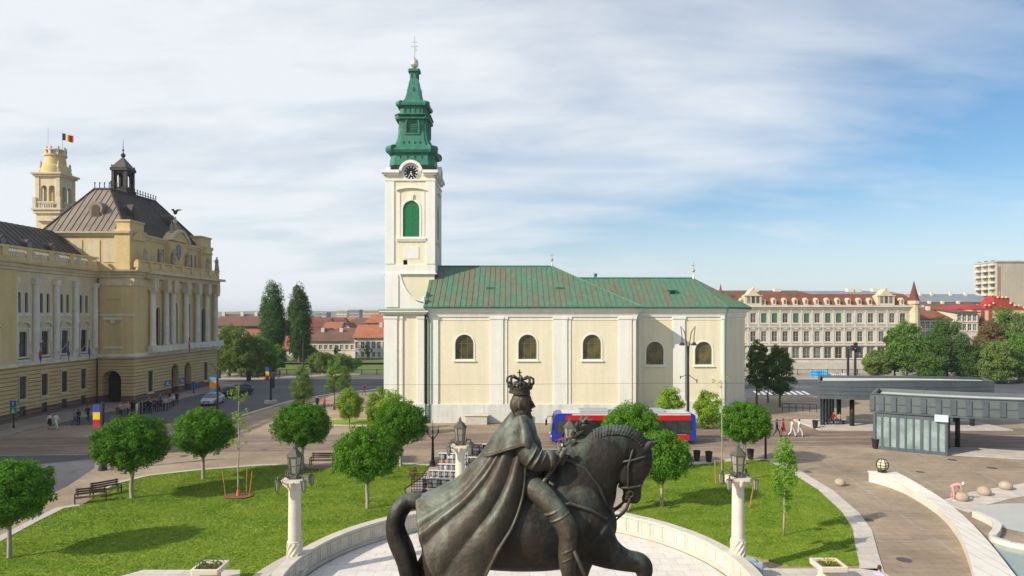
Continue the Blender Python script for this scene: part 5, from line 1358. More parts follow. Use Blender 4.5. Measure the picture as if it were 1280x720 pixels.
m1.build('wall', m_pal, PL)
h2 = pz(391.5) - pz(403.5); h1_ = pz(414) - pz(427); h0 = pz(434) + .4
wa = win_meshes('p2', 1.5, h2, False, m_palt, m_pgl, trim=.3, tm=m_palt, mull=(1, 1), hood='flat')
wb = win_meshes('p2g', 1.5, h2, False, m_pgr, m_pgr, trim=.3, tm=m_palt, mull=(1, 3), hood='flat')
wc = win_meshes('p1', 1.5, h1_, False, m_palt, m_pgl, trim=.3, tm=m_palt, mull=(1, 1), hood='tri')
wd_ = win_meshes('p0', 1.9, h0, False, m_palt, m_pgl, trim=.3, tm=m_palt, mull=(1, 1), sill=False)
for i, x in enumerate(wx_):
    put_window(wb if i % 3 != 2 and i < 12 else wa, PL, (x, YP, pz(403.5)), (0, -1)); put_window(wc, PL, (x, YP, pz(427)), (0, -1)); put_window(wd_, PL, (x, YP, -.4), (0, -1))
for z0, z1, o in ((pz(384), pz(381.5), .7), (pz(386.5), pz(384.2), .35), (pz(409.5), pz(408), .3), (pz(432), pz(430), .4), (pz(407), pz(406.2), .15)):
    MB().box(PX0 - o, PX1 + o, YP - o, YP + 5, z0, z1).build('cornice', m_palt, PL)
p = MB()
for i in range(len(wx_) - 1):
    xm = (wx_[i] + wx_[i+1]) / 2; p = MB().box(xm - .22, xm + .22, YP - .14, YP - .001, -2, pz(386.6)); p.build('pilaster', m_palt, PL)
# mansard
zA, zB = pz(381.4), pz(367)
r = MB(); fA = [(PX0, YP + .3, zA), (PX1, YP + .3, zA), (PX1 - 2.5, YP + 3.2, zB), (PX0 + 2.5, YP + 3.2, zB)]; r.poly(fA); r.poly([(PX1, YP + .3, zA), (PX1, YP + 24, zA), (PX1 - 2.5, YP + 22, zB), (PX1 - 2.5, YP + 3.2, zB)]); r.poly([(PX0, YP + .3, zA), (PX0, YP + 24, zA), (PX0 + 2.5, YP + 22, zB), (PX0 + 2.5, YP + 3.2, zB)]); r.build('mansard_roof', m_tile, PL)
xm = WX(1020, YP)
for a, b, mm, zt in ((PX0 + 2.5, xm, m_tileb, pz(361)), (xm, PX1 - 2.5, m_slate, pz(361.5))):
    MB().poly([(a, YP + 3.2, zB), (b, YP + 3.2, zB), (b, YP + 12, zt), (a, YP + 12, zt)]).poly([(a, YP + 12, zt), (b, YP + 12, zt), (b, YP + 22, zB), (a, YP + 22, zB)]).build('top_roof', mm, PL)
dm = MB(); dm.extr([(-.5, -.1, 0), (.5, -.1, 0), (.5, -.1, 1.3), (0, -.1, 1.8), (-.5, -.1, 1.3)], (0, 2.4, 0)); dm.box(-.72, .72, -.2, .3, -.12, 0); dme = dm.mesh('dormer', m_pal)
dg = MB(); dg.box(-.26, .26, -.13, -.102, .2, 1.25); dge = dg.mesh('dormer_pane', m_pgl)
for x in wx_[:]:
    if abs(x - WX(1107, YP)) < 2 or abs(x - WX(941, YP)) < 2: continue
    o = link('dormer', dme, PL, loc=(x, YP + .3, zA + .15)); link('dormer_pane', dge, o)
for px in (941, 1107):
    x = WX(px, YP); gb = MB(); gb.extr([(x - 2.2, YP - .3, zA), (x + 2.2, YP - .3, zA), (x + 2.2, YP - .3, zA + 2.4), (x + 1.2, YP - .3, zA + 3.0), (x + .7, YP - .3, zA + 3.7), (x, YP - .3, zA + 4.2), (x - .7, YP - .3, zA + 3.7), (x - 1.2, YP - .3, zA + 3.0), (x - 2.2, YP - .3, zA + 2.4)], (0, 3, 0)); gb.ell((x, YP - .2, zA + 4.4), .3); gb.box(x - 2.4, x + 2.4, YP - .5, YP, zA + 2.4, zA + 2.6)
    gb.build('gable', m_pal, PL)
    for d_ in (-1.2, 0, 1.2): 
        gg = MB(); gg.extr([(x + d_ + u, YP - .33, zA + .5 + v_) for u, v_ in outline(.8, 2.0, 'round')], (0, .02, 0)); gg.build('gable_pane', m_pgl, PL)
# corner turret spires
for px, y0, y1, rr in ((1143, 376, 351, 1.25), (901, 372, 355, 1.1)):
    x = WX(px, YP); t_ = MB(); t_.lathe([(rr, -3 if px > 1000 else 8), (rr, pz(y0 + 5)), (rr + .3, pz(y0 + 4)), (rr + .3, pz(y0))], 10, (x, YP + .2, 0)); t_.build('corner_turret', m_pal, PL)
    t_ = MB(); t_.lathe([(rr + .1, pz(y0)), (rr*.8, pz(y0) + 1.2), (rr*.3, pz(y1) - 1.5), (.05, pz(y1))], 10, (x, YP + .2, 0)); t_.build('turret_roof', m_tile, PL)
for px in (960, 989, 1085, 1095, 1118): x = WX(px, YP); MB().box(x - .9, x + .9, YP + 9, YP + 10.5, pz(366), pz(359)).build('chimney', m_palt, PL)
# street lamps catenary posts in front of palace handled in street file
# terrace wall below the palace
tw_ = thing('river_terrace', 'long stone terrace wall with dark openings below the cream palace', 'stone wall', (WX(1010, 173), 173, 0), world=True)
MB().box(WX(915, 173), WX(1160, 173), 172.4, 173.6, -4, .9).build('wall_body', m_stone, tw_)
MB().box(WX(915, 173), WX(1160, 173), 172.2, 173.8, .9, 1.1).build('coping', m_palt, tw_)
for i in range(13): x = WX(985, 172) + i*3.6; MB().box(x, x + 1.1, 172.3, 172.39, -1.6, -.2).build('recess', m_pit, tw_)
# blue tarpaulin and white banners on the river railing
def cloth(name, px0, px1, py0, py1, Y, m, lab):
    mb = MB(); n = 10; x0, x1 = WX(px0, Y), WX(px1, Y); z0, z1 = WZ(py1, Y), WZ(py0, Y)
    for i in range(n):
        for j in range(5):
            P = []
            for a, b in ((i, j), (i+1, j), (i+1, j+1), (i, j+1)):
                s_, t_ = a/n, b/5; P.append((x0 + (x1-x0)*s_, Y - .25 + .22*math.sin(s_*9 + t_*2) - .3*(1 - t_), z0 + (z1-z0)*t_ + .12*math.sin(s_*11)*(t_ - .3)))
            mb.poly(P)
    o = mb.build(name, m, smoothed=True); q = o.modifiers.new('s', 'SOLIDIFY'); q.thickness = .03; return tag(o, lab, name.replace('_', ' '))
cloth('tarpaulin', 1013, 1033, 463, 479, 131, mat('tarp_blue', (.03, .30, .62), (.05, .36, .70), scale=1, rough=.5), 'bright blue tarpaulin on the river railing above the grey shelter')
cloth('white_banner', 1034, 1062, 467, 477, 131.3, mat('banner_white', (.6, .62, .64), (.45, .48, .5), scale=2, rough=.6), 'grey white cloth strung on the railing right of the blue tarpaulin')

# ------------------------------------------------------------------ houses
def house(px0, px1, Y, eave, ridge, wallm, roofm, label, depth=12, rows=(), axis='x', hip=0.0, zb=0.0, trim=m_palt, group=None, kind='house', chim=()):
    x0, x1 = WX(px0, Y), WX(px1, Y); ze_, zr = WZ(eave, Y), WZ(ridge, Y)
    t = thing(kind, label, kind.replace('_', ' '), ((x0+x1)/2, Y, zb), world=True, group=group)
    ops = []
    for (py, hgt, wd, n) in rows:
        for i in range(n):
            u = (i + .5)/n*(x1 - x0); z0 = WZ(py, Y) - hgt/2; ops.append((u - wd/2, u + wd/2, z0, z0 + hgt))
    w_ = MB(); facade(w_, (x0, Y), (1, 0), (0, -1), x1 - x0, zb, ze_, ops, .2)
    w_.poly([(x1, Y, zb), (x1, Y + depth, zb), (x1, Y + depth, ze_), (x1, Y, ze_)]); w_.poly([(x0, Y, zb), (x0, Y + depth, zb), (x0, Y + depth, ze_), (x0, Y, ze_)]); w_.poly([(x0, Y + depth, zb), (x1, Y + depth, zb), (x1, Y + depth, ze_), (x0, Y + depth, ze_)])
    if axis == 'y':
        w_.poly([(x0, Y, ze_), (x1, Y, ze_), ((x0+x1)/2, Y, zr)])
    elif hip == 0:
        for x in (x0, x1): w_.poly([(x, Y, ze_), (x, Y + depth, ze_), (x, Y + depth/2, zr)])
    w_.build('wall', wallm, t)
    r = MB(); o = .5
    if axis == 'x':
        a0, a1 = x0 - o, x1 + o; yf, yb = Y - o, Y + depth + o; h_ = hip*(x1 - x0)
        lo = ze_ - o*(zr - ze_)/(depth/2)*.9; lo = ze_ - .05
        for q in ([(a0, yf, lo), (a1, yf, lo), (a1 - h_, Y + depth/2, zr), (a0 + h_, Y + depth/2, zr)], [(a0, yb, lo), (a1, yb, lo), (a1 - h_, Y + depth/2, zr), (a0 + h_, Y + depth/2, zr)]): r.poly(q)
        if hip:
            r.poly([(a0, yf, lo), (a0, yb, lo), (a0 + h_, Y + depth/2, zr)]); r.poly([(a1, yf, lo), (a1, yb, lo), (a1 - h_, Y + depth/2, zr)])
    else:
        xm = (x0 + x1)/2
        r.poly([(x0 - o, Y - o, ze_ - .1), (xm, Y - o, zr), (xm, Y + depth, zr), (x0 - o, Y + depth, ze_ - .1)]); r.poly([(x1 + o, Y - o, ze_ - .1), (xm, Y - o, zr), (xm, Y + depth, zr), (x1 + o, Y + depth, ze_ - .1)])
    ro = r.build('roof', roofm, t); q = ro.modifiers.new('s', 'SOLIDIFY'); q.thickness = .22; q.offset = 1
    for cxx in chim: 
        x = x0 + cxx*(x1 - x0); MB().box(x - .45, x + .45, Y + depth*.4, Y + depth*.4 + .9, (ze_ + zr)/2, zr + .9).build('chimney', trim, ro)
    for (py, hgt, wd, n) in rows:
        wm = win_meshes('hs%.2f_%.2f' % (wd, hgt), wd, hgt, False, m_palt, m_pgl, trim=.12, tm=trim, mull=(1, 1), bar=.07, recess=.1)
        for i in range(n): put_window(wm, t, (x0 + (i + .5)/n*(x1 - x0), Y, WZ(py, Y) - hgt/2), (0, -1))
    return t
m_hw = mat('house_white', (.72, .70, .66), (.62, .60, .56), scale=.3, rough=.9, fine=.05)
m_hy = mat('house_yellow', (.66, .52, .30), (.58, .46, .27), scale=.3, rough=.9, fine=.05)
m_hc = mat('house_cream', (.66, .60, .48), (.56, .51, .41), scale=.3, rough=.9, fine=.05)
m_hbk = mat('house_brick', (.20, .12, .09), (.15, .09, .07), scale=.3, rough=.9, fine=.1)
m_hgr = mat('house_grey', (.42, .40, .39), (.34, .33, .32), scale=.3, rough=.9, fine=.08)
house(443, 484, 190, 423, 407.5, m_hw, m_tile2, 'white two storey riverside house with orange roof right beside the church tower', depth=13, rows=((431.5, 2.0, 1.0, 6), (443, 1.4, .9, 6)), hip=.0, chim=(.7,))
house(384, 443.5, 192, 427, 414.5, m_hc, m_tileb, 'long low cream house with dark brown roof left of the white riverside house', depth=15, rows=((434, 1.3, .9, 9),), hip=.12, chim=(.2, .6))
house(340, 366, 196, 437, 421, m_hc, m_tile2, 'small cream house with orange roof seen between the two poplars', depth=12, rows=((441, 1.2, .8, 4),))
house(303, 342, 198, 428, 413, m_hgr, m_tile2, 'house with reddish orange roof left of the poplars behind the willows', depth=12, rows=((436, 1.2, .9, 5),))
house(262, 322, 205, 408, 393.5, m_hbk, m_tileb, 'big dark brick building with brown gabled roof right beside the city hall', depth=16, rows=((416, 1.6, 1.0, 9),), hip=.1, chim=(.1, .5, .8))
house(322, 348, 215, 412, 400, m_hbk, m_tile, 'brick house with red roof right of the big dark brick building', depth=14, rows=((417, 1.3, .9, 4),), chim=(.5,))
house(300, 318, 190, 430, 420, m_hc, m_tile2, 'little cream house with orange roof behind the riverside willows', depth=9)
house(457, 488, 235, 404, 393.5, m_hc, m_tile2, 'cream house with orange hipped roof touching the church tower, far side', depth=14, rows=((409.5, 1.6, 1.0, 6),), hip=.2)
hs = [(384, 404, 250, 409, 401, m_hy, m_tile, 'x'), (404, 424, 245, 412, 403, m_hw, m_tile2, 'x'), (426, 441, 238, 414, 404, m_hw, m_tile, 'y'), (437, 458, 262, 409, 400, m_hc, m_tileb, 'x'), (392, 410, 300, 404, 398, m_hgr, m_tile, 'x'), (408, 428, 320, 402, 397, m_hc, m_tile, 'x'),
      (428, 446, 330, 402.5, 397, m_hw, m_tile2, 'x'), (443, 462, 310, 403.5, 397.5, m_hy, m_tile, 'x'), (382, 396, 340, 400, 396, m_hc, m_tileb, 'x'), (414, 426, 282, 408, 401.5, m_hw, m_tile2, 'y'), (446, 458, 225, 421, 410, m_hy, m_tile, 'y'), (399, 412, 222, 421, 411, m_hw, m_tile2, 'y'), (418, 440, 218, 420, 411, m_hgr, m_tile, 'x'), (385, 400, 214, 421, 411, m_hc, m_tile, 'x')]
desc = ['yellow', 'white', 'white gabled', 'cream', 'grey', 'cream', 'white', 'yellow', 'cream', 'white gabled', 'yellow gabled', 'white gabled', 'grey', 'cream']
rdesc = {id(m_tile): 'red', id(m_tile2): 'orange', id(m_tileb): 'brown'}
pos_ = ['just right of the poplars, second rooftop row', 'above the long low house, middle row', 'in the middle roofs left of the white riverside house', 'behind the orange roof by the tower', 'in the far roofs right of the poplars', 'in the far roofs above the long low house', 'in the far roofs left of the church tower', 'in the far roofs nearest the church tower', 'farthest roof beside the right poplar', 'among the far roofs over the long low house', 'right behind the white riverside house', 'close behind the long low house, left part', 'close behind the long low house, right part', 'close behind the right poplar']
for i, (a, b, Y, e_, r_, wm, rm, ax) in enumerate(hs):
    house(a, b, Y, e_, r_, wm, rm, '%s house with %s roof %s' % (desc[i], rdesc[id(rm)], pos_[i]), depth=11, axis=ax, rows=(((e_ + 4.5) if Y < 300 else e_ + 2.5, 1.2, .9, 3),), group='small houses in the old town')
# far apartment blocks
def block(px0, px1, Y, top, wm, label, floors, cols, base=None, depth=14, cap=m_hgr):
    x0, x1 = WX(px0, Y), WX(px1, Y); zt = WZ(top, Y)
    t = thing('apartment_block', label, 'apartment block', ((x0+x1)/2, Y, 0), world=True)
    MB().box(x0, x1, Y, Y + depth, 0, zt).build('wall', wm, t)
    MB().box(x0 - .3, x1 + .3, Y - .3, Y + depth + .3, zt + .002, zt + .9).build('roof', cap, t)
    fh = zt / floors; cw_ = (x1 - x0)/cols
    wm_ = MB(); wm_.box(-cw_*.28, cw_*.28, -.03, 0, 0, fh*.5); me = wm_.mesh('window', m_pgl)
    tot = 0
    for f in range(floors - 1, -1, -1):
        for c in range(cols):
            if tot >= 90: break
            link('window', me, t, loc=(x0 + (c + .5)*cw_, Y - .02, f*fh + fh*.3)); tot += 1
    return t
block(420, 434, 620, 389.5, m_hc, 'far cream apartment block on the horizon, left of two', 6, 8)
block(436, 449, 600, 388.2, m_hgr, 'far grey apartment block on the horizon, middle of three', 6, 8)
block(450, 474, 640, 389.0, m_hy, 'far long yellowish apartment block on the horizon by the church tower', 6, 12)
block(395, 408, 560, 391.5, m_hgr, 'far grey low apartment block on the horizon beside the right poplar', 5, 7)
# right side town
house(1150, 1202, 186, 399.5, 386.5, m_hc, m_tile2, 'cream building with bright orange tiled roof right of the palace', depth=18, rows=((406, 1.9, 1.1, 8), (419, 1.9, 1.1, 8)), hip=.0, chim=(.3, .6))
house(1196, 1222, 184, 391, 386.5, m_hc, m_tileb, 'pale building with low brown roof between the orange roof and the red gable', depth=18, rows=((397, 1.9, 1.1, 4), (409, 1.9, 1.1, 4)), hip=.0)
b_ = house(1152, 1250, 262, 378, 367, m_hgr, m_slate, 'wide grey building with pale sheet metal roof rising behind the orange roof', depth=26, rows=((381.5, 1.6, 1.4, 14),), hip=.06, chim=(.2, .35, .6, .8))
house(1165, 1232, 235, 386, 379, m_hc, m_tileb, 'brown roofed building in front of the grey sheet metal roof', depth=14, rows=(), hip=.05, chim=(.15, .4, .7))
# tower block at right
Yb = 300; t = thing('apartment_tower', 'tall beige concrete apartment tower at the right edge behind the red roofs', 'apartment tower', (WX(1250, Yb), Yb, 0), world=True)
x0, x1 = WX(1246, Yb), WX(1310, Yb)
MB().box(x0, x1, Yb, Yb + 14, 0, WZ(328, Yb)).build('wall', mat('concrete_beige', (.50, .44, .34), (.43, .38, .30), scale=.15, rough=.9, fine=.06, streak=.2), t)
MB().box(x0 - .4, x1 + .4, Yb - .4, Yb + 14.4, WZ(328, Yb) + .01, WZ(326, Yb)).build('roof', m_hgr, t)
for f in range(13):
    z = 2.2 + f*2.65
    for c in range(3):
        y = Yb + .8 + c*4.4; MB().box(x0 - 1.1, x0 - .002, y, y + 3.2, z, z + 1.0).build('balcony', m_hc, t)
        MB().box(x0 - .04, x0 - .003, y + .4, y + 2.8, z + 1.0, z + 2.3).build('window', m_pgl, t)
for f in range(11): z = 4 + f*2.65; MB().box(WX(1281, Yb), WX(1292, Yb), Yb - .05, Yb - .01, z, z + 1.5).build('window', m_pgl, t)
MB().box(WX(1247, Yb), WX(1251, Yb), Yb - .04, Yb - .011, 3, WZ(333, Yb)).build('stair_panel', mat('panel_brown', (.30, .20, .16), rough=.9), t)
# red art nouveau corner building
Yr = 186.0
t = thing('corner_building', 'yellow corner building with red stepped gable and turret roof between trees at right', 'building', (WX(1250, Yr), Yr, 0), world=True)
m_redr = mat('bright_red_roof', (.42, .03, .03), (.32, .025, .025), scale=.5, rough=.7, fine=.12)
m_redw = mat('red_brick_panel', (.38, .06, .05), (.30, .05, .04), scale=.5, rough=.8, fine=.1)
a, b = WX(1214, Yr), WX(1296, Yr)
op = [(2 + 3.3*i, 3.3 + 3.3*i, z, z + 2.2) for i in range(5) for z in (1.5, 5.5, 9)]
w_ = MB(); facade(w_, (a, Yr), (1, 0), (0, -1), b - a, 0, WZ(386, Yr), op, .3); w_.poly([(a, Yr, 0), (a, Yr + 20, 0), (a, Yr + 20, WZ(386, Yr)), (a, Yr, WZ(386, Yr))]); w_.build('wall', m_hy, t)
for o_ in op: put_window(win_meshes('cb', 1.3, 2.2, False, m_palt, m_pgl, trim=.15, tm=m_palt, mull=(1, 1)), t, (a + (o_[0] + o_[1])/2, Yr, o_[2]), (0, -1))
for i in range(3): x = a + .5 + i*2.1; MB().box(x, x + .9, Yr - .15, Yr - .001, 2, WZ(388, Yr)).build('red_panel', m_redw, t)
zr0 = WZ(386, Yr); MB().poly([(a - .4, Yr - .4, zr0), (b + .4, Yr - .4, zr0), (b - 3, Yr + 6, WZ(381, Yr + 6)), (a + 3, Yr + 6, WZ(381, Yr + 6))]).poly([(a - .4, Yr - .4, zr0), (a - .4, Yr + 20, zr0), (a + 3, Yr + 14, WZ(381, Yr)), (a + 3, Yr + 6, WZ(381, Yr + 6))]).build('roof', m_redr, t)
xc = WX(1251, Yr); g_ = MB(); g_.extr([(xc + u*.9, Yr - .3, zr0 + z) for u, z in ((-5, 0), (5, 0), (5, .8), (3.6, .8), (3.6, 1.8), (2.4, 1.8), (2.4, 3.0), (-2.4, 3.0), (-2.4, 1.8), (-3.6, 1.8), (-3.6, .8), (-5, .8))], (0, 1, 0)); g_.build('stepped_gable', m_redw, t)
g_ = MB(); g_.lathe([(2.6, zr0 + .5), (2.0, zr0 + 2), (1.3, zr0 + 3.3), (1.2, zr0 + 3.4), (1.2, zr0 + 3.5)], c=(xc, Yr + 3, 0), sq=.1); g_.build('turret_roof', m_redr, t)
g_ = MB()
for i in range(9): x = xc - 4.6 + i*1.15; g_.ell((x, Yr - .5, zr0 + .9 + (2.2 if 2 < i < 6 else .6 if 1 < i < 7 else 0)), .28, n=8, m=6)
for i in range(7): x = xc + 6 + i*1.4; g_.ell((x, Yr - .5, zr0 + .3), .28, n=8, m=6)
g_.box(xc - 1.5, xc + 1.5, Yr + 1.5, Yr + 1.6, zr0 + 4.3, zr0 + 4.4); 
for i in range(5): g_.box(xc - 1.5 + i*.72, xc - 1.42 + i*.72, Yr + 1.5, Yr + 1.6, zr0 + 3.4, zr0 + 4.9)
g_.build('gable_ornament', m_hy, t)
# far trees mass & hills
g = MB(); pts = []
rg = random.Random(4); n = 70
for i in range(n + 1):
    x = -2600 + 5200*i/n; h = 26 + 12*noise.noise(Vector((x*.0016, 3, 0))) + 3*noise.noise(Vector((x*.009, 1, 0)))
    pts.append((x, h if x < 200 else h*.65))
for i in range(n): g.poly([(pts[i][0], 2600, -2), (pts[i+1][0], 2600, -2), (pts[i+1][0], 2900, pts[i+1][1]), (pts[i][0], 2900, pts[i][1])]); g.poly([(pts[i][0], 2900, pts[i][1]), (pts[i+1][0], 2900, pts[i+1][1]), (pts[i+1][0], 3400, -2), (pts[i][0], 3400, -2)])
structure('hills', g, mat('hill_green', (.07, .10, .05), (.11, .12, .07), scale=.006, rough=1))
rng = np.random.default_rng(77); cs = []; rs = []
for k in range(260):
    Y = rng.uniform(205, 900); px = rng.uniform(200, 1400)
    if 500 < px < 880: continue
    r_ = rng.uniform(2.5, 4.5); cs.append(((px - 640)/F*Y, Y, rng.uniform(2.5, 5.5))); rs.append(r_)
V = np.concatenate([clump_cloud(np.array([c]), [r], 150, .9, rng, up=.3) for c, r in zip(cs, rs)])
tag(link('far_wood', quadmesh('far_wood', V, L_dark)), 'scattered dark green tree tops among the roofs of the far town', 'wood', kind='stuff')
# ------------------------------------------------------------------ equestrian statue
YS0 = 14.0; KS = YS0 / F
SX, SZ = WX(640, YS0), WZ(835, YS0)        # base point: plinth top under the horse
def bronze(name, c, c2, c3):
    m = bpy.data.materials.new(name); m.use_nodes = True; nt = m.node_tree; N = nt.nodes; L = nt.links; b = N['Principled BSDF']
    b.inputs['Roughness'].default_value = .56; b.inputs['Metallic'].default_value = .3; b.inputs['Specular IOR Level'].default_value = .35
    tc = N.new('ShaderNodeTexCoord')
    def nz(sc, dt, st=(1, 1, 1)):
        mp = N.new('ShaderNodeMapping'); mp.inputs['Scale'].default_value = st; L.new(tc.outputs['Object'], mp.inputs[0])
        n = N.new('ShaderNodeTexNoise'); n.inputs['Scale'].default_value = sc; n.inputs['Detail'].default_value = dt; n.inputs['Roughness'].default_value = .65; L.new(mp.outputs[0], n.inputs['Vector']); return n.outputs['Fac']
    def ramp(v, a, z):
        r = N.new('ShaderNodeMapRange'); r.inputs['From Min'].default_value = a; r.inputs['From Max'].default_value = z; L.new(v, r.inputs['Value']); return r.outputs[0]
    def mix(f, A, B):
        x = N.new('ShaderNodeMix'); x.data_type = 'RGBA'; L.new(f, x.inputs['Factor'])
        for k, q in (('A', A), ('B', B)):
            if isinstance(q, tuple): x.inputs[k].default_value = (*q, 1)
            else: L.new(q, x.inputs[k])
        return x.outputs['Result']
    a = mix(ramp(nz(1.6, 7), .38, .62), c, c2)
    # verdigris settles where rain lies: upward facing metal, broken up by noise
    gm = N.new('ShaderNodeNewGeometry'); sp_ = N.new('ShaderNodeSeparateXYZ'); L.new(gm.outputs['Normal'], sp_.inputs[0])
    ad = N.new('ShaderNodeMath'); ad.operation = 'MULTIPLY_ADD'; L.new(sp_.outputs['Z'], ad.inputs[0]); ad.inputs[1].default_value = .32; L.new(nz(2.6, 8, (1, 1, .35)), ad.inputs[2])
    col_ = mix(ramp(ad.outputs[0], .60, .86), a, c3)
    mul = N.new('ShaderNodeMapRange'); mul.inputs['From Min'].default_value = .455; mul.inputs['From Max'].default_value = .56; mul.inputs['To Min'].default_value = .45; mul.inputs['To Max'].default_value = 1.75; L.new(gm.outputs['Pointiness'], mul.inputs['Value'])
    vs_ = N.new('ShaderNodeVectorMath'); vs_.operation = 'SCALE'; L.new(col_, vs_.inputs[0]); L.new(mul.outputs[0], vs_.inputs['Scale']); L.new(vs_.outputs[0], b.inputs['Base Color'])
    bp = N.new('ShaderNodeBump'); bp.inputs['Strength'].default_value = .5; bp.inputs['Distance'].default_value = .03; L.new(nz(7, 8), bp.inputs['Height']); bq = N.new('ShaderNodeBump'); bq.inputs['Strength'].default_value = .55; bq.inputs['Distance'].default_value = .08; L.new(nz(2.3, 3), bq.inputs['Height']); L.new(bp.outputs[0], bq.inputs['Normal']); L.new(bq.outputs[0], b.inputs['Normal'])
    MATS[name] = m; return m
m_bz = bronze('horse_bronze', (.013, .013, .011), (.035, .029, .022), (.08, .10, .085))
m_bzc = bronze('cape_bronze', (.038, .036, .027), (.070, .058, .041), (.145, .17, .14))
ST = thing('horse_statue', 'dark bronze king with crown and cape riding a prancing horse', 'equestrian statue', (SX, YS0, SZ), world=True)
def P(px, py, dy=0.0):
    """statue point from picture column/row in the plane of the statue, dy = px units away from the camera"""
    return Vector((WX(px, YS0), YS0 + dy*KS, WZ(py, YS0)))
def spl(pts, t):
    t = max(0, min(1, t)) * (len(pts) - 1); i = min(int(t), len(pts) - 2); f = t - i
    p0, p1, p2, p3 = pts[max(i-1, 0)], pts[i], pts[i+1], pts[min(i+2, len(pts)-1)]
    return [.5*((2*b) + (-a + c)*f + (2*a - 5*b + 4*c - d)*f*f + (-a + 3*b - 3*c + d)*f**3) for a, b, c, d in zip(p0, p1, p2, p3)]
def limb(mb, pts, n=14):
    n = n if n < 10 else n + 12
    """pts: (px,py,dy,r,rlat)"""
    if n > 20:
        pts = [tuple(p) + (p[3],)*(5 - len(p)) for p in pts]; k_ = (len(pts) - 1)*4; pts = [spl(pts, i/k_) for i in range(k_ + 1)]; pts = [(a, b, c, max(d, .5), max(e, .5)) for a, b, c, d, e in pts]
    mb.tube([P(p[0], p[1], p[2]) for p in pts], [p[3]*KS for p in pts], n, lat=(0, 1, 0), latr=[(p[4] if len(p) > 4 else p[3])*KS for p in pts])
def blob(mb, px, py, dy, rx, rz, ry, tilt=0):
    mb.ell(tuple(P(px, py, dy)), rx*KS, ry*KS, rz*KS, n=16, m=12, R=Matrix.Rotation(math.radians(tilt), 3, 'Y'))
hb = MB()
limb(hb, [(534,652,0,10,10),(542,654,0,27,24),(556,654,0,43,37),(585,656,0,51,43),(640,656,0,56,47),(688,654,0,57,45),(722,650,0,54,40),(745,648,0,42,32),(760,650,0,24,20)], 24)
blob(hb, 556, 660, -14, 32, 38, 25); blob(hb, 556, 660, 14, 32, 38, 25)      # haunches
blob(hb, 728, 640, -16, 32, 46, 20, -12); blob(hb, 728, 640, 16, 32, 46, 20, -12)   # shoulders
blob(hb, 752, 652, -10, 18, 26, 14); blob(hb, 752, 652, 10, 18, 26, 14)        # breast
limb(hb, [(706,640,0,52,30),(722,612,0,50,27),(738,586,0,42,23),(757,569,0,33,19),(776,562,0,26,15),(792,562,0,20,12),(802,566,0,13,10)], 20)
# head
limb(hb, [(792,562,0,18,12),(795,575,0,21,13),(791,588,0,20,12.5),(789,601,0,16,10),(790,612,0,12,8.5),(791,621,0,10.5,9),(791,628,0,7,7.5)], 16)
blob(hb, 781, 588, -5, 13, 17, 8, 15); blob(hb, 781, 588, 5, 13, 17, 8, 15)     # cheeks
blob(hb, 801, 577, -9, 4, 3.2, 4); blob(hb, 801, 577, 9, 4, 3.2, 4)           # brow
blob(hb, 793, 621, -6, 4, 3.5, 4); blob(hb, 793, 621, 6, 4, 3.5, 4)           # nostril
blob(hb, 782, 623, 0, 5, 6, 6)
for s in (-1, 1):
    limb(hb, [(805,560,s*7,5,4),(811,553,s*9,4.5,3.5),(818,551,s*10,2.6,2),(822,553,s*10,.8,.8)], 8)
# legs: near (camera) side dy<0
def leg(pts): limb(hb, pts, 14)
leg([(738,668,-18,34,18),(756,683,-20,21,14),(776,692,-21,14,11),(795,696,-21,12.5,10.5),(801,704,-21,11,9.5),(800,722,-21,7.5,7),(797,746,-21,7,6.5),(795,757,-21,9,8),(797,766,-21,8,7.5),(803,776,-21,12,11),(806,783,-21,13,12)])
leg([(725,680,18,34,18),(721,715,19,20,14),(720,745,19,14,11),(721,757,19,13,11),(721,775,19,8,7.5),(722,802,19,7.5,7),(723,812,19,10,9),(726,822,19,11,11),(728,834,19,14,13)])
leg([(563,672,-20,34,20),(562,705,-22,30,17),(556,733,-22,19,12),(543,755,-22,13,10),(540,765,-22,11,9),(548,795,-22,8,7.5),(552,808,-22,10,9),(558,822,-22,11,11),(560,834,-22,14,13)])
leg([(560,668,20,30,20),(548,702,22,24,16),(532,722,22,18,12),(519,742,22,13,10),(515,755,22,11,9),(518,785,22,8,7.5),(519,804,22,10,9),(524,820,22,11,11),(526,834,22,14,13)])
# muscles and creases
blob(hb, 575, 700, -30, 26, 20, 18, 25)
ho = hb.build('horse_body', m_bz, ST); remesh(ho, .026, 4)
# eyes
for s in (-1, 1):
    e = MB(); e.ell(tuple(P(800, 580, s*10.6)), 2.6*KS, 1.6*KS, 2.2*KS); e.build('eye', m_bz, ho, smoothed=True)
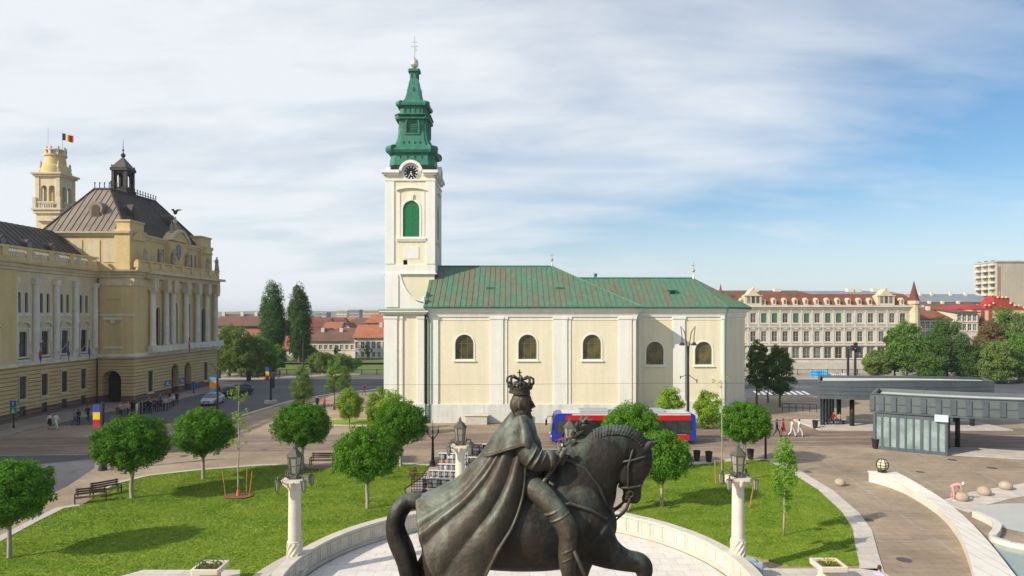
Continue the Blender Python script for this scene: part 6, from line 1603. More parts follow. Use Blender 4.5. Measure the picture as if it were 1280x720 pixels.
# tail
tb_ = MB()
for k, (o, w_) in enumerate(((0, 11), (-7, 6), (7, 6))):
    limb(tb_, [(530,632,o*.3,8,9),(520,626,o*.5,9,10),(509,627,o*.6,9.5,w_+2),(499,636,o*.8,10,w_+3),(494,650,o,10,w_+3),(495,666,o,11,w_+4),(501,681,o*1.1,12,w_+4),(508,698,o*1.2,11,w_+4),(513,718,o*1.2,10,w_+3),(515,740,o*1.1,9,w_+2),(514,765,o,7,w_+1),(510,790,o,5,4),(506,800,o,1.5,1.5)], 14)
for k in range(12):
    a = 2*PI*k/12; rr = 12.5
    base_ = [(520,626,9),(508,629,9),(498,641,10),(494,656,10.5),(497,672,11.5),(503,688,11.5),(509,706,11),(513,726,10),(515,750,9),(513,775,6)]
    pts = []
    for i, (x, y, r) in enumerate(base_):
        b_ = a + i*.28; tx_ = base_[min(i+1, 9)][0] - base_[max(i-1, 0)][0]; ty_ = base_[min(i+1, 9)][1] - base_[max(i-1, 0)][1]; l = math.hypot(tx_, ty_)
        nx, ny = -ty_/l, tx_/l; pts.append((x + nx*math.cos(b_)*r*.93, y + ny*math.cos(b_)*r*.95, math.sin(b_)*r*.8, 2.6))
    limb(tb_, pts, 7)
to = tb_.build('tail', m_bz, ST); remesh(to, .024, 3)
# mane: plaited crest
mn = MB(); crest = [(700,598),(704,585),(711,572),(720,560),(731,550),(743,542),(757,537),(772,536),(786,539),(797,545),(805,553)]
def along(pts, n):
    L_ = [0]
    for i in range(1, len(pts)): L_.append(L_[-1] + math.dist(pts[i], pts[i-1]))
    out_ = []
    for k in range(n):
        d = L_[-1]*k/(n-1); i = max(j for j in range(len(L_)) if L_[j] <= d + 1e-9); i = min(i, len(pts)-2); t = (d - L_[i])/(L_[i+1]-L_[i]); out_.append(tuple(a + (b-a)*t for a, b in zip(pts[i], pts[i+1])))
    return out_
cp_ = along(crest, 36)
limb(mn, [(x, y + 3, 0, 5, 6) for x, y in cp_[::3]], 8)
for i, (x, y) in enumerate(cp_):
    a, b = cp_[max(i-1, 0)], cp_[min(i+1, 35)]; t = Vector((b[0]-a[0], b[1]-a[1])).normalized(); n_ = Vector((-t.y, t.x)) * (1 if -t.x < 0 else -1)
    n_ = Vector((t.y, -t.x))
    for s in (-1, 1):
        p0 = (x + n_.x*4 + t.x*2, y + n_.y*4 + t.y*2, 0); p1 = (x - n_.x*6 - t.x*3, y - n_.y*6 - t.y*3, s*8)
        limb(mn, [(*p0, 2.5), ((p0[0]+p1[0])/2, (p0[1]+p1[1])/2, s*7.5, 2.4), (p1[0], p1[1], s*11, 1.6)], 6)
limb(mn, [(804,556,0,4,6),(811,563,0,4,6),(813,575,0,3,5),(811,588,0,1.5,2)], 8)
mo = mn.build('mane', m_bz, ST); remesh(mo, .0125, 0)
# bridle, reins, harness
def strap(pts, r=1.6, name='bridle_strap', flat=None, parent=None): 
    m_ = MB(); m_.tube([P(*p) for p in pts], r*KS, 6); return m_.build(name, m_bz, parent or ST, smoothed=True)
for s in (-1, 1):
    strap([(797,549,0),(788,562,s*13.5),(783,580,s*14),(783,600,s*11.5),(785,611,s*10)])
    strap([(812,566,0),(803,569,s*12),(790,572,s*14.5),(776,575,s*12.5),(768,577,s*3)])
    strap([(803,604,0),(797,606,s*9.5),(785,607,s*11),(776,608,s*8),(774,608,0)])
    strap([(814,572,0),(806,590,s*3),(803,604,0)], 1.3)
    r_ = MB(); c = P(786, 615, s*11); r_.tube([c + Vector((3.6*KS*math.cos(a), 0, 3.6*KS*math.sin(a))) for a in [2*PI*i/14 for i in range(15)]], 1.2*KS, 6); r_.build('bit_ring', m_bz, ST)
    strap([(786,620,s*11),(781,632,s*13),(772,640,s*15),(764,640,s*17),(757,628,s*21),(745,600,s*24),(728,580,s*23),(706,571,s*18),(697,570,-18)], 1.9, 'rein')
    strap([(786,620,s*11),(778,637,s*14),(768,645,s*16),(761,640,s*18),(757,630,s*20)], 1.3, 'rein')
    strap([(765,640,0),(752,640,s*30),(735,628,s*37),(708,618,s*42),(690,622,s*45)], 2.2, 'harness')
# saddle cloth and saddle
sd_ = MB(); blob(sd_, 655, 603, 0, 40, 10, 22); blob(sd_, 618, 592, 0, 12, 14, 22, -20); blob(sd_, 694, 592, 0, 9, 14, 14, 15); so2 = sd_.build('saddle', m_bz, ST); remesh(so2, .03, 4)

# ---- rider
rb = MB()
limb(rb, [(652,616,0,27,28),(654,600,0,24,25),(655,585,0,21,23),(655,568,0,23,27),(653,555,0,23,31),(651,545,0,19,30),(649,537,0,13,18),(648,528,0,9,10),(649,519,0,8.5,9),(650,512,0,8.5,8.5)], 20)
blob(rb, 654, 555, 0, 18, 13, 32)
for s in (-1, 1): blob(rb, 655, 551, s*29, 13, 13, 12)
# head
blob(rb, 652, 502, 0, 13, 15, 11.5); blob(rb, 656, 511, 0, 8.5, 10, 9)
limb(rb, [(662.5,500,0,2.0,2.2),(665.5,504,0,1.9,2.0),(668,508,0,2.1,2.6),(663.5,509.5,0,1.9,2.2)], 8)      # nose
blob(rb, 660.5, 498, 0, 4.2, 2.0, 8.5)                                                # brow
blob(rb, 661.5, 513.5, 0, 4.0, 1.5, 5.0); blob(rb, 661, 517, 0, 3.4, 1.2, 3.6)            # lips / moustache
limb(rb, [(652,513,0,6.5,9.5),(656,518,0,6.8,8.4),(660,522,0,6,6.6),(663,526,0,3.4,4)], 10)  # beard
for s in (-1, 1):
    blob(rb, 660.8, 502.6, s*4.6, 1.9, 1.3, 2.0); blob(rb, 658.5, 508, s*6.6, 3.2, 2.8, 2.6); blob(rb, 649, 505.5, s*11.4, 2.6, 4.6, 1.6)
blob(rb, 645, 506, 0, 8, 11, 10.5)        # hair at the nape
# near arm (king's right), stretched forward
limb(rb, [(652,550,-27,13,13),(661,562,-33,14,13),(668,568,-35,13,12),(676,569,-33,12,11.5),(684,569,-29,10.5,10.5),(687,569,-27,11.5,11.5),(690,569,-25,8,8),(694,569,-24,7,6.5)], 14)
limb(rb, [(652,550,27,13,13),(662,566,33,13,12),(671,576,32,11,11),(683,577,24,9,9),(694,572,14,7,7),(699,571,8,6,6)], 14)
# legs
for s in (-1, 1):
    limb(rb, [(654,604,s*16,16,16),(670,606,s*28,14.5,15),(686,618,s*40,13,14),(698,633,s*47,12.5,13),(705,646,s*50,12.5,12.5),(706,659,s*51,11,11),(705,673,s*51,11,11),(705,688,s*51,9.5,9.5),(707,701,s*51,7.5,7.5),(709,710,s*51,7.5,7.5)], 16)
    limb(rb, [(701,711,s*51,7,7),(712,714,s*51,7.5,8.5),(724,716,s*51,6,8.5),(734,717,s*51,4.5,6),(739,716,s*51,2,3)], 12)
    limb(rb, [(700,652,s*50,10,10),(706,650,s*50,13.5,13.5),(712,649,s*50,10,10)], 12)  # boot top
limb(rb, [(681,569,-31,12.5,12.5),(685,569,-29,13.2,13.2),(688,569,-27.5,12,12)], 12)      # cuff
for x, y, d, r in ((663,563,-35,14.6),(669,567,-36,14.2),(675,569,-34,13.2)): limb(rb, [(x-1.5,y-1,d,r*.86,r*.84),(x,y,d,r,r*.98),(x+1.5,y+.8,d,r*.86,r*.84)], 12)
limb(rb, [(653,585,0,22,25),(654,589,0,24.5,27),(654,593,0,22,25)], 14)                    # belt
for k in range(7):                                                                       # folds of the tunic skirt
    a = -1.2 + k*.4; limb(rb, [(660 + 8*math.cos(a), 592, -24*math.cos(a*.6) + 3*k, 4, 4), (668 + 9*k*.35, 604, -30 + 3*k, 5, 5), (672 + 9*k*.3, 616, -34 + 3*k, 4, 5)], 8)
for s in (-1, 1):
    for x, y, d, r in ((690,624,44,14.2),(696,631,47,13.8),(705,668,51.5,11.8),(705,678,51.5,11.2)): limb(rb, [(x-.8,y-1.5,s*d,r*.88,r*.88),(x,y,s*d,r,r),(x+.8,y+1.5,s*d,r*.88,r*.88)], 12)
ro = rb.build('rider_body', m_bzc, ST); remesh(ro, .0115, 2)
def hand(name, wrist, dirx, s, m=m_bzc):
    """closed fist: palm, four curled fingers of unequal length, thumb across"""
    x, y, d = wrist; h_ = MB(); limb(h_, [(x - 3, y, d, 5.2, 5), (x + 3, y, d, 6.8, 4.8), (x + 8, y + .5, d, 6.4, 4.6)], 12)
    for k, (off, ln) in enumerate(((-5.4, 1.0), (-1.9, 1.12), (1.6, 1.06), (5.0, .86))):
        yy = y + off; limb(h_, [(x + 6, yy, d - s*2, 1.9), (x + 11*ln, yy + .2, d - s*4.0, 1.95), (x + 13.2*ln, yy + .4, d + s*1.5, 1.85), (x + 10.5*ln, yy + .6, d + s*5.2, 1.7), (x + 7, yy + .6, d + s*5.6, 1.4)], 8)
    limb(h_, [(x + 1, y - 5, d + s*2, 2.3), (x + 6, y - 8, d + s*4.5, 2.1), (x + 11, y - 6.5, d + s*5.5, 1.8), (x + 13, y - 4, d + s*5.5, 1.3)], 8)
    o = h_.build(name, m, ST); remesh(o, .0095, 1); return o
hand('hand', (692, 568.5, -24), 1, 1); hand('hand', (699, 571, 8), 1, -1)
# leafy staff held upright in the far hand, riding crop in the near hand
lf = MB(); lf.tube([P(697,585,2), P(705,566,4), P(716,545,5), P(727,530,5)], [2.0*KS]*4, 8); rg = random.Random(3)
for k in range(64):
    t = .1 + .9*k/63; x = 703 + 26*t; y = 574 - 44*t; a = rg.uniform(-1.0, .45) - .75; ln = rg.uniform(8, 13)
    d0 = rg.uniform(-8, 14); x += rg.uniform(-5, 5); lf.tube([P(x, y, d0), P(x + ln*.5*math.cos(a) , y + ln*.5*math.sin(a), d0 + rg.uniform(-3, 3)), P(x + ln*math.cos(a+.2), y + ln*math.sin(a+.2), d0 + rg.uniform(-4, 4))], [1.2*KS, 3.0*KS, .4*KS], 6)
lf.build('laurel_staff', m_bz, ST, auto=.8)
sc_ = MB(); sc_.tube([P(668,610,-30), P(676,598,-30), P(690,579,-30), P(698,566,-30), P(702,559,-29)], [2.2*KS, 2.4*KS, 2.4*KS, 2.6*KS, 3.2*KS], 8); sc_.ell(tuple(P(703,557,-29)), 3.6*KS); sc_.build('sceptre', m_bzc, ST, smoothed=True)
# sword hanging at the near side
sw = MB(); sw.tube([P(712,668,-60), P(722,690,-60), P(733,712,-60), P(737,720,-60)], [2.2*KS, 2.4*KS, 2.0*KS, 1.2*KS], 8); sw.build('scabbard', m_bz, ST, smoothed=True)
for s in (-1, 1):
    st_ = MB(); st_.tube([P(707,705,s*51), P(700,718,s*51), P(712,724,s*51), P(724,719,s*51), P(716,704,s*51)], 1.6*KS, 6); st_.tube([P(711,704,s*51), P(709,680,s*53), P(703,650,s*52)], 1.3*KS, 6); st_.build('stirrup', m_bz, ST)
# crown with jagged points, arches and a cross
cr = MB(); cc = P(649.5, 490, 0); R0 = 14.2*KS; cyl = []
tl = Matrix.Rotation(math.radians(4), 3, 'Y')
def CP(a, r, z): v = tl @ Vector((r*math.cos(a)*KS*.86, r*math.sin(a)*KS*.84, z*KS*.95)); return cc + v
n = 28
for z0, z1, ro_, ri in ((-1, 5, 15, 13.4), (-2.0, 0.2, 15.8, 13.6), (4.2, 6, 16.4, 13.6)):
    cr.ringx([tuple(CP(2*PI*i/n, ro_, z0)) for i in range(n)], [tuple(CP(2*PI*i/n, ri, z0)) for i in range(n)], tl @ Vector((0, 0, (z1 - z0)*KS)))
for k in range(8):
    a = 2*PI*k/8
    big_ = k % 2 == 0
    cr.tube([CP(a, 15, 5), CP(a, 16, 9), CP(a, 17.5, 13 if big_ else 10)], [2.6*KS, 2.2*KS, .8*KS], 6)
    for d in (-.22, .22): cr.ell(tuple(CP(a + d, 16.8, 8.5)), 1.8*KS, n=8, m=6)
    if big_:
        for d in (-.16, .16): cr.ell(tuple(CP(a + d, 17.2, 11.5)), 1.7*KS, n=8, m=6)
    cr.tube([CP(a, 16, 8), CP(a, 19.3, 13), CP(a, 18.6, 18.5), CP(a, 14, 20.5), CP(a, 8, 18), CP(a, 3, 16.5), CP(a, 0, 16.5)], [1.5*KS]*7, 6)
cr.ell(tuple(CP(0, 0, 18.5)), 3*KS, n=10, m=8); cr.box(*[q for q in (cc.x - .8*KS, cc.x + .8*KS, cc.y - .8*KS, cc.y + .8*KS, cc.z + 20*KS, cc.z + 28*KS)]); cr.box(cc.x - 2.6*KS, cc.x + 2.6*KS, cc.y - .8*KS, cc.y + .8*KS, cc.z + 23.5*KS, cc.z + 25*KS)
cr.ell(tuple(CP(0, 0, 6)), 13*KS, 13*KS, 9*KS, n=16, m=10)
cr.build('crown', m_bz, ST, auto=.6)
# ---- cape
ridge = [(640,513),(632,523),(618,542),(603,564),(588,580),(571,597),(545,611),(521,621)]     # upper back outline
front = [(658,538),(656,562),(654,588),(650,614),(640,642),(624,668),(606,706),(590,752)]       # near front edge
wid = [(14,),(31,),(39,),(46,),(54,),(60,),(63,),(64,)]
def cape_mesh(name, t0, t1, nt_, ns, amp, extra=0, tail=True, hem=0):
    m_ = MB(); base = len(m_.v)
    for i in range(nt_ + 1):
        t = t0 + (t1 - t0)*i/nt_; R_ = spl(ridge, t); F_ = spl(front, t); W_ = spl(wid, t)[0] + extra
        for j in range(ns + 1):
            s = -1 + 2*j/ns; a = abs(s); w1 = 1 - math.cos(a*PI/2)
            # fold pattern: ridges fan out from the shoulder
            ph = a*6.2*PI + .9*math.sin(a*7 + 1.3) + t*1.1*math.sin(3*a + 1)
            fold = (smooth((a - .42)/.14)*8.5*(abs(math.sin((a - .5)*PI*4.2)) - .45)*(1 - .45*smooth((t - .6)/.3)) + smooth((a - .25)/.2)*(1 - smooth((a - .45)/.1))*2.4*math.sin(a*55 + t*2) + .9*math.sin(a*23 + t*5))*smooth(t*2.2); fold0 = amp*smooth(t*1.4)*(math.sin(ph) + .45*math.sin(ph*1.9 + 1.1 + t*2)) * (.35 + .65*smooth(a*1.8))
            nx, ny = (R_[0] - F_[0]), (R_[1] - F_[1]); l = math.hypot(nx, ny) + 1e-6; nx /= l; ny /= l
            x = R_[0] + (F_[0] - R_[0])*w1; y = R_[1] + (F_[1] - R_[1])*w1
            if tail:
                bulge = smooth((t - .55)/.45) * math.sin(min(1, w1*1.05)*PI)*13
                x -= bulge*.82; y += bulge*.55
            d = W_*math.sin(a*PI/2)**.85
            x += nx*fold*(1 - a*.55) + (-extra if False else nx*extra*.8); y += ny*fold*(1 - a*.55) + ny*extra*.8
            d += fold*a*1.1
            if hem and i == nt_: y += 2*math.sin(j*.9)
            m_.v.append(tuple(P(x, y, math.copysign(d, s))))
    for i in range(nt_):
        for j in range(ns): k = base + i*(ns+1) + j; m_.face((k, k+1, k+ns+2, k+ns+1))
    return m_
c_ = cape_mesh('cape', 0, 1, 60, 150, 6.6).build('cape', m_bzc, ST, smoothed=True)
q = c_.modifiers.new('s', 'SOLIDIFY'); q.thickness = .05; q.offset = -1; q = c_.modifiers.new('b', 'SMOOTH'); q.iterations = 2; q.factor = .4
# short shoulder cape
mt = MB(); base = 0; nt_, ns = 18, 90
top_ = lambda a: (648 + 5*math.cos(a), 530 + 3*math.cos(a)*0, 11*math.sin(a))
for i in range(nt_ + 1):
    t = i/nt_
    for j in range(ns):
        a = 2*PI*j/ns; ca, sa = math.cos(a), math.sin(a)
        # from neck ring to lower edge: long at the back (ca<0), short in front
        x0, y0, d0 = 649 + 9*ca, 519 - 4*ca*(1 if ca < 0 else 0) , 9.5*sa
        e = smooth(t)
        if ca < 0: x1, y1 = 655 + 53*ca, 548 + 21*abs(ca)**1.3
        else: x1, y1 = 655 + 15*ca, 548 + 12*ca
        x1 -= 0; d1_ = 44*sa
        bow = math.sin(t*PI)*(1.5 if ca < 0 else 5)
        fold = .7*t*math.sin(a*9) 
        x = x0 + (x1 - x0)*t + ca*(bow*.8 + fold); y = y0 + (y1 - y0)*t**1.15 - bow*.55; d = d0 + (d1_ - d0)*(t**.8) + sa*(bow + fold)
        mt.v.append(tuple(P(x, y, d)))
for i in range(nt_):
    for j in range(ns): k = i*ns + j; k2 = i*ns + (j+1) % ns; mt.face((k, k2, k2 + ns, k + ns))
mo_ = mt.build('shoulder_cape', m_bzc, ST, smoothed=True); q = mo_.modifiers.new('s', 'SOLIDIFY'); q.thickness = .055; q.offset = 0
hm = MB(); hm.tube([mt.v[nt_*ns + j] for j in range(ns)] + [mt.v[nt_*ns]], 1.7*KS, 6); hm.build('cape_trim', m_bzc, ST, smoothed=True)
# plinth (its top is just below the picture)
m_plin = mat('plinth_stone', (.36, .33, .29), (.28, .26, .23), scale=1.5, rough=.6, fine=.1)
pl_ = thing('monument_plinth', 'tall stone plinth under the bronze horse', 'plinth', (SX, YS0, 0), world=True)
pb = MB(); pb.box(SX - 2.9, SX + 2.9, YS0 - 1.25, YS0 + 1.25, .5, SZ - .35); pb.build('shaft', m_plin, pl_, bevel=.04)
pb = MB(); pb.box(SX - 3.15, SX + 3.15, YS0 - 1.45, YS0 + 1.45, SZ - .348, SZ - .03); pb.build('cap', m_plin, pl_, bevel=.05)
pb = MB(); pb.box(SX - 3.6, SX + 3.6, YS0 - 1.9, YS0 + 1.9, 0, .5); pb.build('base', m_plin, pl_, bevel=.05)
# ------------------------------------------------------------------ lamp columns round the court
m_lampm = mat('lamp_bronze', (.09, .085, .07), (.14, .13, .10), scale=4, rough=.55, metal=.4)
m_lglass = mat('lamp_glass', (.20, .20, .17), (.28, .27, .22), scale=2, rough=.2, spec=.6)
m_coll = mat('column_stone', (.64, .59, .50), (.56, .51, .43), scale=1.3, rough=.75, fine=.05)
m_steel = mat('dark_steel', (.028, .03, .034), (.045, .045, .05), scale=2, rough=.5, metal=.3)
def lamp_column(x, y, label):
    t = thing('lamp_column', label, 'lamp column', (x, y, 0), group='stone lamp columns round the court')
    b = MB(); b.box(-.5, .5, -.5, .5, 0, .3); b.lathe([(.46, .3), (.48, .38), (.40, .48), (.36, .52)], 20); b.build('base', m_coll, t, bevel=.02)
    s_ = MB(); s_.lathe([(.31, .52), (.32, 1.6), (.33, 1.62), (.295, 1.66), (.27, 4.0), (.31, 4.02), (.30, 4.1)], 22)
    for k in range(10):                      # twisted fluting on the lower drum
        s_.tube([(.315*math.cos(2*PI*k/10 + i*.16), .315*math.sin(2*PI*k/10 + i*.16), .55 + i*.085) for i in range(13)], .05, 6)
    s_.build('shaft', m_coll, t, auto=.7)
    c = MB(); c.lathe([(.33, 4.1), (.36, 4.16), (.42, 4.3), (.40, 4.32)], 16); c.lathe([(.40, 4.3), (.49, 4.38), (.49, 4.5), (.44, 4.5)], sq=.2)
    for k in range(4):
        a = PI/2*k; c.tube([(.32*math.cos(a), .32*math.sin(a), 4.1), (.5*math.cos(a), .5*math.sin(a), 4.25), (.54*math.cos(a), .54*math.sin(a), 4.42)], [.08, .08, .09], 8)
    c.build('capital', m_coll, t)
    for k in range(4):
        a = PI/4 + PI/2*k; ca, sa = math.cos(a), math.sin(a); m_ = MB()
        m_.tube([(.3*ca, .3*sa, 4.55), (.55*ca, .55*sa, 4.75), (.8*ca, .8*sa, 4.68), (.85*ca, .85*sa, 4.5)], .035, 6); m_.lathe([(.15, 4.5), (.04, 4.56)], 6, (.85*ca, .85*sa, 0)); m_.lathe([(.03, 3.98), (.07, 4.06)], 6, (.85*ca, .85*sa, 0))
        for j in range(6): q = PI/3*j; m_.tube([(.85*ca + .13*math.cos(q), .85*sa + .13*math.sin(q), 4.5), (.85*ca + .08*math.cos(q), .85*sa + .08*math.sin(q), 4.06)], .012, 4)
        ar = m_.build('lamp_arm', m_lampm, t); MB().lathe([(.075, 4.07), (.12, 4.49)], 6, (.85*ca, .85*sa, 0)).build('small_lantern', m_lglass, ar)
    l = MB(); l.lathe([(.30, 4.5), (.34, 4.58), (.24, 4.68), (.24, 4.74)], 6)
    for j in range(6):
        q = PI/3*j; l.tube([(.24*math.cos(q), .24*math.sin(q), 4.72), (.33*math.cos(q), .33*math.sin(q), 5.5)], .022, 5); l.tube([(.28*math.cos(q), .28*math.sin(q), 5.1), (.28*math.cos(q+PI/3), .28*math.sin(q+PI/3), 5.1)], .014, 4)
        l.tube([(.3*math.cos(q), .3*math.sin(q), 4.62), (.42*math.cos(q), .42*math.sin(q), 4.75), (.36*math.cos(q), .36*math.sin(q), 4.9)], .025, 5)
    l.lathe([(.38, 5.5), (.40, 5.54), (.30, 5.66), (.16, 5.82), (.07, 5.88), (.09, 5.94), (.02, 6.12)], 6); la = l.build('lantern_frame', m_lampm, t)
    MB().lathe([(.225, 4.745), (.315, 5.49)], 6).build('lantern_glass', m_lglass, la)
    return t
lamp_column(-10.0, 31.4, 'pale stone lamp column with bronze lantern at left, over the end of the grey parapet')
lamp_column(-3.0, 39.5, 'pale stone lamp column standing before the photo panels left of the rider')
lamp_column(3.35, 39.5, 'stone lamp column hidden behind the rider, only its lantern tip before the bus')
lamp_column(10.5, 31.7, 'pale stone lamp column with bronze lantern at right, over the cream parapet end')

# ------------------------------------------------------------------ bus
def paint(name, c, rough=.3): return mat(name, c, tuple(x*.9 for x in c), scale=1.5, rough=rough, spec=.5, fine=.03)
m_bred = paint('bus_red', (.48, .01, .012)); m_bblue = paint('bus_blue', (.012, .035, .36)); m_bwht = paint('bus_white', (.62, .63, .65)); m_tyre = mat('tyre', (.02, .02, .02), (.03, .03, .03), scale=4, rough=.9)
m_bgl = glass('bus_glass', (.012, .014, .016), (.03, .035, .035), rough=.06); m_rim = mat('rim', (.3, .3, .31), rough=.35, metal=.6); m_hl = mat('headlight', (.7, .7, .68), rough=.15); m_tl = mat('taillight', (.4, .02, .02), rough=.3); m_bdark = mat('bus_trim', (.03, .03, .035), rough=.5)
BX0, BX1, BY0, BY1 = WX(689.5, 63.2), WX(870, 63.2), 63.2, 65.75
L_ = BX1 - BX0
B = thing('city_bus', 'red white and blue city bus half hidden behind the horse and round trees', 'bus', (BX0, BY0, 0)); B.scale = (1, 1, .955)
W_ = BY1 - BY0
b = MB(); sec = [(0, .35), (0, 1.0), (.06, 1.05), (.16, 2.2), (.34, 2.85), (.6, 3.0), (L_ - .3, 3.0), (L_ - .05, 2.8), (L_, 1.2), (L_, .4), (L_ - .15, .3), (.15, .28)]
b.extr([(x, 0, z) for x, z in sec], (0, W_, 0)); b.build('body', m_bdark, B, bevel=.05)
fs = MB(); fs.extr([(-.012, -.012, .36), (-.012, -.012, 1.0), (.05, -.012, 1.05), (.15, -.012, 2.2), (.33, -.012, 2.86), (.6, -.012, 3.01), (2.0, -.012, 3.01), (1.35, -.012, 2.42), (.5, -.012, 2.34), (.45, -.012, 1.1), (1.2, -.012, 1.05), (1.2, -.012, .36)], (0, .04, 0)); fs.build('blue_shell', m_bblue, B); fs = MB(); fs.extr([(.32, 0, 2.87), (.6, 0, 3.015), (1.9, 0, 3.015), (1.9, 0, 2.99), (.6, 0, 2.98)], (0, W_, 0)); fs.extr([(-.013, 0, .4), (-.013, 0, 1.05), (.03, 0, 1.05), (.03, 0, .4)], (0, W_, 0)); fs.build('front_cap', m_bblue, B); fs = MB(); fs.extr([(L_ - .5, -.012, .4), (L_ + .012, -.012, .4), (L_ + .012, -.012, 1.2), (L_ - .04, -.012, 2.82), (L_ - .3, -.012, 3.012), (L_ - .5, -.012, 3.012)], (0, W_ + .02, 0)); fs.build('rear_shell', m_bblue, B)
def sp_box(x0, x1, z0, z1, m, name, y=-.012, y1=.03): return MB().box(x0, x1, y, y1, z0, z1).build(name, m, B)
sp_box(1.0, L_ - .9, .34, 1.0, m_bwht, 'side_skirt'); sp_box(1.3, L_ - .5, 2.37, 2.86, m_bred, 'red_band', -.02); sp_box(1.9, L_ - .5, 2.862, 2.985, m_bwht, 'white_band', -.016); sp_box(L_ - 3.3, L_ - .6, .42, .98, m_bred, 'rear_red_panel', -.022)
sg = MB(); sg.extr([(.25, -.024, .42), (.7, -.024, .42), (2.3, -.024, 1.1), (1.85, -.024, 1.1)], (0, .05, 0)); sg.build('diagonal_stripe', m_bred, B); sg = MB(); sg.extr([(L_ - 1.9, -.026, .42), (L_ - 1.5, -.026, .42), (L_ - .9, -.026, .98), (L_ - 1.3, -.026, .98)], (0, .03, 0)); sg.build('diagonal_stripe', m_bred, B)
bb_ = MB(); bb_.extr([(2.3, -.02, 1.0), (5.2, -.02, 1.0), (3.6, -.02, .36), (.9, -.02, .36)], (0, .04, 0)); bb_.build('blue_panel', m_bblue, B)
for i, (x0, x1) in enumerate(((.55, 1.55), (1.65, 2.75), (2.9, 4.4), (4.5, 6.0), (6.1, 7.3), (7.4, 8.9), (9.0, 10.5), (10.6, 11.6), (11.7, 13.0))):
    if x1 > L_: continue
    door = i in (1, 4, 7)
    o = MB().box(x0, x1, -.03, .02, .42 if door else 1.1, 2.33).build('door' if door else 'window', m_bgl, B, bevel=.01)
    if door: MB().box((x0+x1)/2 - .025, (x0+x1)/2 + .025, -.045, -.031, .45, 2.3).build('door_post', m_bdark, o)
ws = MB(); ws.extr([(-.03, .12, 1.12), (-.03, W_ - .12, 1.12), (.115, W_ - .12, 2.25), (.115, .12, 2.25)], (.1, 0, .02)); ws.build('windshield', m_bgl, B)
MB().extr([(.12, .25, 2.3), (.12, W_ - .25, 2.3), (.26, W_ - .25, 2.68), (.26, .25, 2.68)], (.06, 0, .0)).build('route_display', m_bdark, B)
MB().box(1.0, L_ - .5, .02, W_ - .02, 3.018, 3.07).build('roof_panel', m_bwht, B, bevel=.03)
for x0, x1 in ((2.6, 5.4), (8.4, 10.6)): MB().box(x0, x1, .35, W_ - .35, 3.06, 3.3).build('roof_unit', mat('roof_unit_grey', (.35, .36, .38), rough=.6), B, bevel=.08)
for x in (2.0 + .35, 8.9, ):
    for y in (-.02, W_ - .26):
        w_ = MB(); w_.tube([(x + .25, y, .48), (x + .25, y + .28, .48)], .48, 20); wo = w_.build('wheel', m_tyre, B, auto=.6); MB().tube([(x + .25, y - .012, .48), (x + .25, y + .1, .48)], .27, 14).build('rim', m_rim, wo)
for y in (.3, W_ - .3): MB().ell((-.01, y, .78), .06, .18, .12).build('headlight', m_hl, B)
mi = MB(); mi.tube([(.2, .1, 2.75), (-.25, -.15, 2.8), (-.5, -.3, 2.6), (-.5, -.3, 2.45)], .035, 6); mi.box(-.6, -.42, -.42, -.2, 1.95, 2.5); mi.build('mirror', m_bdark, B, bevel=.02)
for y in (.2, W_ - .2): MB().box(L_, L_ + .03, y - .08, y + .08, 1.0, 1.7).build('taillight', m_tl, B)

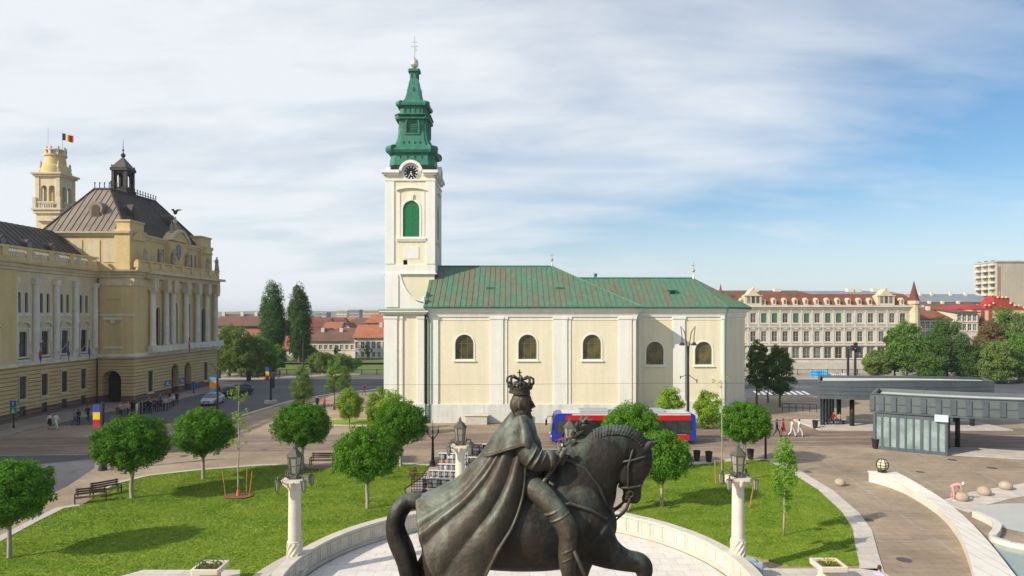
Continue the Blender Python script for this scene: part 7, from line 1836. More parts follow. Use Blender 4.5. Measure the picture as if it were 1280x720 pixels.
# ------------------------------------------------------------------ cars
def car(loc, rz, body, label, kind='hatch', plate=True):
    t = thing('parked_car', label, 'car', (loc[0], loc[1], .005), rz=rz, group='cars on the road by the city hall')
    # front at -Y; sections along y: (y, halfwidth, z_low, z_belt, roof halfwidth, z_roof)
    S_ = [(-2.15, .62, .35, .62), (-2.05, .82, .25, .74), (-1.6, .9, .22, .88), (-.95, .92, .2, .98), (0, .92, .2, 1.0), (1.0, .92, .2, 1.02), (1.7, .9, .22, 1.03), (2.05, .84, .28, .95), (2.15, .66, .4, .8)]
    b = MB()
    base = len(b.v)
    for y, h, z0, z1 in S_:
        for x, z in ((-h*.9, z0), (-h, z0 + .12), (-h, z1 - .1), (-h*.9, z1), (h*.9, z1), (h, z1 - .1), (h, z0 + .12), (h*.9, z0)): b.v.append((x, y, z))
    for i in range(len(S_) - 1):
        for j in range(8): j2 = (j+1) % 8; b.face((base+i*8+j, base+i*8+j2, base+(i+1)*8+j2, base+(i+1)*8+j))
    b.face([base + j for j in range(8)]); b.face([base + (len(S_)-1)*8 + j for j in range(8)])
    b.build('body', body, t, auto=.6, bevel=.02)
    g_ = MB(); C_ = [(-1.05, .84, .96, .80, 1.0), (-.35, .83, .98, .66, 1.42), (.9, .82, .98, .66, 1.45), (1.75, .80, .98, .62, 1.15), (1.95, .78, .98, .6, 1.02)]
    base = 0
    for y, h, z0, hr, zr in C_:
        for x, z in ((-h, z0), (-hr, zr), (hr, zr), (h, z0)): g_.v.append((x, y, z))
    for i in range(len(C_) - 1):
        for j in range(3): g_.face((i*4+j, i*4+j+1, (i+1)*4+j+1, (i+1)*4+j))
    g_.face((0, 1, 2, 3)); g_.face((16, 17, 18, 19)); g_.build('windows', m_bgl, t, auto=.5)
    r_ = MB(); r_.extr([(-.64, -.33, 1.425), (.64, -.33, 1.425), (.64, .95, 1.465), (-.64, .95, 1.465)], (0, 0, .035)); 
    for s in (-1, 1): r_.tube([(s*.83, -1.05, .97), (s*.665, -.35, 1.44), (s*.665, .9, 1.465), (s*.79, 1.9, 1.0)], .03, 6); r_.tube([(s*.835, .25, .98), (s*.67, .25, 1.45)], .03, 6)
    r_.build('roof', body, t)
    for y in (-1.35, 1.35):
        for s in (-1, 1):
            w_ = MB(); w_.tube([(s*.76, y, .32), (s*.94, y, .32)], .32, 18); wo = w_.build('wheel', m_tyre, t, auto=.6); MB().tube([(s*.9, y, .32), (s*.952, y, .32)], .2, 12).build('rim', m_rim, wo)
    for s in (-1, 1):
        MB().ell((s*.62, -2.07, .66), .19, .07, .075, n=10, m=6).build('headlight', m_hl, t, smoothed=True); MB().ell((s*.66, 2.07, .82), .17, .06, .08, n=10, m=6).build('taillight', m_tl, t, smoothed=True); MB().box(s*.95, s*1.08, -.82, -.68, .95, 1.08).build('mirror', body, t, bevel=.02)
    MB().box(-.42, .42, -2.165, -2.12, .42, .62).build('grille', m_bdark, t); MB().box(-.26, .26, -2.18, -2.166, .36, .46).build('number_plate', m_hl, t)
    return t
car(G(266, 505), math.radians(2), paint('car_silver', (.42, .46, .52)), 'silver car with headlights facing the camera on the road by the city hall')
car(G(289, 496), math.radians(-60), paint('car_black', (.02, .022, .03)), 'black car just behind the silver car on the dark road')
car((WX(298, 104), 104), math.radians(-75), paint('car_darkblue', (.03, .04, .09)), 'dark blue car farthest right of the three cars by the city hall')

# ------------------------------------------------------------------ tram shelters and kiosk
m_grey = mat('shelter_grey', (.085, .105, .12), (.11, .13, .145), scale=.6, rough=.5, fine=.06, metal=.2)
m_grey2 = mat('shelter_light_grey', (.105, .125, .13), (.13, .15, .155), scale=.6, rough=.5, fine=.06)
m_roofw = mat('shelter_roof_white', (.55, .54, .50), (.45, .45, .42), scale=.5, rough=.8, fine=.06)
m_sgl = mat('kiosk_glass', (.16, .22, .22), (.30, .38, .38), scale=.7, rough=.12, spec=.6)
def curve2(pts, n): return [tuple(spl([tuple(map(float, q)) for q in pts], i/n)) for i in range(n+1)]
T1 = thing('tram_shelter', 'long dark grey curved tram shelter roof, the farther one, on round posts', 'tram shelter', (40, 74, 0), world=True)
fr = curve2([(WX(1022, 73), 73), (37, 71.6), (44, 71.3), (WX(1243, 72.6), 72.6)], 24); bk_ = [(x + 2.6, y + 5.6) for x, y in fr]
f = MB(); loop = fr + bk_[::-1]
def zt(x, y): return 4.95 + .25*math.sin(PI*(x - 32)/20)

def shell(mb, fr, bk_, z0, zf, th, cap_z):
    for a, b_ in [(fr[i], fr[i+1]) for i in range(len(fr)-1)] + [(fr[-1], bk_[-1])] + [(bk_[i+1], bk_[i]) for i in range(len(fr)-1)] + [(bk_[0], fr[0])]:
        a, b_ = Vector(a), Vector(b_); tt = (b_ - a).normalized(); nn = Vector((-tt.y, tt.x))*th; mb.prism([tuple(a), tuple(b_), tuple(b_ + nn), tuple(a + nn)], z0, zf)
    mb.prism([(x + .1, y + .1) for x, y in fr] + [(x - .1, y - .1) for x, y in bk_][::-1], z0 + .02, cap_z)
shell(f, fr, bk_, 3.1, zt, .22, 3.3); f.build('fascia', m_grey, T1)
r_ = MB(); inn = [(x + .25, y + .35) for x, y in fr[1:-1]] + [(x - .0, y - .35) for x, y in bk_[1:-1]][::-1]; r_.prism(inn, lambda x, y: 4.2, lambda x, y: zt(x, y) - .26); r_.build('roof_sheet', m_roofw, T1)
st_ = MB()
for z in (3.5, 3.95, 4.4): 
    for i in range(len(fr) - 1): st_.extr([(fr[i][0], fr[i][1] - .012, z), (fr[i+1][0], fr[i+1][1] - .012, z), (fr[i+1][0], fr[i+1][1] - .012, z + .03), (fr[i][0], fr[i][1] - .012, z + .03)], (0, .03, 0))
st_.build('fascia_groove', m_steel, T1)
for x, y in ((WX(1065, 73.4), 73.4), (43, 72.8), (49.5, 73.4), (36.5, 76.2), (43, 76.2), (49.5, 76.2), (36.2, 77.3)): MB().tube([(x, y, 0), (x, y, 3.1)], .24, 12).build('post', m_steel, T1, smoothed=True)
for i in range(5): x = WX(1024, 74) + i*.5; MB().box(x, x + .1, 73.6 + i*.35, 73.75 + i*.35, 0, 3.1).build('mullion', m_steel, T1)
gp = MB(); gp.extr([(WX(1024, 74), 73.7, .3), (WX(1024, 74) + 2.1, 75.2, .3), (WX(1024, 74) + 2.1, 75.2, 2.9), (WX(1024, 74), 73.7, 2.9)], (.01, -.02, 0)); gp.build('glass_panel', m_sgl, T1)
be = MB(); be.box(33.6, 36.4, 74.3, 74.8, .42, .5); be.box(33.8, 33.9, 74.3, 74.8, 0, .42); be.box(36.1, 36.2, 74.3, 74.8, 0, .42); tag(be.build('shelter_bench', m_steel), 'dark bench under the left end of the farther tram shelter', 'bench')
g = MB(); g.prism([(32, 70.8), (52, 70.8), (52, 78), (32, 78)], 0, .12); structure('tram_platform', g, m_walk)
T2 = thing('tram_shelter', 'nearer grey ribbed tram shelter roof above the glass kiosk, running out of the picture', 'tram shelter', (38, 60, 0), world=True)
fr = curve2([(WX(1088, 62), 62), (36.8, 59.4), (42.3, 57.2), (50, 55.6), (60, 54.6)], 40); bk_ = [(x + 3.4, y + 5.2) for x, y in fr]
f = MB(); shell(f, fr, bk_, 3.35, 4.85, .2, 3.5); f.build('fascia', m_grey2, T2)
r_ = MB(); r_.prism([(x + .2, y + .3) for x, y in fr[1:-1]] + [(x, y - .3) for x, y in bk_[1:-1]][::-1], 4.2, 4.52); r_.build('roof_sheet', m_roofw, T2)
EB = [MB(), MB(), MB()]
for i in range(len(fr) - 1):
    a, b_ = Vector(fr[i]), Vector(fr[i+1]); n_ = Vector(((b_-a).y, -(b_-a).x)).normalized()
    for k, (z0, z1, o) in enumerate(((3.2, 3.349, .18), (4.853, 4.93, .1), (4.0, 4.08, .05))): EB[k].prism([tuple(a + n_*o), tuple(b_ + n_*o), tuple(b_ - n_*.1), tuple(a - n_*.1)], z0, z1)
for f in EB: f.build('edge_beam', m_grey, T2)
for i in range(0, len(fr) - 1, 2):
    a, b_ = Vector(fr[i]), Vector(fr[i+1]); t_ = (b_-a).normalized(); n_ = Vector((t_.y, -t_.x)); c = a.lerp(b_, .5)
    MB().prism([tuple(c - t_*.2 + n_*.13), tuple(c + t_*.2 + n_*.13), tuple(c + t_*.2 - n_*.02), tuple(c - t_*.2 - n_*.02)], 3.4, 4.7).build('rib', m_grey, T2)
for x, y in ((WX(1197, 62.3), 62.3), (47.5, 60.5), (53, 59.8), (47.5, 57.4)): MB().tube([(x, y, 0), (x, y, 3.35)], .2, 12).build('post', m_steel, T2, smoothed=True)
g = MB(); g.prism([(WX(1183, 58.4), 58.6), (43, 56.6), (60, 54), (60, 60.2), (39, 62)], 0, .03); structure('shelter_floor', g, m_walk)
K = thing('glass_kiosk', 'grey framed glass kiosk under the nearer tram shelter', 'kiosk', (WX(1093, 61.3), 61.3, 0), world=True)
A, Bp = Vector(G(1093, 561)), Vector(G(1183, 570)); t_ = (Bp - A).normalized(); n_ = Vector((t_.y, -t_.x)); D = 4.0; ln = (Bp - A).length
C2, D2 = Bp - n_*D, A - n_*D
for a, b_ in ((A, Bp), (Bp, C2), (C2, D2), (D2, A)):
    tt = (b_ - a).normalized(); nn = Vector((tt.y, -tt.x)); l = (b_ - a).length
    MB().prism([tuple(a + nn*.0), tuple(b_ + nn*.0), tuple(b_ - nn*.12), tuple(a - nn*.12)], 0, .3).build('base_panel', m_grey, K)
    MB().prism([tuple(a + nn*.0), tuple(b_ + nn*.0), tuple(b_ - nn*.12), tuple(a - nn*.12)], 2.95, 3.195).build('head_panel', m_grey, K)
    k = max(3, int(l / .58))
    for i in range(k):
        p, q = a + tt*l*i/k, a + tt*l*(i+1)/k
        MB().prism([tuple(p + tt*.05 - nn*.05), tuple(q - tt*.05 - nn*.05), tuple(q - tt*.05 - nn*.07), tuple(p + tt*.05 - nn*.07)], .3, 2.95).build('glass_pane', m_sgl, K)
    for i in range(k + 1):
        p = a + tt*l*i/k; wd_k = .14 if i % 3 else .22; MB().prism([tuple(p - tt*wd_k/2 + nn*.03), tuple(p + tt*wd_k/2 + nn*.03), tuple(p + tt*wd_k/2 - nn*.1), tuple(p - tt*wd_k/2 - nn*.1)], 0, 3.19).build('frame_post', m_grey, K)
inn = [A + t_*.8 - n_*.9, Bp - t_*1.0 - n_*.9, Bp - t_*1.0 - n_*1.0, A + t_*.8 - n_*1.0]; MB().prism([tuple(p) for p in inn], 0, 2.2).build('inner_counter', m_bwht, K)
p = Bp - t_*.3 + n_*.25; sgn = MB().prism([tuple(p - t_*.55), tuple(p + t_*.45), tuple(p + t_*.45 - n_*.08), tuple(p - t_*.55 - n_*.08)], 2.9, 3.5).build('sign_panel', mat('pale_sign', (.5, .58, .68), rough=.5), K)
# steel railing near the zebra
rr_ = thing('pedestrian_railing', 'low dark railing on the pavement between church and the farther shelter', 'railing', (30.5, 84, 0), world=True)
x0, x1 = WX(978, 85), WX(1018, 85); MB().tube([(x0, 85, 1.0), (x1, 84.4, 1.0)], .04, 6).build('top_rail', m_steel, rr_); MB().tube([(x0, 85, .5), (x1, 84.4, .5)], .03, 6).build('lower_rail', m_steel, rr_)
for i in range(6): x = x0 + (x1-x0)*i/5; MB().tube([(x, 85 - .12*i, 0), (x, 85 - .12*i, 1.0)], .04, 6).build('post', m_steel, rr_)

# ------------------------------------------------------------------ fountain walls and basin at right
m_fw = mat('fountain_stone', (.66, .62, .55), (.58, .54, .48), scale=.7, rough=.7, fine=.05, bump=.05)
FW = thing('fountain_wall', 'long curved cream stone seat wall sweeping to the bottom right corner', 'stone wall', (*G(1086, 602), 0), world=True)
outp = curve2([G(*p) for p in ((1086,602),(1108,608),(1130,617),(1148,627),(1163,637),(1176,647),(1188,660),(1199,676),(1207,694),(1214,716),(1226,760))], 48)
inp = curve2([G(p[0], p[1], .6) for p in ((1117,592),(1136,601),(1156,611),(1176,622),(1196,637),(1214,653),(1230,670),(1247,690),(1264,712),(1285,738),(1320,780))], 48)
def hfun(t): return .78 - .22*smooth(t*3)
b = MB()
for i in range(48):
    t = i/48; b.prism([outp[i], outp[i+1], inp[i+1], inp[i]], 0, hfun(t) - .1)
b.build('wall_body', m_fw, FW)
b = MB()
for i in range(48):
    t = i/48; o0, o1, i0, i1 = Vector(outp[i]), Vector(outp[i+1]), Vector(inp[i]), Vector(inp[i+1])
    e0, e1 = (o0 - i0).normalized()*.07, (o1 - i1).normalized()*.07
    b.prism([tuple(o0 + e0), tuple(o1 + e1), tuple(i1 - e1), tuple(i0 - e0)], hfun(t) - .1, hfun(t))
b.build('coping', mat('coping_stone', (.70, .66, .60), (.62, .585, .53), scale=1, rough=.7, fine=.05), FW)
j = MB()
for i in range(2, 48, 3):
    o0, i0 = Vector(outp[i]), Vector(inp[i]); d_ = (i0 - o0); nn = Vector((-d_.y, d_.x)).normalized()*.012; z = hfun(i/48) + .003
    j.poly([(*(o0 + nn), z), (*(i0 + nn), z), (*(i0 - nn), z), (*(o0 - nn), z)])
j.build('coping_joint', m_plaza2, FW)
# pool rim, water, and the path of stones
g = MB(); g.poly([(*p, .02) for p in [G(1172,627),(G(1215,615)),G(1240,611),G(1300,601),G(1360,598),G(1360,612),G(1300,617),G(1262,624),G(1232,632),G(1211,642)]]); structure('stone_path', g, m_walk)
bc = Vector(G(1330, 652)); R1 = bc.x - G(1247, 660)[0]
g = MB(); g.poly([(bc.x + R1*math.cos(a), bc.y + R1*.8*math.sin(a), .03) for a in [2*PI*i/48 for i in range(48)]]); structure('basin_floor', g, mat('basin_floor', (.50, .49, .45), (.44, .44, .41), scale=.5, rough=.4, fine=.04))
b = MB(); a0, a1 = 200, 262
rim = thing('basin_rim', 'short pale curved rim of the round basin at the right edge', 'stone rim', (*bc, 0), world=True)
pts = curve2([G(1215,640,.3), G(1240,652,.3), G(1241,661,.3), G(1236,670,.3), G(1256,678,.3), G(1284,684,.3), G(1330,692,.3)], 24)
for i in range(24):
    a, c_ = Vector(pts[i]), Vector(pts[i+1]); tt = (c_ - a).normalized(); nn = Vector((-tt.y, tt.x))*.35; b.prism([tuple(a), tuple(c_), tuple(c_ + nn), tuple(a + nn)], 0, .35)
b.build('rim_body', m_fw, rim)
g = MB(); wp = [G(1236,672,.1), G(1258,680,.1), G(1290,687,.1), G(1340,694,.1), G(1340,760,.1), G(1290,745,.1), G(1262,708,.1), G(1246,688,.1)]
g.poly([(*p, .12) for p in wp]); structure('basin_water', g, mat('basin_water', (.27, .31, .27), (.33, .36, .30), scale=1.2, rough=.08, spec=.5, bump=.2, bscale=5))
m_ball = mat('stone_ball', (.42, .34, .26), (.35, .28, .21), scale=3, rough=.75, fine=.1)
for i, (px, py, r_, lab) in enumerate(((1050, 607, .36, 'round stone ball alone on the plaza beside the pale lawn path'), (1202, 626, .42, 'round stone ball that the person in pink leans over'), (1230, 619, .42, 'round stone ball on the pale path, middle of three in a row'), (1257, 612, .42, 'round stone ball on the pale path nearest the right edge'))):
    x, y = G(px, py); tag(MB().ell((x, y, r_*.62), r_, r_, r_*.78, n=20, m=12).build('stone_ball', m_ball, smoothed=True), lab, 'stone ball', 'stone balls on the plaza')
# globe lamp on the wall end
x, y = G(1103, 590, .78); gl = thing('globe_lamp', 'cream glass globe lamp in a dark iron cage on the end of the curved wall', 'lamp', (x, y, .78))
MB().ell((0, 0, .52), .40, n=20, m=14).build('globe', mat('opal_glass', (.72, .66, .42), (.60, .54, .34), scale=2, rough=.25), gl, smoothed=True)
k = MB()
for i in range(4): a = PI*i/4; k.tube([(.425*math.cos(q)*math.cos(a), .425*math.cos(q)*math.sin(a), .52 + .425*math.sin(q)) for q in [2*PI*i_/20 for i_ in range(21)]], .024, 5)
for z in (-.2, 0, .2): rr = math.sqrt(.425**2 - z*z); k.tube([(rr*math.cos(q), rr*math.sin(q), .52 + z) for q in [2*PI*i_/20 for i_ in range(21)]], .02, 5)
for i in range(4): a = PI/4 + PI/2*i; k.tube([(.3*math.cos(a), .3*math.sin(a), 0), (.22*math.cos(a), .22*math.sin(a), .18)], .035, 6)
k.lathe([(.3, .0), (.3, .03)], 12); k.build('cage', m_steel, gl)

# ------------------------------------------------------------------ posts, lamps, signs
def post(px, Y, top, label, cat, r=.09, name='lamp_post'):
    t = thing(name, label, cat, (WX(px, Y), Y, 0)); h = WZ(top, Y); m_ = MB(); m_.lathe([(r*2.2, 0), (r*2.2, .25), (r*1.3, .5), (r*1.1, 1.2), (r, h*.6), (r*.8, h)], 12); m_.build('pole', m_steel, t, auto=.7); return t, h
t, h = post(860, 70.5, 432, 'tall dark double armed lamp post before the end of the church', 'street lamp', .14)
for s in (-1, 1):
    k = MB(); pts = [(s*.05, 0, h - .2), (s*.15, 0, h + 1.3), (s*.5, 0, h + 2.1), (s*.95, 0, h + 2.1), (s*1.15, 0, h + 1.6), (s*1.17, 0, h + .6)]; pts = [(s*.06, 0, h - 2.2), (s*.1, 0, h + .2), (s*.32, 0, h + 1.5), (s*.7, 0, h + 2.1), (s*.92, 0, h + 1.7), (s*.6, 0, h + .1)]
    pts = [(s*.06, 0, h - 1.5), (s*.3, 0, h - .2), (s*.42, 0, h + 1.2), (s*.22, 0, h + 2.0), (s*.6, 0, h + 2.15), (s*.66, 0, h + 1.5)]
    pts = [(s*.05, 0, h - 2.5), (s*.12, 0, h), (s*.35, 0, h + 1.4), (s*.75, 0, h + 2.0), (s*.62, 0, h + 1.0), (s*.62, 0, h + .2)]
    k.tube(pts, .045, 6); a = k.build('lamp_arm', m_steel, t); MB().lathe([(.12, .25), (.3, 0), (.3, -.06), (.05, -.1)], 12, (s*.62, 0, h + .1)).build('lamp_head', m_steel, a)
k = MB(); k.tube([(-.8, -.1, 5.6), (0, 0, 5.9), (.9, -.1, 5.2)], .035, 6); k.tube([(-.8, -.1, 5.75), (-.8, -.1, 5.45)], .05, 6); k.tube([(.9, -.1, 5.4), (.9, -.1, 5.0)], .05, 6); k.build('cross_bracket', m_steel, t)
t, h = post(379, 90, 425, 'tall dark street lamp with one curved arm left of the church', 'street lamp', .15)
k = MB(); k.tube([(0, 0, h - 1), (.1, 0, h + .4), (.5, 0, h + 1.2), (1.0, 0, h + 1.5)], .05, 6); a = k.build('lamp_arm', m_steel, t); MB().ell((1.15, 0, h + 1.45), .28, .14, .08).build('lamp_head', m_steel, a)
k = MB(); k.tube([(-1.2, 0, 7.2), (1.0, 0, 7.4)], .04, 6); k.build('cross_bracket', m_steel, t)
t, h = post(541, 54.2, 545, 'short dark lamp post with three upright prongs beside the photo panels', 'street lamp', .10)
for s in (-1, 0, 1):
    k = MB(); k.tube([(0, 0, h - .3), (s*.38, 0, h + .15), (s*.48, 0, h + .8 if s else h + 1.3)], [.04, .035, .015], 6); k.lathe([(.07, 0), (.05, .25), (.02, .3)], 8, (s*.44, 0, h + .25)); k.build('prong', m_steel, t)
t, h = post(272, 77, 462, 'dark traffic light post with a curved arm in front of the city hall corner', 'traffic light', .11, 'traffic_light')
k = MB(); k.tube([(0, 0, h - .6), (-.5, 0, h + .5), (-1.5, 0, h + .85)], .04, 6); k.build('arm', m_steel, t)
MB().box(-.02, .34, -.25, .1, h - 1.0, h + .1).build('signal_head', m_bdark, t, bevel=.03)
def tri_banner(par, x, z0, z1, w, cols, y=-.1):
    n = len(cols); b_ = MB()
    for i, c in enumerate(cols): b_.k = i; b_.box(x, x + w, y - .02, y + .02, z1 - (z1-z0)*(i+1)/n, z1 - (z1-z0)*i/n - .002)
    return b_.build('banner', [FM[c] for c in cols], par)
FM['skyblue'] = mat('flag_skyblue', (.08, .32, .55), rough=.7)
tri_banner(t, -.85, 3.3, 5.0, .75, ('skyblue', 'orange', 'orange', 'skyblue'))
t, h = post(338.5, 92, 470, 'dark signal post with a small flag banner on a pale stone foot by the kerb', 'traffic light', .13, 'traffic_light')
MB().box(-.75, .75, -.4, .4, 0, .55).build('stone_foot', m_kerb, t, bevel=.04); MB().box(.1, .5, -.2, .15, 2.2, 4.3).build('signal_head', m_bdark, t, bevel=.04); tri_banner(t, -.7, 3.2, 5.0, .5, ('blue', 'yellow', 'red'))
t, h = post(311, 124, 462, 'dark traffic light on the far pavement by the river railing', 'traffic light', .14, 'traffic_light'); MB().box(-.35, .35, -.25, .25, h - 1.9, h - .2).build('signal_head', m_bdark, t, bevel=.04)
for i, (px, Yc_, lab) in enumerate(((1060, 98, 'tall dark catenary post, the left one of two, behind the farther shelter'), (1069, 97, 'tall dark post topped by signal boxes, the right one of two, behind the farther shelter'))):
    t, h = post(px, Yc_, 436, lab, 'traffic light' if i else 'post', .18, 'signal_post' if i else 'catenary_post')
    if i:
        for s, z in ((-.4, .2), (.4, .0), (0, .6)): MB().box(s - .22, s + .22, -.3, .1, h - .5 + z, h + .3 + z).build('signal_head', m_bdark, t, bevel=.03)
t, h = post(128.5, 52.8, 503, 'dark post carrying a blue yellow and red banner left of the round tree', 'post', .14, 'banner_post'); tri_banner(t, -.7, 3.35, 5.1, .55, ('blue', 'yellow', 'red')); k = MB(); k.tube([(0, 0, 3.6), (1.1, 0, 3.7)], .05, 6); k.build('arm', m_steel, t)
t, h = post(17, 72, 501, 'thin grey post with a blue arrow sign and a green blue crossing sign', 'road sign', .05, 'road_sign')
o = MB().box(-.32, .32, -.09, -.05, h - .62, h).build('sign_plate', mat('sign_blue2', (.02, .12, .50), rough=.4), t); a = MB(); a.box(-.05, .05, -.1, -.091, h - .5, h - .25); a.extr([(-.17, -.1, h - .28), (.17, -.1, h - .28), (0, -.1, h - .1)], (0, .009, 0)); a.build('arrow', m_white, o)
o = MB().box(-.34, .34, -.09, -.05, h - 1.36, h - .68).build('sign_plate', mat('sign_green', (.02, .30, .22), rough=.4), t); a = MB(); a.extr([(-.22, -.1, h - 1.26), (.22, -.1, h - 1.26), (0, -.1, h - .82)], (0, .009, 0)); a.build('triangle', m_white, o)
for px, Yp, lab in ((242, 104, 'thin grey sign post by the city hall arches'), ): 
    t, h = post(px, Yp, 477, lab, 'road sign', .05, 'road_sign'); MB().box(-.3, .3, -.06, -.03, h - .9, h).build('sign_plate', mat('sign_blue2', (.02, .12, .50)), t)
# overhead wires
wr_ = MB()
def sag(a, b_, s_, n=14): return [(a[0] + (b_[0]-a[0])*i/n, a[1] + (b_[1]-a[1])*i/n, a[2] + (b_[2]-a[2])*i/n - s_*math.sin(PI*i/n)) for i in range(n+1)]
o = MB().tube(sag((-60, 62.5, 6.4), (12.9, 66.2, 5.4), .4), .012, 4).build('tram_wire', m_steel); tag(o, 'thin overhead tram wire crossing in front of the church wall, the nearer one', 'wire')
o = MB().tube(sag((12.9, 66.2, 5.4), (90, 71, 6.2), .4), .012, 4).build('tram_wire', m_steel); tag(o, 'thin overhead tram wire running right from the double lamp post', 'wire')

# ------------------------------------------------------------------ benches, bins, planters, panels
m_bw = mat('bench_wood', (.09, .055, .035), (.13, .08, .05), scale=4, rough=.6)
def bench(x, y, rz, label, w=1.8, dbl=False):
    t = thing('park_bench', label, 'bench', (x, y, 0), rz=rz)
    s_ = MB(); 
    for i in range(4): s_.box(-w/2, w/2, -.25 + i*.13, -.15 + i*.13, .43, .46)
    s_.box(-w/2 + .1, -w/2 + .16, -.25, .25, .40, .43); s_.box(w/2 - .16, w/2 - .1, -.25, .25, .40, .43); s_.build('seat', m_bw, t)
    b_ = MB(); 
    for i in range(3): b_.box(-w/2, w/2, .27 + i*.03, .30 + i*.03, .56 + i*.14, .67 + i*.14)
    b_.box(-w/2 + .1, -w/2 + .15, .3, .36, .4, .98); b_.box(w/2 - .15, w/2 - .1, .3, .36, .4, .98); b_.build('backrest', m_bw, t)
    for s in (-1, 1):
        k = MB(); k.box(s*w/2 - .06, s*w/2 + .0, -.28, -.22, 0, .66); k.box(s*w/2 - .06, s*w/2, .26, .33, 0, .66); k.box(s*w/2 - .06, s*w/2, -.28, .33, .62, .67); k.box(s*w/2 - .06, s*w/2, -.28, .33, .38, .42); k.build('side_frame', m_steel, t)
    return t
bench(*G(403, 582), 0.05, 'dark slatted bench at the far edge of the left lawn between two round trees')
bench(G(114, 629)[0], G(114, 629)[1], PI - .35 + PI/2 + PI/2 + .9, 'dark slatted bench on the path by the left lawn corner, facing its twin', 1.7)
bench(G(133, 620)[0], G(133, 620)[1], .9 + .0, 'dark slatted bench backing onto the left lawn beside the round clipped tree', 1.7)
def bin_(px, py, label, Y=None):
    x, y = G(px, py); t = thing('litter_bin', label, 'litter bin', (x, y, 0)); MB().lathe([(.2, .08), (.22, .1), (.3, .85), (.32, .9), (.27, .9), (.24, .5)], 14).build('bin_body', m_steel, t, auto=.6); MB().lathe([(.12, 0), (.12, .09)], 10).build('foot', m_steel, t)
bin_(886, 578, 'dark flared litter bin on the pavement behind the right lawn'); bin_(871, 577, 'dark litter bin close behind the rear of the bus shadow'); bin_(1094, 561, 'dark litter bin at the left corner of the glass kiosk'); bin_(1019, 536, 'dark litter bin at the left end of the farther tram shelter')
bin_(938, 575, 'dark bin beside the post right of the right column lantern')
tag(MB().lathe([(.16, 0), (.14, .1), (.1, .12), (.09, 3.2)], 10, (*G(957, 574), 0)).build('street_post', m_steel, auto=.6), 'plain short dark post at the far corner of the right lawn', 'post')
# stone flower boxes
m_flow = mat('yellow_flowers', (.75, .52, .02), (.65, .40, .02), scale=3, rough=.8)
for (x, y, lab, f_) in ((-13.35, 30.2, 'pale stone flower box with wire hoops at the bottom left, by the left column', 0), (14.15, 30.5, 'pale stone flower box with yellow flowers on the corner of the right lawn', 1)):
    t = thing('flower_box', lab, 'flower box', (x, y, 0))
    b_ = MB(); b_.lathe([(.42, 0), (.42, .2), (.34, .3), (.34, .62), (.60, .72), (.62, .95), (.5, .95), (.48, .8)], sq=.08); b_.build('box', m_limestone, t, bevel=.015)
    MB().lathe([(.48, .84), (.02, .85)], sq=.08).build('soil', MATS['soil'], t)
    rng = np.random.default_rng(12); pp = np.stack([rng.uniform(-.38, .38, 90), rng.uniform(-.38, .38, 90), rng.uniform(.86, 1.02, 90)], 1)
    link('plants', quadmesh('plants', quads(pp, np.tile([0, 0, 1.], (90, 1)), .14, rng), L_mid), t)
    if f_:
        pp = np.stack([rng.normal(.05, .13, 60), rng.normal(-.05, .1, 60), rng.uniform(1.0, 1.1, 60)], 1); link('flowers', quadmesh('flowers', quads(pp, np.tile([0, 0, 1.], (60, 1)), .07, rng), m_flow), t)
    else:
        for k_ in range(3): MB().tube([(.5*math.cos(q), -.3 + .3*k_, .9 + .35*math.sin(q)) for q in [PI*i/10 for i in range(11)]], .014, 5).build('hoop', m_steel, t)
for i, (px, w_) in enumerate(((938, .42), (946, .36))):
    x, y = WX(px, 31.0), 31.0 - i*.1; t = thing('utility_cabinet', ('pale blue metal cabinet directly beside the right lamp column', 'pale blue metal cabinet, the outer of two beside the right lamp column')[i], 'cabinet', (x, y, 0)); mm = mat('cabinet_blue', (.34, .42, .50), (.28, .35, .42), scale=2, rough=.5)
    MB().box(-w_/2, w_/2, -.2, .2, 0, .95 - .12*i).build('cabinet_body', mm, t, bevel=.02); MB().box(-w_/2 + .04, w_/2 - .04, -.215, -.201, .1, .85 - .12*i).build('door', mm, t)
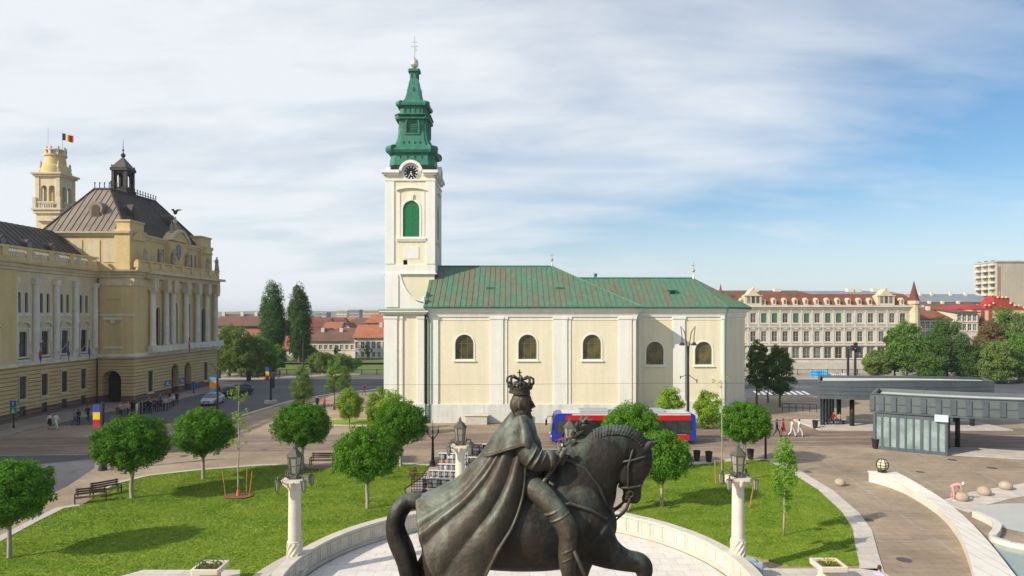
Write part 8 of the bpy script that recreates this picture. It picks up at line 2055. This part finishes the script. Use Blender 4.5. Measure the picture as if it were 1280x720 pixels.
# photo exhibition panels in stepped rows
m_ph = [mat('photo_%s' % n_, c, c2, scale=3.5, rough=.5) for n_, c, c2 in (('white', (.7, .7, .68), (.55, .55, .52)), ('grey', (.35, .35, .36), (.15, .15, .16)), ('red', (.45, .10, .08), (.2, .08, .07)), ('orange', (.6, .28, .08), (.3, .15, .08)), ('yellow', (.62, .52, .12), (.3, .28, .1)), ('blue', (.12, .2, .3), (.3, .36, .4)), ('skin', (.5, .36, .28), (.25, .18, .15)))]
m_frame = mat('panel_frame', (.02, .02, .025), rough=.5); m_alu = mat('panel_top', (.6, .62, .66), rough=.4)
def panel(px, topy, Y, wpx, h, cols, rows, label, seed, rz=-.12):
    x = WX(px, Y); w_ = wpx*Y/F; zt_ = WZ(topy, Y); t = thing('photo_panel', label, 'display panel', (x, Y, 0), rz=rz, group='photo panels standing on the middle path'); z0 = max(.25, zt_ - h); rg = random.Random(seed)
    MB().box(0, w_, -.03, .03, z0, zt_).build('board', m_frame, t); MB().box(-.03, w_ + .03, -.05, .05, zt_, zt_ + .08).build('top_rail', m_alu, t)
    for x_ in (0.02, w_ - .1): k = MB(); k.box(x_, x_ + .08, -.05, .05, 0, z0); k.box(x_ - .05, x_ + .13, -.35, .35, 0, .05); k.build('leg', m_frame, t)
    for i in range(cols):
        for j_ in range(rows):
            if rg.random() < .08: continue
            cw, ch = w_/cols, (zt_ - z0 - .08)/rows; a0 = rg.uniform(.08, .2)*cw; b0 = rg.uniform(.08, .16)*ch; m_ = MB().box(i*cw + a0, (i+1)*cw - a0*.8, -.045, -.031, z0 + .04 + j_*ch + b0, z0 + .04 + (j_+1)*ch - b0).build('photo', rg.choice([m_ph[0]]*4 + [m_ph[1]]*4 + m_ph[2:] + [m_ph[6]]*3), t)
    for s_ in range(1, cols, 2): MB().box(w_*s_/cols - .02, w_*s_/cols + .02, -.055, -.046, z0, zt_).build('divider', m_alu, t)
panel(529, 598.5, 46.5, 34, 1.45, 6, 2, 'black framed photo panel with large pictures, nearest and lowest of the rows', 1)
panel(537, 588.5, 48.3, 34, 1.1, 9, 2, 'dark photo panel, second row from the front', 2)
panel(548, 580.5, 50.2, 30, 1.2, 9, 2, 'photo panel with small white framed prints, third row from the front', 3)
panel(549, 567, 52.2, 34, 1.3, 10, 3, 'tall photo panel with two rows of reddish prints left of the column', 4)
panel(559, 560, 54.4, 30, 1.2, 8, 2, 'photo panel with orange prints, second from the back, left of the column', 5)
panel(583, 555, 56.4, 32, 1.9, 8, 4, 'rearmost photo panel with a yellow picture, right behind the stone column', 6)
panel(585, 572, 52.6, 26, 1.3, 7, 2, 'photo panel right of the stone column, partly behind the cape', 7)
# dark iron plant rack
x, y = G(514, 617); t = thing('plant_rack', 'dark iron rack with withered plants left of the photo panels', 'rack', (x, y, 0))
k = MB()
for i in range(6): k.box(i*.19, i*.19 + .03, -.02, .02, 0, 1.25); 
for z in (.1, .45, .8, 1.2): k.box(0, 1.0, -.025, .025, z, z + .04); k.box(0, 1.0, .5, .54, z, z + .04); k.box(-.01, .02, 0, .52, z, z + .04); k.box(.97, 1.0, 0, .52, z, z + .04)
k.build('frame', m_steel, t)
rng = np.random.default_rng(9); pp = np.stack([rng.normal(.1, .18, 240), rng.normal(.25, .15, 240), rng.uniform(.95, 1.75, 240)], 1); link('plants', quadmesh('plants', quads(pp, rng.normal(0, 1, (240, 3)), .13, rng), L_red), t)
# brown paving between the two lawns and small far railing posts
structure('middle_path', MB().poly([(-7.2, 41.5, .006), (8, 41.5, .006), (8.5, 54.5, .006), (-6.5, 54.5, .006)]), m_plaza2)
# ------------------------------------------------------------------ people
def human(name, J, hair='short', skirt=False):
    """J: joint positions (metres, facing -Y); one continuous remeshed body, faces labelled by nearest bone"""
    mb = MB(); bones = []
    def T(pts, rs, lab, n=10, lr=None):
        mb.tube(pts, rs, n, lat=(1, 0, 0) if lr else None, latr=lr)
        for a, b in zip(pts[:-1], pts[1:]): bones.append((Vector(a), Vector(b), lab, (rs[0] + rs[-1])/2))
    pel, wst, chs, nk, hd_ = [Vector(J[k]) for k in ('pelvis', 'waist', 'chest', 'neck', 'head')]
    T([pel + Vector((0, 0, -.07)), pel, wst, chs, chs.lerp(nk, .75)], [.11, .125, .105, .12, .075], 'top', 12, [.13, .165, .135, .185, .12])
    T([chs.lerp(nk, .7), nk, nk.lerp(hd_, .4)], [.055, .052, .05], 'skin')
    mb.ell(tuple(hd_), .078, .098, .118, n=14, m=10); bones.append((hd_, hd_ + Vector((0, 0, .001)), 'head', .1))
    f_ = Vector(J.get('face', (0, -1, 0)))
    mb.ell(tuple(hd_ + f_*.10 + Vector((0, 0, -.01))), .014, .018, .022, n=6, m=5); mb.ell(tuple(hd_ + f_*.045 + Vector((0, 0, -.075))), .05, .05, .045, n=8, m=6)
    for s in (-1, 1): mb.ell((hd_.x + s*.08, hd_.y, hd_.z - .01), .014, .022, .034, n=6, m=5)
    for s, k in ((-1, 'L'), (1, 'R')):
        sh, el, wr, ha = [Vector(J[q + k]) for q in ('sho', 'elb', 'wri', 'han')]
        T([chs.lerp(sh, .6), sh, el], [.06, .062, .045], 'top'); T([el, wr], [.043, .028], J.get('sleeve', 'top')); T([wr, wr.lerp(ha, .5), ha], [.024, .026, .02], 'skin', 8, None)
        hp, kn, an, to = [Vector(J[q + k]) for q in ('hip', 'kne', 'ank', 'toe')]
        T([hp, hp.lerp(kn, .5), kn], [.095, .085, .06], 'bottom'); T([kn, kn.lerp(an, .35), an], [.058, .06, .04], J.get('shin', 'bottom')); T([an + Vector((0, .03, -.03)), an.lerp(to, .5) + Vector((0, 0, -.03)), to], [.045, .042, .03], 'shoe')
    if skirt: T([pel + Vector((0, 0, .05)), pel + Vector((0, 0, -.35))], [.14, .24], 'bottom', 14)
    o = mb.build(name, [bpy.data.materials.get('skin_a') or mat('skin_a', (.48, .30, .22), (.42, .26, .19), scale=5, rough=.6)]); remesh(o, .019, 2)
    bm = bmesh.new(); bm.from_mesh(o.data)
    # separate fingers joined to each palm
    for s, k in ((-1, 'L'), (1, 'R')):
        wr, ha = Vector(J['wri' + k]), Vector(J['han' + k]); d = (ha - wr).normalized(); sd = d.cross(Vector((0, 1, 0)) if abs(d.y) < .8 else Vector((0, 0, 1))).normalized(); fd = sd.cross(d)
        fm = MB()
        for i, ln in enumerate((.07, .08, .075, .058)):
            b = ha + sd*(.0165*(i - 1.5)) - d*.015; fm.tube([b, b + d*ln*.55 + fd*.006, b + d*ln + fd*.024], [.009, .008, .006], 5)
        b = wr.lerp(ha, .4); fm.tube([b + fd*.012, b + fd*.04 + d*.025, b + fd*.045 + d*.055], [.010, .009, .007], 5)
        vs = [bm.verts.new(v) for v in fm.v]
        for f in fm.f:
            try: nf = bm.faces.new([vs[i] for i in f]); nf.smooth = True
            except ValueError: pass
    labs = {'skin': 0, 'hair': 1, 'top': 2, 'bottom': 3, 'shoe': 4}
    for f in bm.faces:
        c = f.calc_center_median(); best = None; bd = 9
        for a, b, lab, r in bones:
            ab = b - a; t = 0 if ab.length < .01 else max(0, min(1, (c - a).dot(ab)/ab.length_squared)); d = (c - (a + ab*t)).length - r
            if d < bd: bd = d; best = lab
        if best == 'head':
            q = c - hd_; best = 'hair' if (q.z > .055 or (q.dot(f_) < .01 and q.z > -.06) or (hair == 'long' and q.dot(f_) < .03)) else 'skin'
        f.material_index = labs[best]
    bm.to_mesh(o.data); bm.free()
    me = o.data; me.name = name; bpy.data.objects.remove(o)
    while len(me.materials) < 5: me.materials.append(me.materials[0])
    return me
def mk(**k):
    J = dict(pelvis=(0, 0, .95), waist=(0, .0, 1.12), chest=(0, .01, 1.34), neck=(0, 0, 1.5), head=(0, -.015, 1.64),
        shoL=(-.185, 0, 1.40), elbL=(-.24, .03, 1.12), wriL=(-.23, -.06, .88), hanL=(-.225, -.09, .80), shoR=(.185, 0, 1.40), elbR=(.24, .03, 1.12), wriR=(.23, -.06, .88), hanR=(.225, -.09, .80),
        hipL=(-.09, 0, .90), kneL=(-.10, -.01, .49), ankL=(-.11, .03, .09), toeL=(-.13, -.16, .03), hipR=(.09, 0, .90), kneR=(.10, -.01, .49), ankR=(.11, .03, .09), toeR=(.13, -.16, .03))
    J.update(k); return J
PM = {
 'stand': human('person_body', mk()),
 'arms': human('person_body', mk(elbL=(-.26, -.05, 1.13), wriL=(-.08, -.25, 1.16), hanL=(.0, -.27, 1.20), elbR=(.27, -.02, 1.14), wriR=(.16, -.24, 1.22), hanR=(.1, -.29, 1.28))),
 'walk': human('person_body', mk(kneL=(-.10, -.24, .52), ankL=(-.10, -.28, .10), toeL=(-.11, -.47, .07), kneR=(.10, .06, .50), ankR=(.10, .34, .17), toeR=(.11, .20, .03), elbL=(-.24, .14, 1.15), wriL=(-.23, .14, .90), hanL=(-.22, .12, .82), elbR=(.24, -.10, 1.14), wriR=(.21, -.30, 1.0), hanR=(.20, -.37, .95))),
 'walkskirt': human('person_body', mk(kneL=(-.08, -.16, .50), ankL=(-.08, -.20, .09), toeL=(-.09, -.38, .04), kneR=(.08, .06, .49), ankR=(.08, .22, .12), toeR=(.09, .06, .03), elbL=(-.24, .10, 1.14), wriL=(-.23, .08, .90), hanL=(-.22, .05, .82), elbR=(.25, -.05, 1.14), wriR=(.20, -.22, 1.02), hanR=(.18, -.29, .98), shin='skin', sleeve='skin'), 'long', True),
 'sit': human('person_body', mk(pelvis=(0, 0, .55), waist=(0, .0, .72), chest=(0, -.03, .94), neck=(0, -.06, 1.10), head=(0, -.09, 1.24), shoL=(-.185, -.04, 1.0), shoR=(.185, -.04, 1.0), elbL=(-.25, -.10, .75), elbR=(.25, -.10, .75), wriL=(-.15, -.32, .66), wriR=(.15, -.32, .66), hanL=(-.10, -.38, .64), hanR=(.10, -.38, .64), hipL=(-.10, -.03, .53), hipR=(.10, -.03, .53), kneL=(-.12, -.45, .52), kneR=(.12, -.45, .52), ankL=(-.12, -.43, .10), ankR=(.12, -.43, .10), toeL=(-.13, -.60, .03), toeR=(.13, -.60, .03))),
 'bend': human('person_body', mk(pelvis=(0, .18, .86), waist=(0, .05, .98), chest=(0, -.18, 1.06), neck=(0, -.34, 1.08), head=(0, -.46, 1.10), face=(0, -.6, -.8), shoL=(-.18, -.24, 1.05), shoR=(.18, -.24, 1.05), elbL=(-.22, -.30, .80), elbR=(.22, -.30, .80), wriL=(-.18, -.38, .62), wriR=(.18, -.38, .62), hanL=(-.17, -.42, .57), hanR=(.17, -.42, .57), hipL=(-.10, .16, .82), hipR=(.10, .16, .82), kneL=(-.14, .08, .46), kneR=(.14, .10, .46), ankL=(-.18, .14, .09), ankR=(.18, .16, .09), toeL=(-.22, -.04, .03), toeR=(.22, -.02, .03))),
}
CL = {'black': (.02, .02, .022), 'white': (.7, .7, .68), 'navy': (.02, .03, .09), 'red': (.50, .02, .03), 'pink': (.62, .32, .30), 'grey': (.22, .22, .23), 'beige': (.46, .38, .28), 'blue': (.06, .14, .34), 'lilac': (.45, .42, .60), 'brown': (.14, .08, .05), 'denim': (.06, .09, .16), 'olive': (.12, .13, .06), 'teal': (.03, .2, .25)}
HC_ = {'dark': (.018, .012, .009), 'brown': (.07, .04, .022), 'fair': (.25, .17, .09), 'redhat': (.5, .02, .03), 'white': (.7, .68, .62)}
def cm(c): return mat('cloth_' + c, CL[c], tuple(x*.75 for x in CL[c]), scale=6, rough=.9)
def person(pose, x, y, rz, top, bottom, hair, label, shoe='black', s=1.0, z=0, group=None):
    o = bpy.data.objects.new('person', PM[pose]); col.objects.link(o); o.location = (x, y, z); o.rotation_euler.z = rz; o.scale = (s, s, s)
    ms_ = [MATS['skin_a'], mat('hair_' + hair, HC_[hair], rough=.8), cm(top), cm(bottom), cm(shoe)]
    for i, m_ in enumerate(ms_): o.material_slots[i].link = 'OBJECT'; o.material_slots[i].material = m_
    return tag(o, label, 'person', group)
gp = lambda px, py: G(px, py)
# pairs walking by the wing
person('walkskirt', *gp(62, 537), 1.6, 'white', 'black', 'dark', 'woman in white top and black skirt, left of a pair by the city hall wing')
person('walk', *gp(70, 537), 1.4, 'white', 'white', 'dark', 'person all in white walking right of a pair by the city hall wing')
person('walk', *gp(93, 532), 1.7, 'grey', 'denim', 'dark', 'person in grey top and jeans walking alone before the city hall wing')
person('stand', *gp(98, 531), -2, 'black', 'black', 'dark', 'person in black right beside the walker in jeans by the city hall wing')
person('walk', *gp(110, 526), 1.2, 'black', 'black', 'brown', 'person in black walking left of the tricolour banner post')
# crowd at the passage
cr_ = [(147, 524, 'brown', 'brown', 'leftmost person of the crowd by the city hall passage, in brown'), (151, 522, 'beige', 'black', 'person in beige top, second from left in the crowd by the passage'),
 (156, 520, 'pink', 'denim', 'person in pink top near the left end of the crowd'), (160, 521, 'beige', 'navy', 'person in beige top and navy trousers in the left half of the crowd'),
 (165, 518, 'black', 'black', 'person in black just left of the figure all in white'), (171, 522, 'white', 'white', 'figure all in white standing in the crowd by the city hall'),
 (176, 518, 'black', 'black', 'person in black just right of the figure all in white'), (180, 517, 'navy', 'black', 'person in navy top in the middle of the crowd'),
 (184, 517, 'black', 'navy', 'person in black top and navy trousers mid crowd'), (188, 518, 'black', 'black', 'tall person in black in the middle of the crowd'),
 (193, 515, 'brown', 'black', 'person in brown top right of the crowd centre'), (197, 515, 'black', 'black', 'person in black right of the crowd centre beside the brown top'),
 (201, 514, 'navy', 'black', 'person in navy before the corner of the pavilion'), (205, 513, 'lilac', 'navy', 'person in lilac top in the right half of the crowd'),
 (209, 513, 'lilac', 'black', 'person in lilac top and black trousers near the right end of the crowd'), (213, 511, 'pink', 'brown', 'person in pink top and brown trousers near the right end of the crowd'),
 (217, 508, 'white', 'black', 'person in white top near the right end of the crowd'), (221, 506, 'black', 'black', 'rightmost person of the crowd, in black by the arches'),
 (168, 513, 'olive', 'black', 'person in olive top behind the left half of the crowd'), (186, 512, 'grey', 'black', 'person in grey top behind the middle of the crowd'), (200, 509, 'teal', 'black', 'person in teal top behind the right half of the crowd'), (212, 506, 'black', 'denim', 'person in black top and jeans behind the right end of the crowd')]
rg = random.Random(6)
for i, (px, py, tp, bt_, lab) in enumerate(cr_):
    person(rg.choice(['stand', 'arms', 'stand', 'walk']), *gp(px, py), rg.uniform(-3, 3), tp, bt_, rg.choice(['dark', 'brown', 'dark', 'fair']), lab, s=rg.uniform(.94, 1.06), group='crowd by the city hall')
# middle left
person('stand', *gp(396.5, 512), .8, 'navy', 'black', 'fair', 'person in dark navy standing left of the one in red by the road')
person('stand', *gp(405.5, 513), -.8, 'red', 'black', 'dark', 'person in red top standing on the plaza left of the church')
person('sit', *gp(400, 521), .3, 'black', 'black', 'brown', 'person in black sitting before the standing pair, just above the round tree', z=-.12)
person('walk', *gp(455, 494), 1.5, 'red', 'brown', 'dark', 'small distant person in red walking beside the church corner bushes')
person('stand', WX(349, 129), 129, .3, 'red', 'denim', 'dark', 'distant person in red by the river railing, right of the left poplar', z=.1)
person('walk', WX(345, 129.5), 129.5, 1.5, 'navy', 'navy', 'dark', 'distant person in navy beside the one in red at the river railing', z=.1)
person('walk', WX(285, 130), 130, 1.5, 'white', 'navy', 'dark', 'distant person in white top on the far pavement below the willows', z=.1)
person('stand', WX(322, 129.2), 129.2, 1.5, 'black', 'black', 'dark', 'distant person in black on the far pavement right of the traffic light', z=.1)
person('stand', *gp(274, 496), 1.5, 'black', 'black', 'dark', 'person in black beside the silver car near the city hall corner')
# right
person('walk', *gp(971, 546), 1.5, 'navy', 'black', 'dark', 'person in navy walking at the left end of the group by the track')
person('walkskirt', *gp(979, 545), 1.3, 'red', 'red', 'dark', 'woman in a red dress in the group walking by the tram track')
person('walk', *gp(990, 546), 1.6, 'white', 'white', 'redhat', 'person in white with a red hat walking by the tram track')
person('walk', *gp(999, 546), 1.5, 'white', 'white', 'dark', 'dark haired person in white, rightmost of the group walking by the tram track')
for i, (dx, c, h, lab) in enumerate(((33.9, 'teal', 'brown', 'person in teal sitting at the left end of the shelter bench'), (34.5, 'grey', 'dark', 'person in grey sitting second from left on the shelter bench'), (35.1, 'red', 'dark', 'person in red sitting third on the shelter bench'), (35.8, 'beige', 'fair', 'person in beige sitting at the right end of the shelter bench'))):
    person('sit', dx, 74.6, rg.uniform(-.3, .3), c, 'denim', h, lab, z=.1)
x, y = G(1202, 626)
person('bend', x - .35, y + .12, 1.25, 'pink', 'pink', 'white', 'person in pink with a white hat bending over a stone ball by the curved wall', shoe='white')
person('stand', WX(1099, 28.0), 28.0, 2.2, 'lilac', 'denim', 'brown', 'brown haired person in pale lilac top at the bottom edge by the flower box')
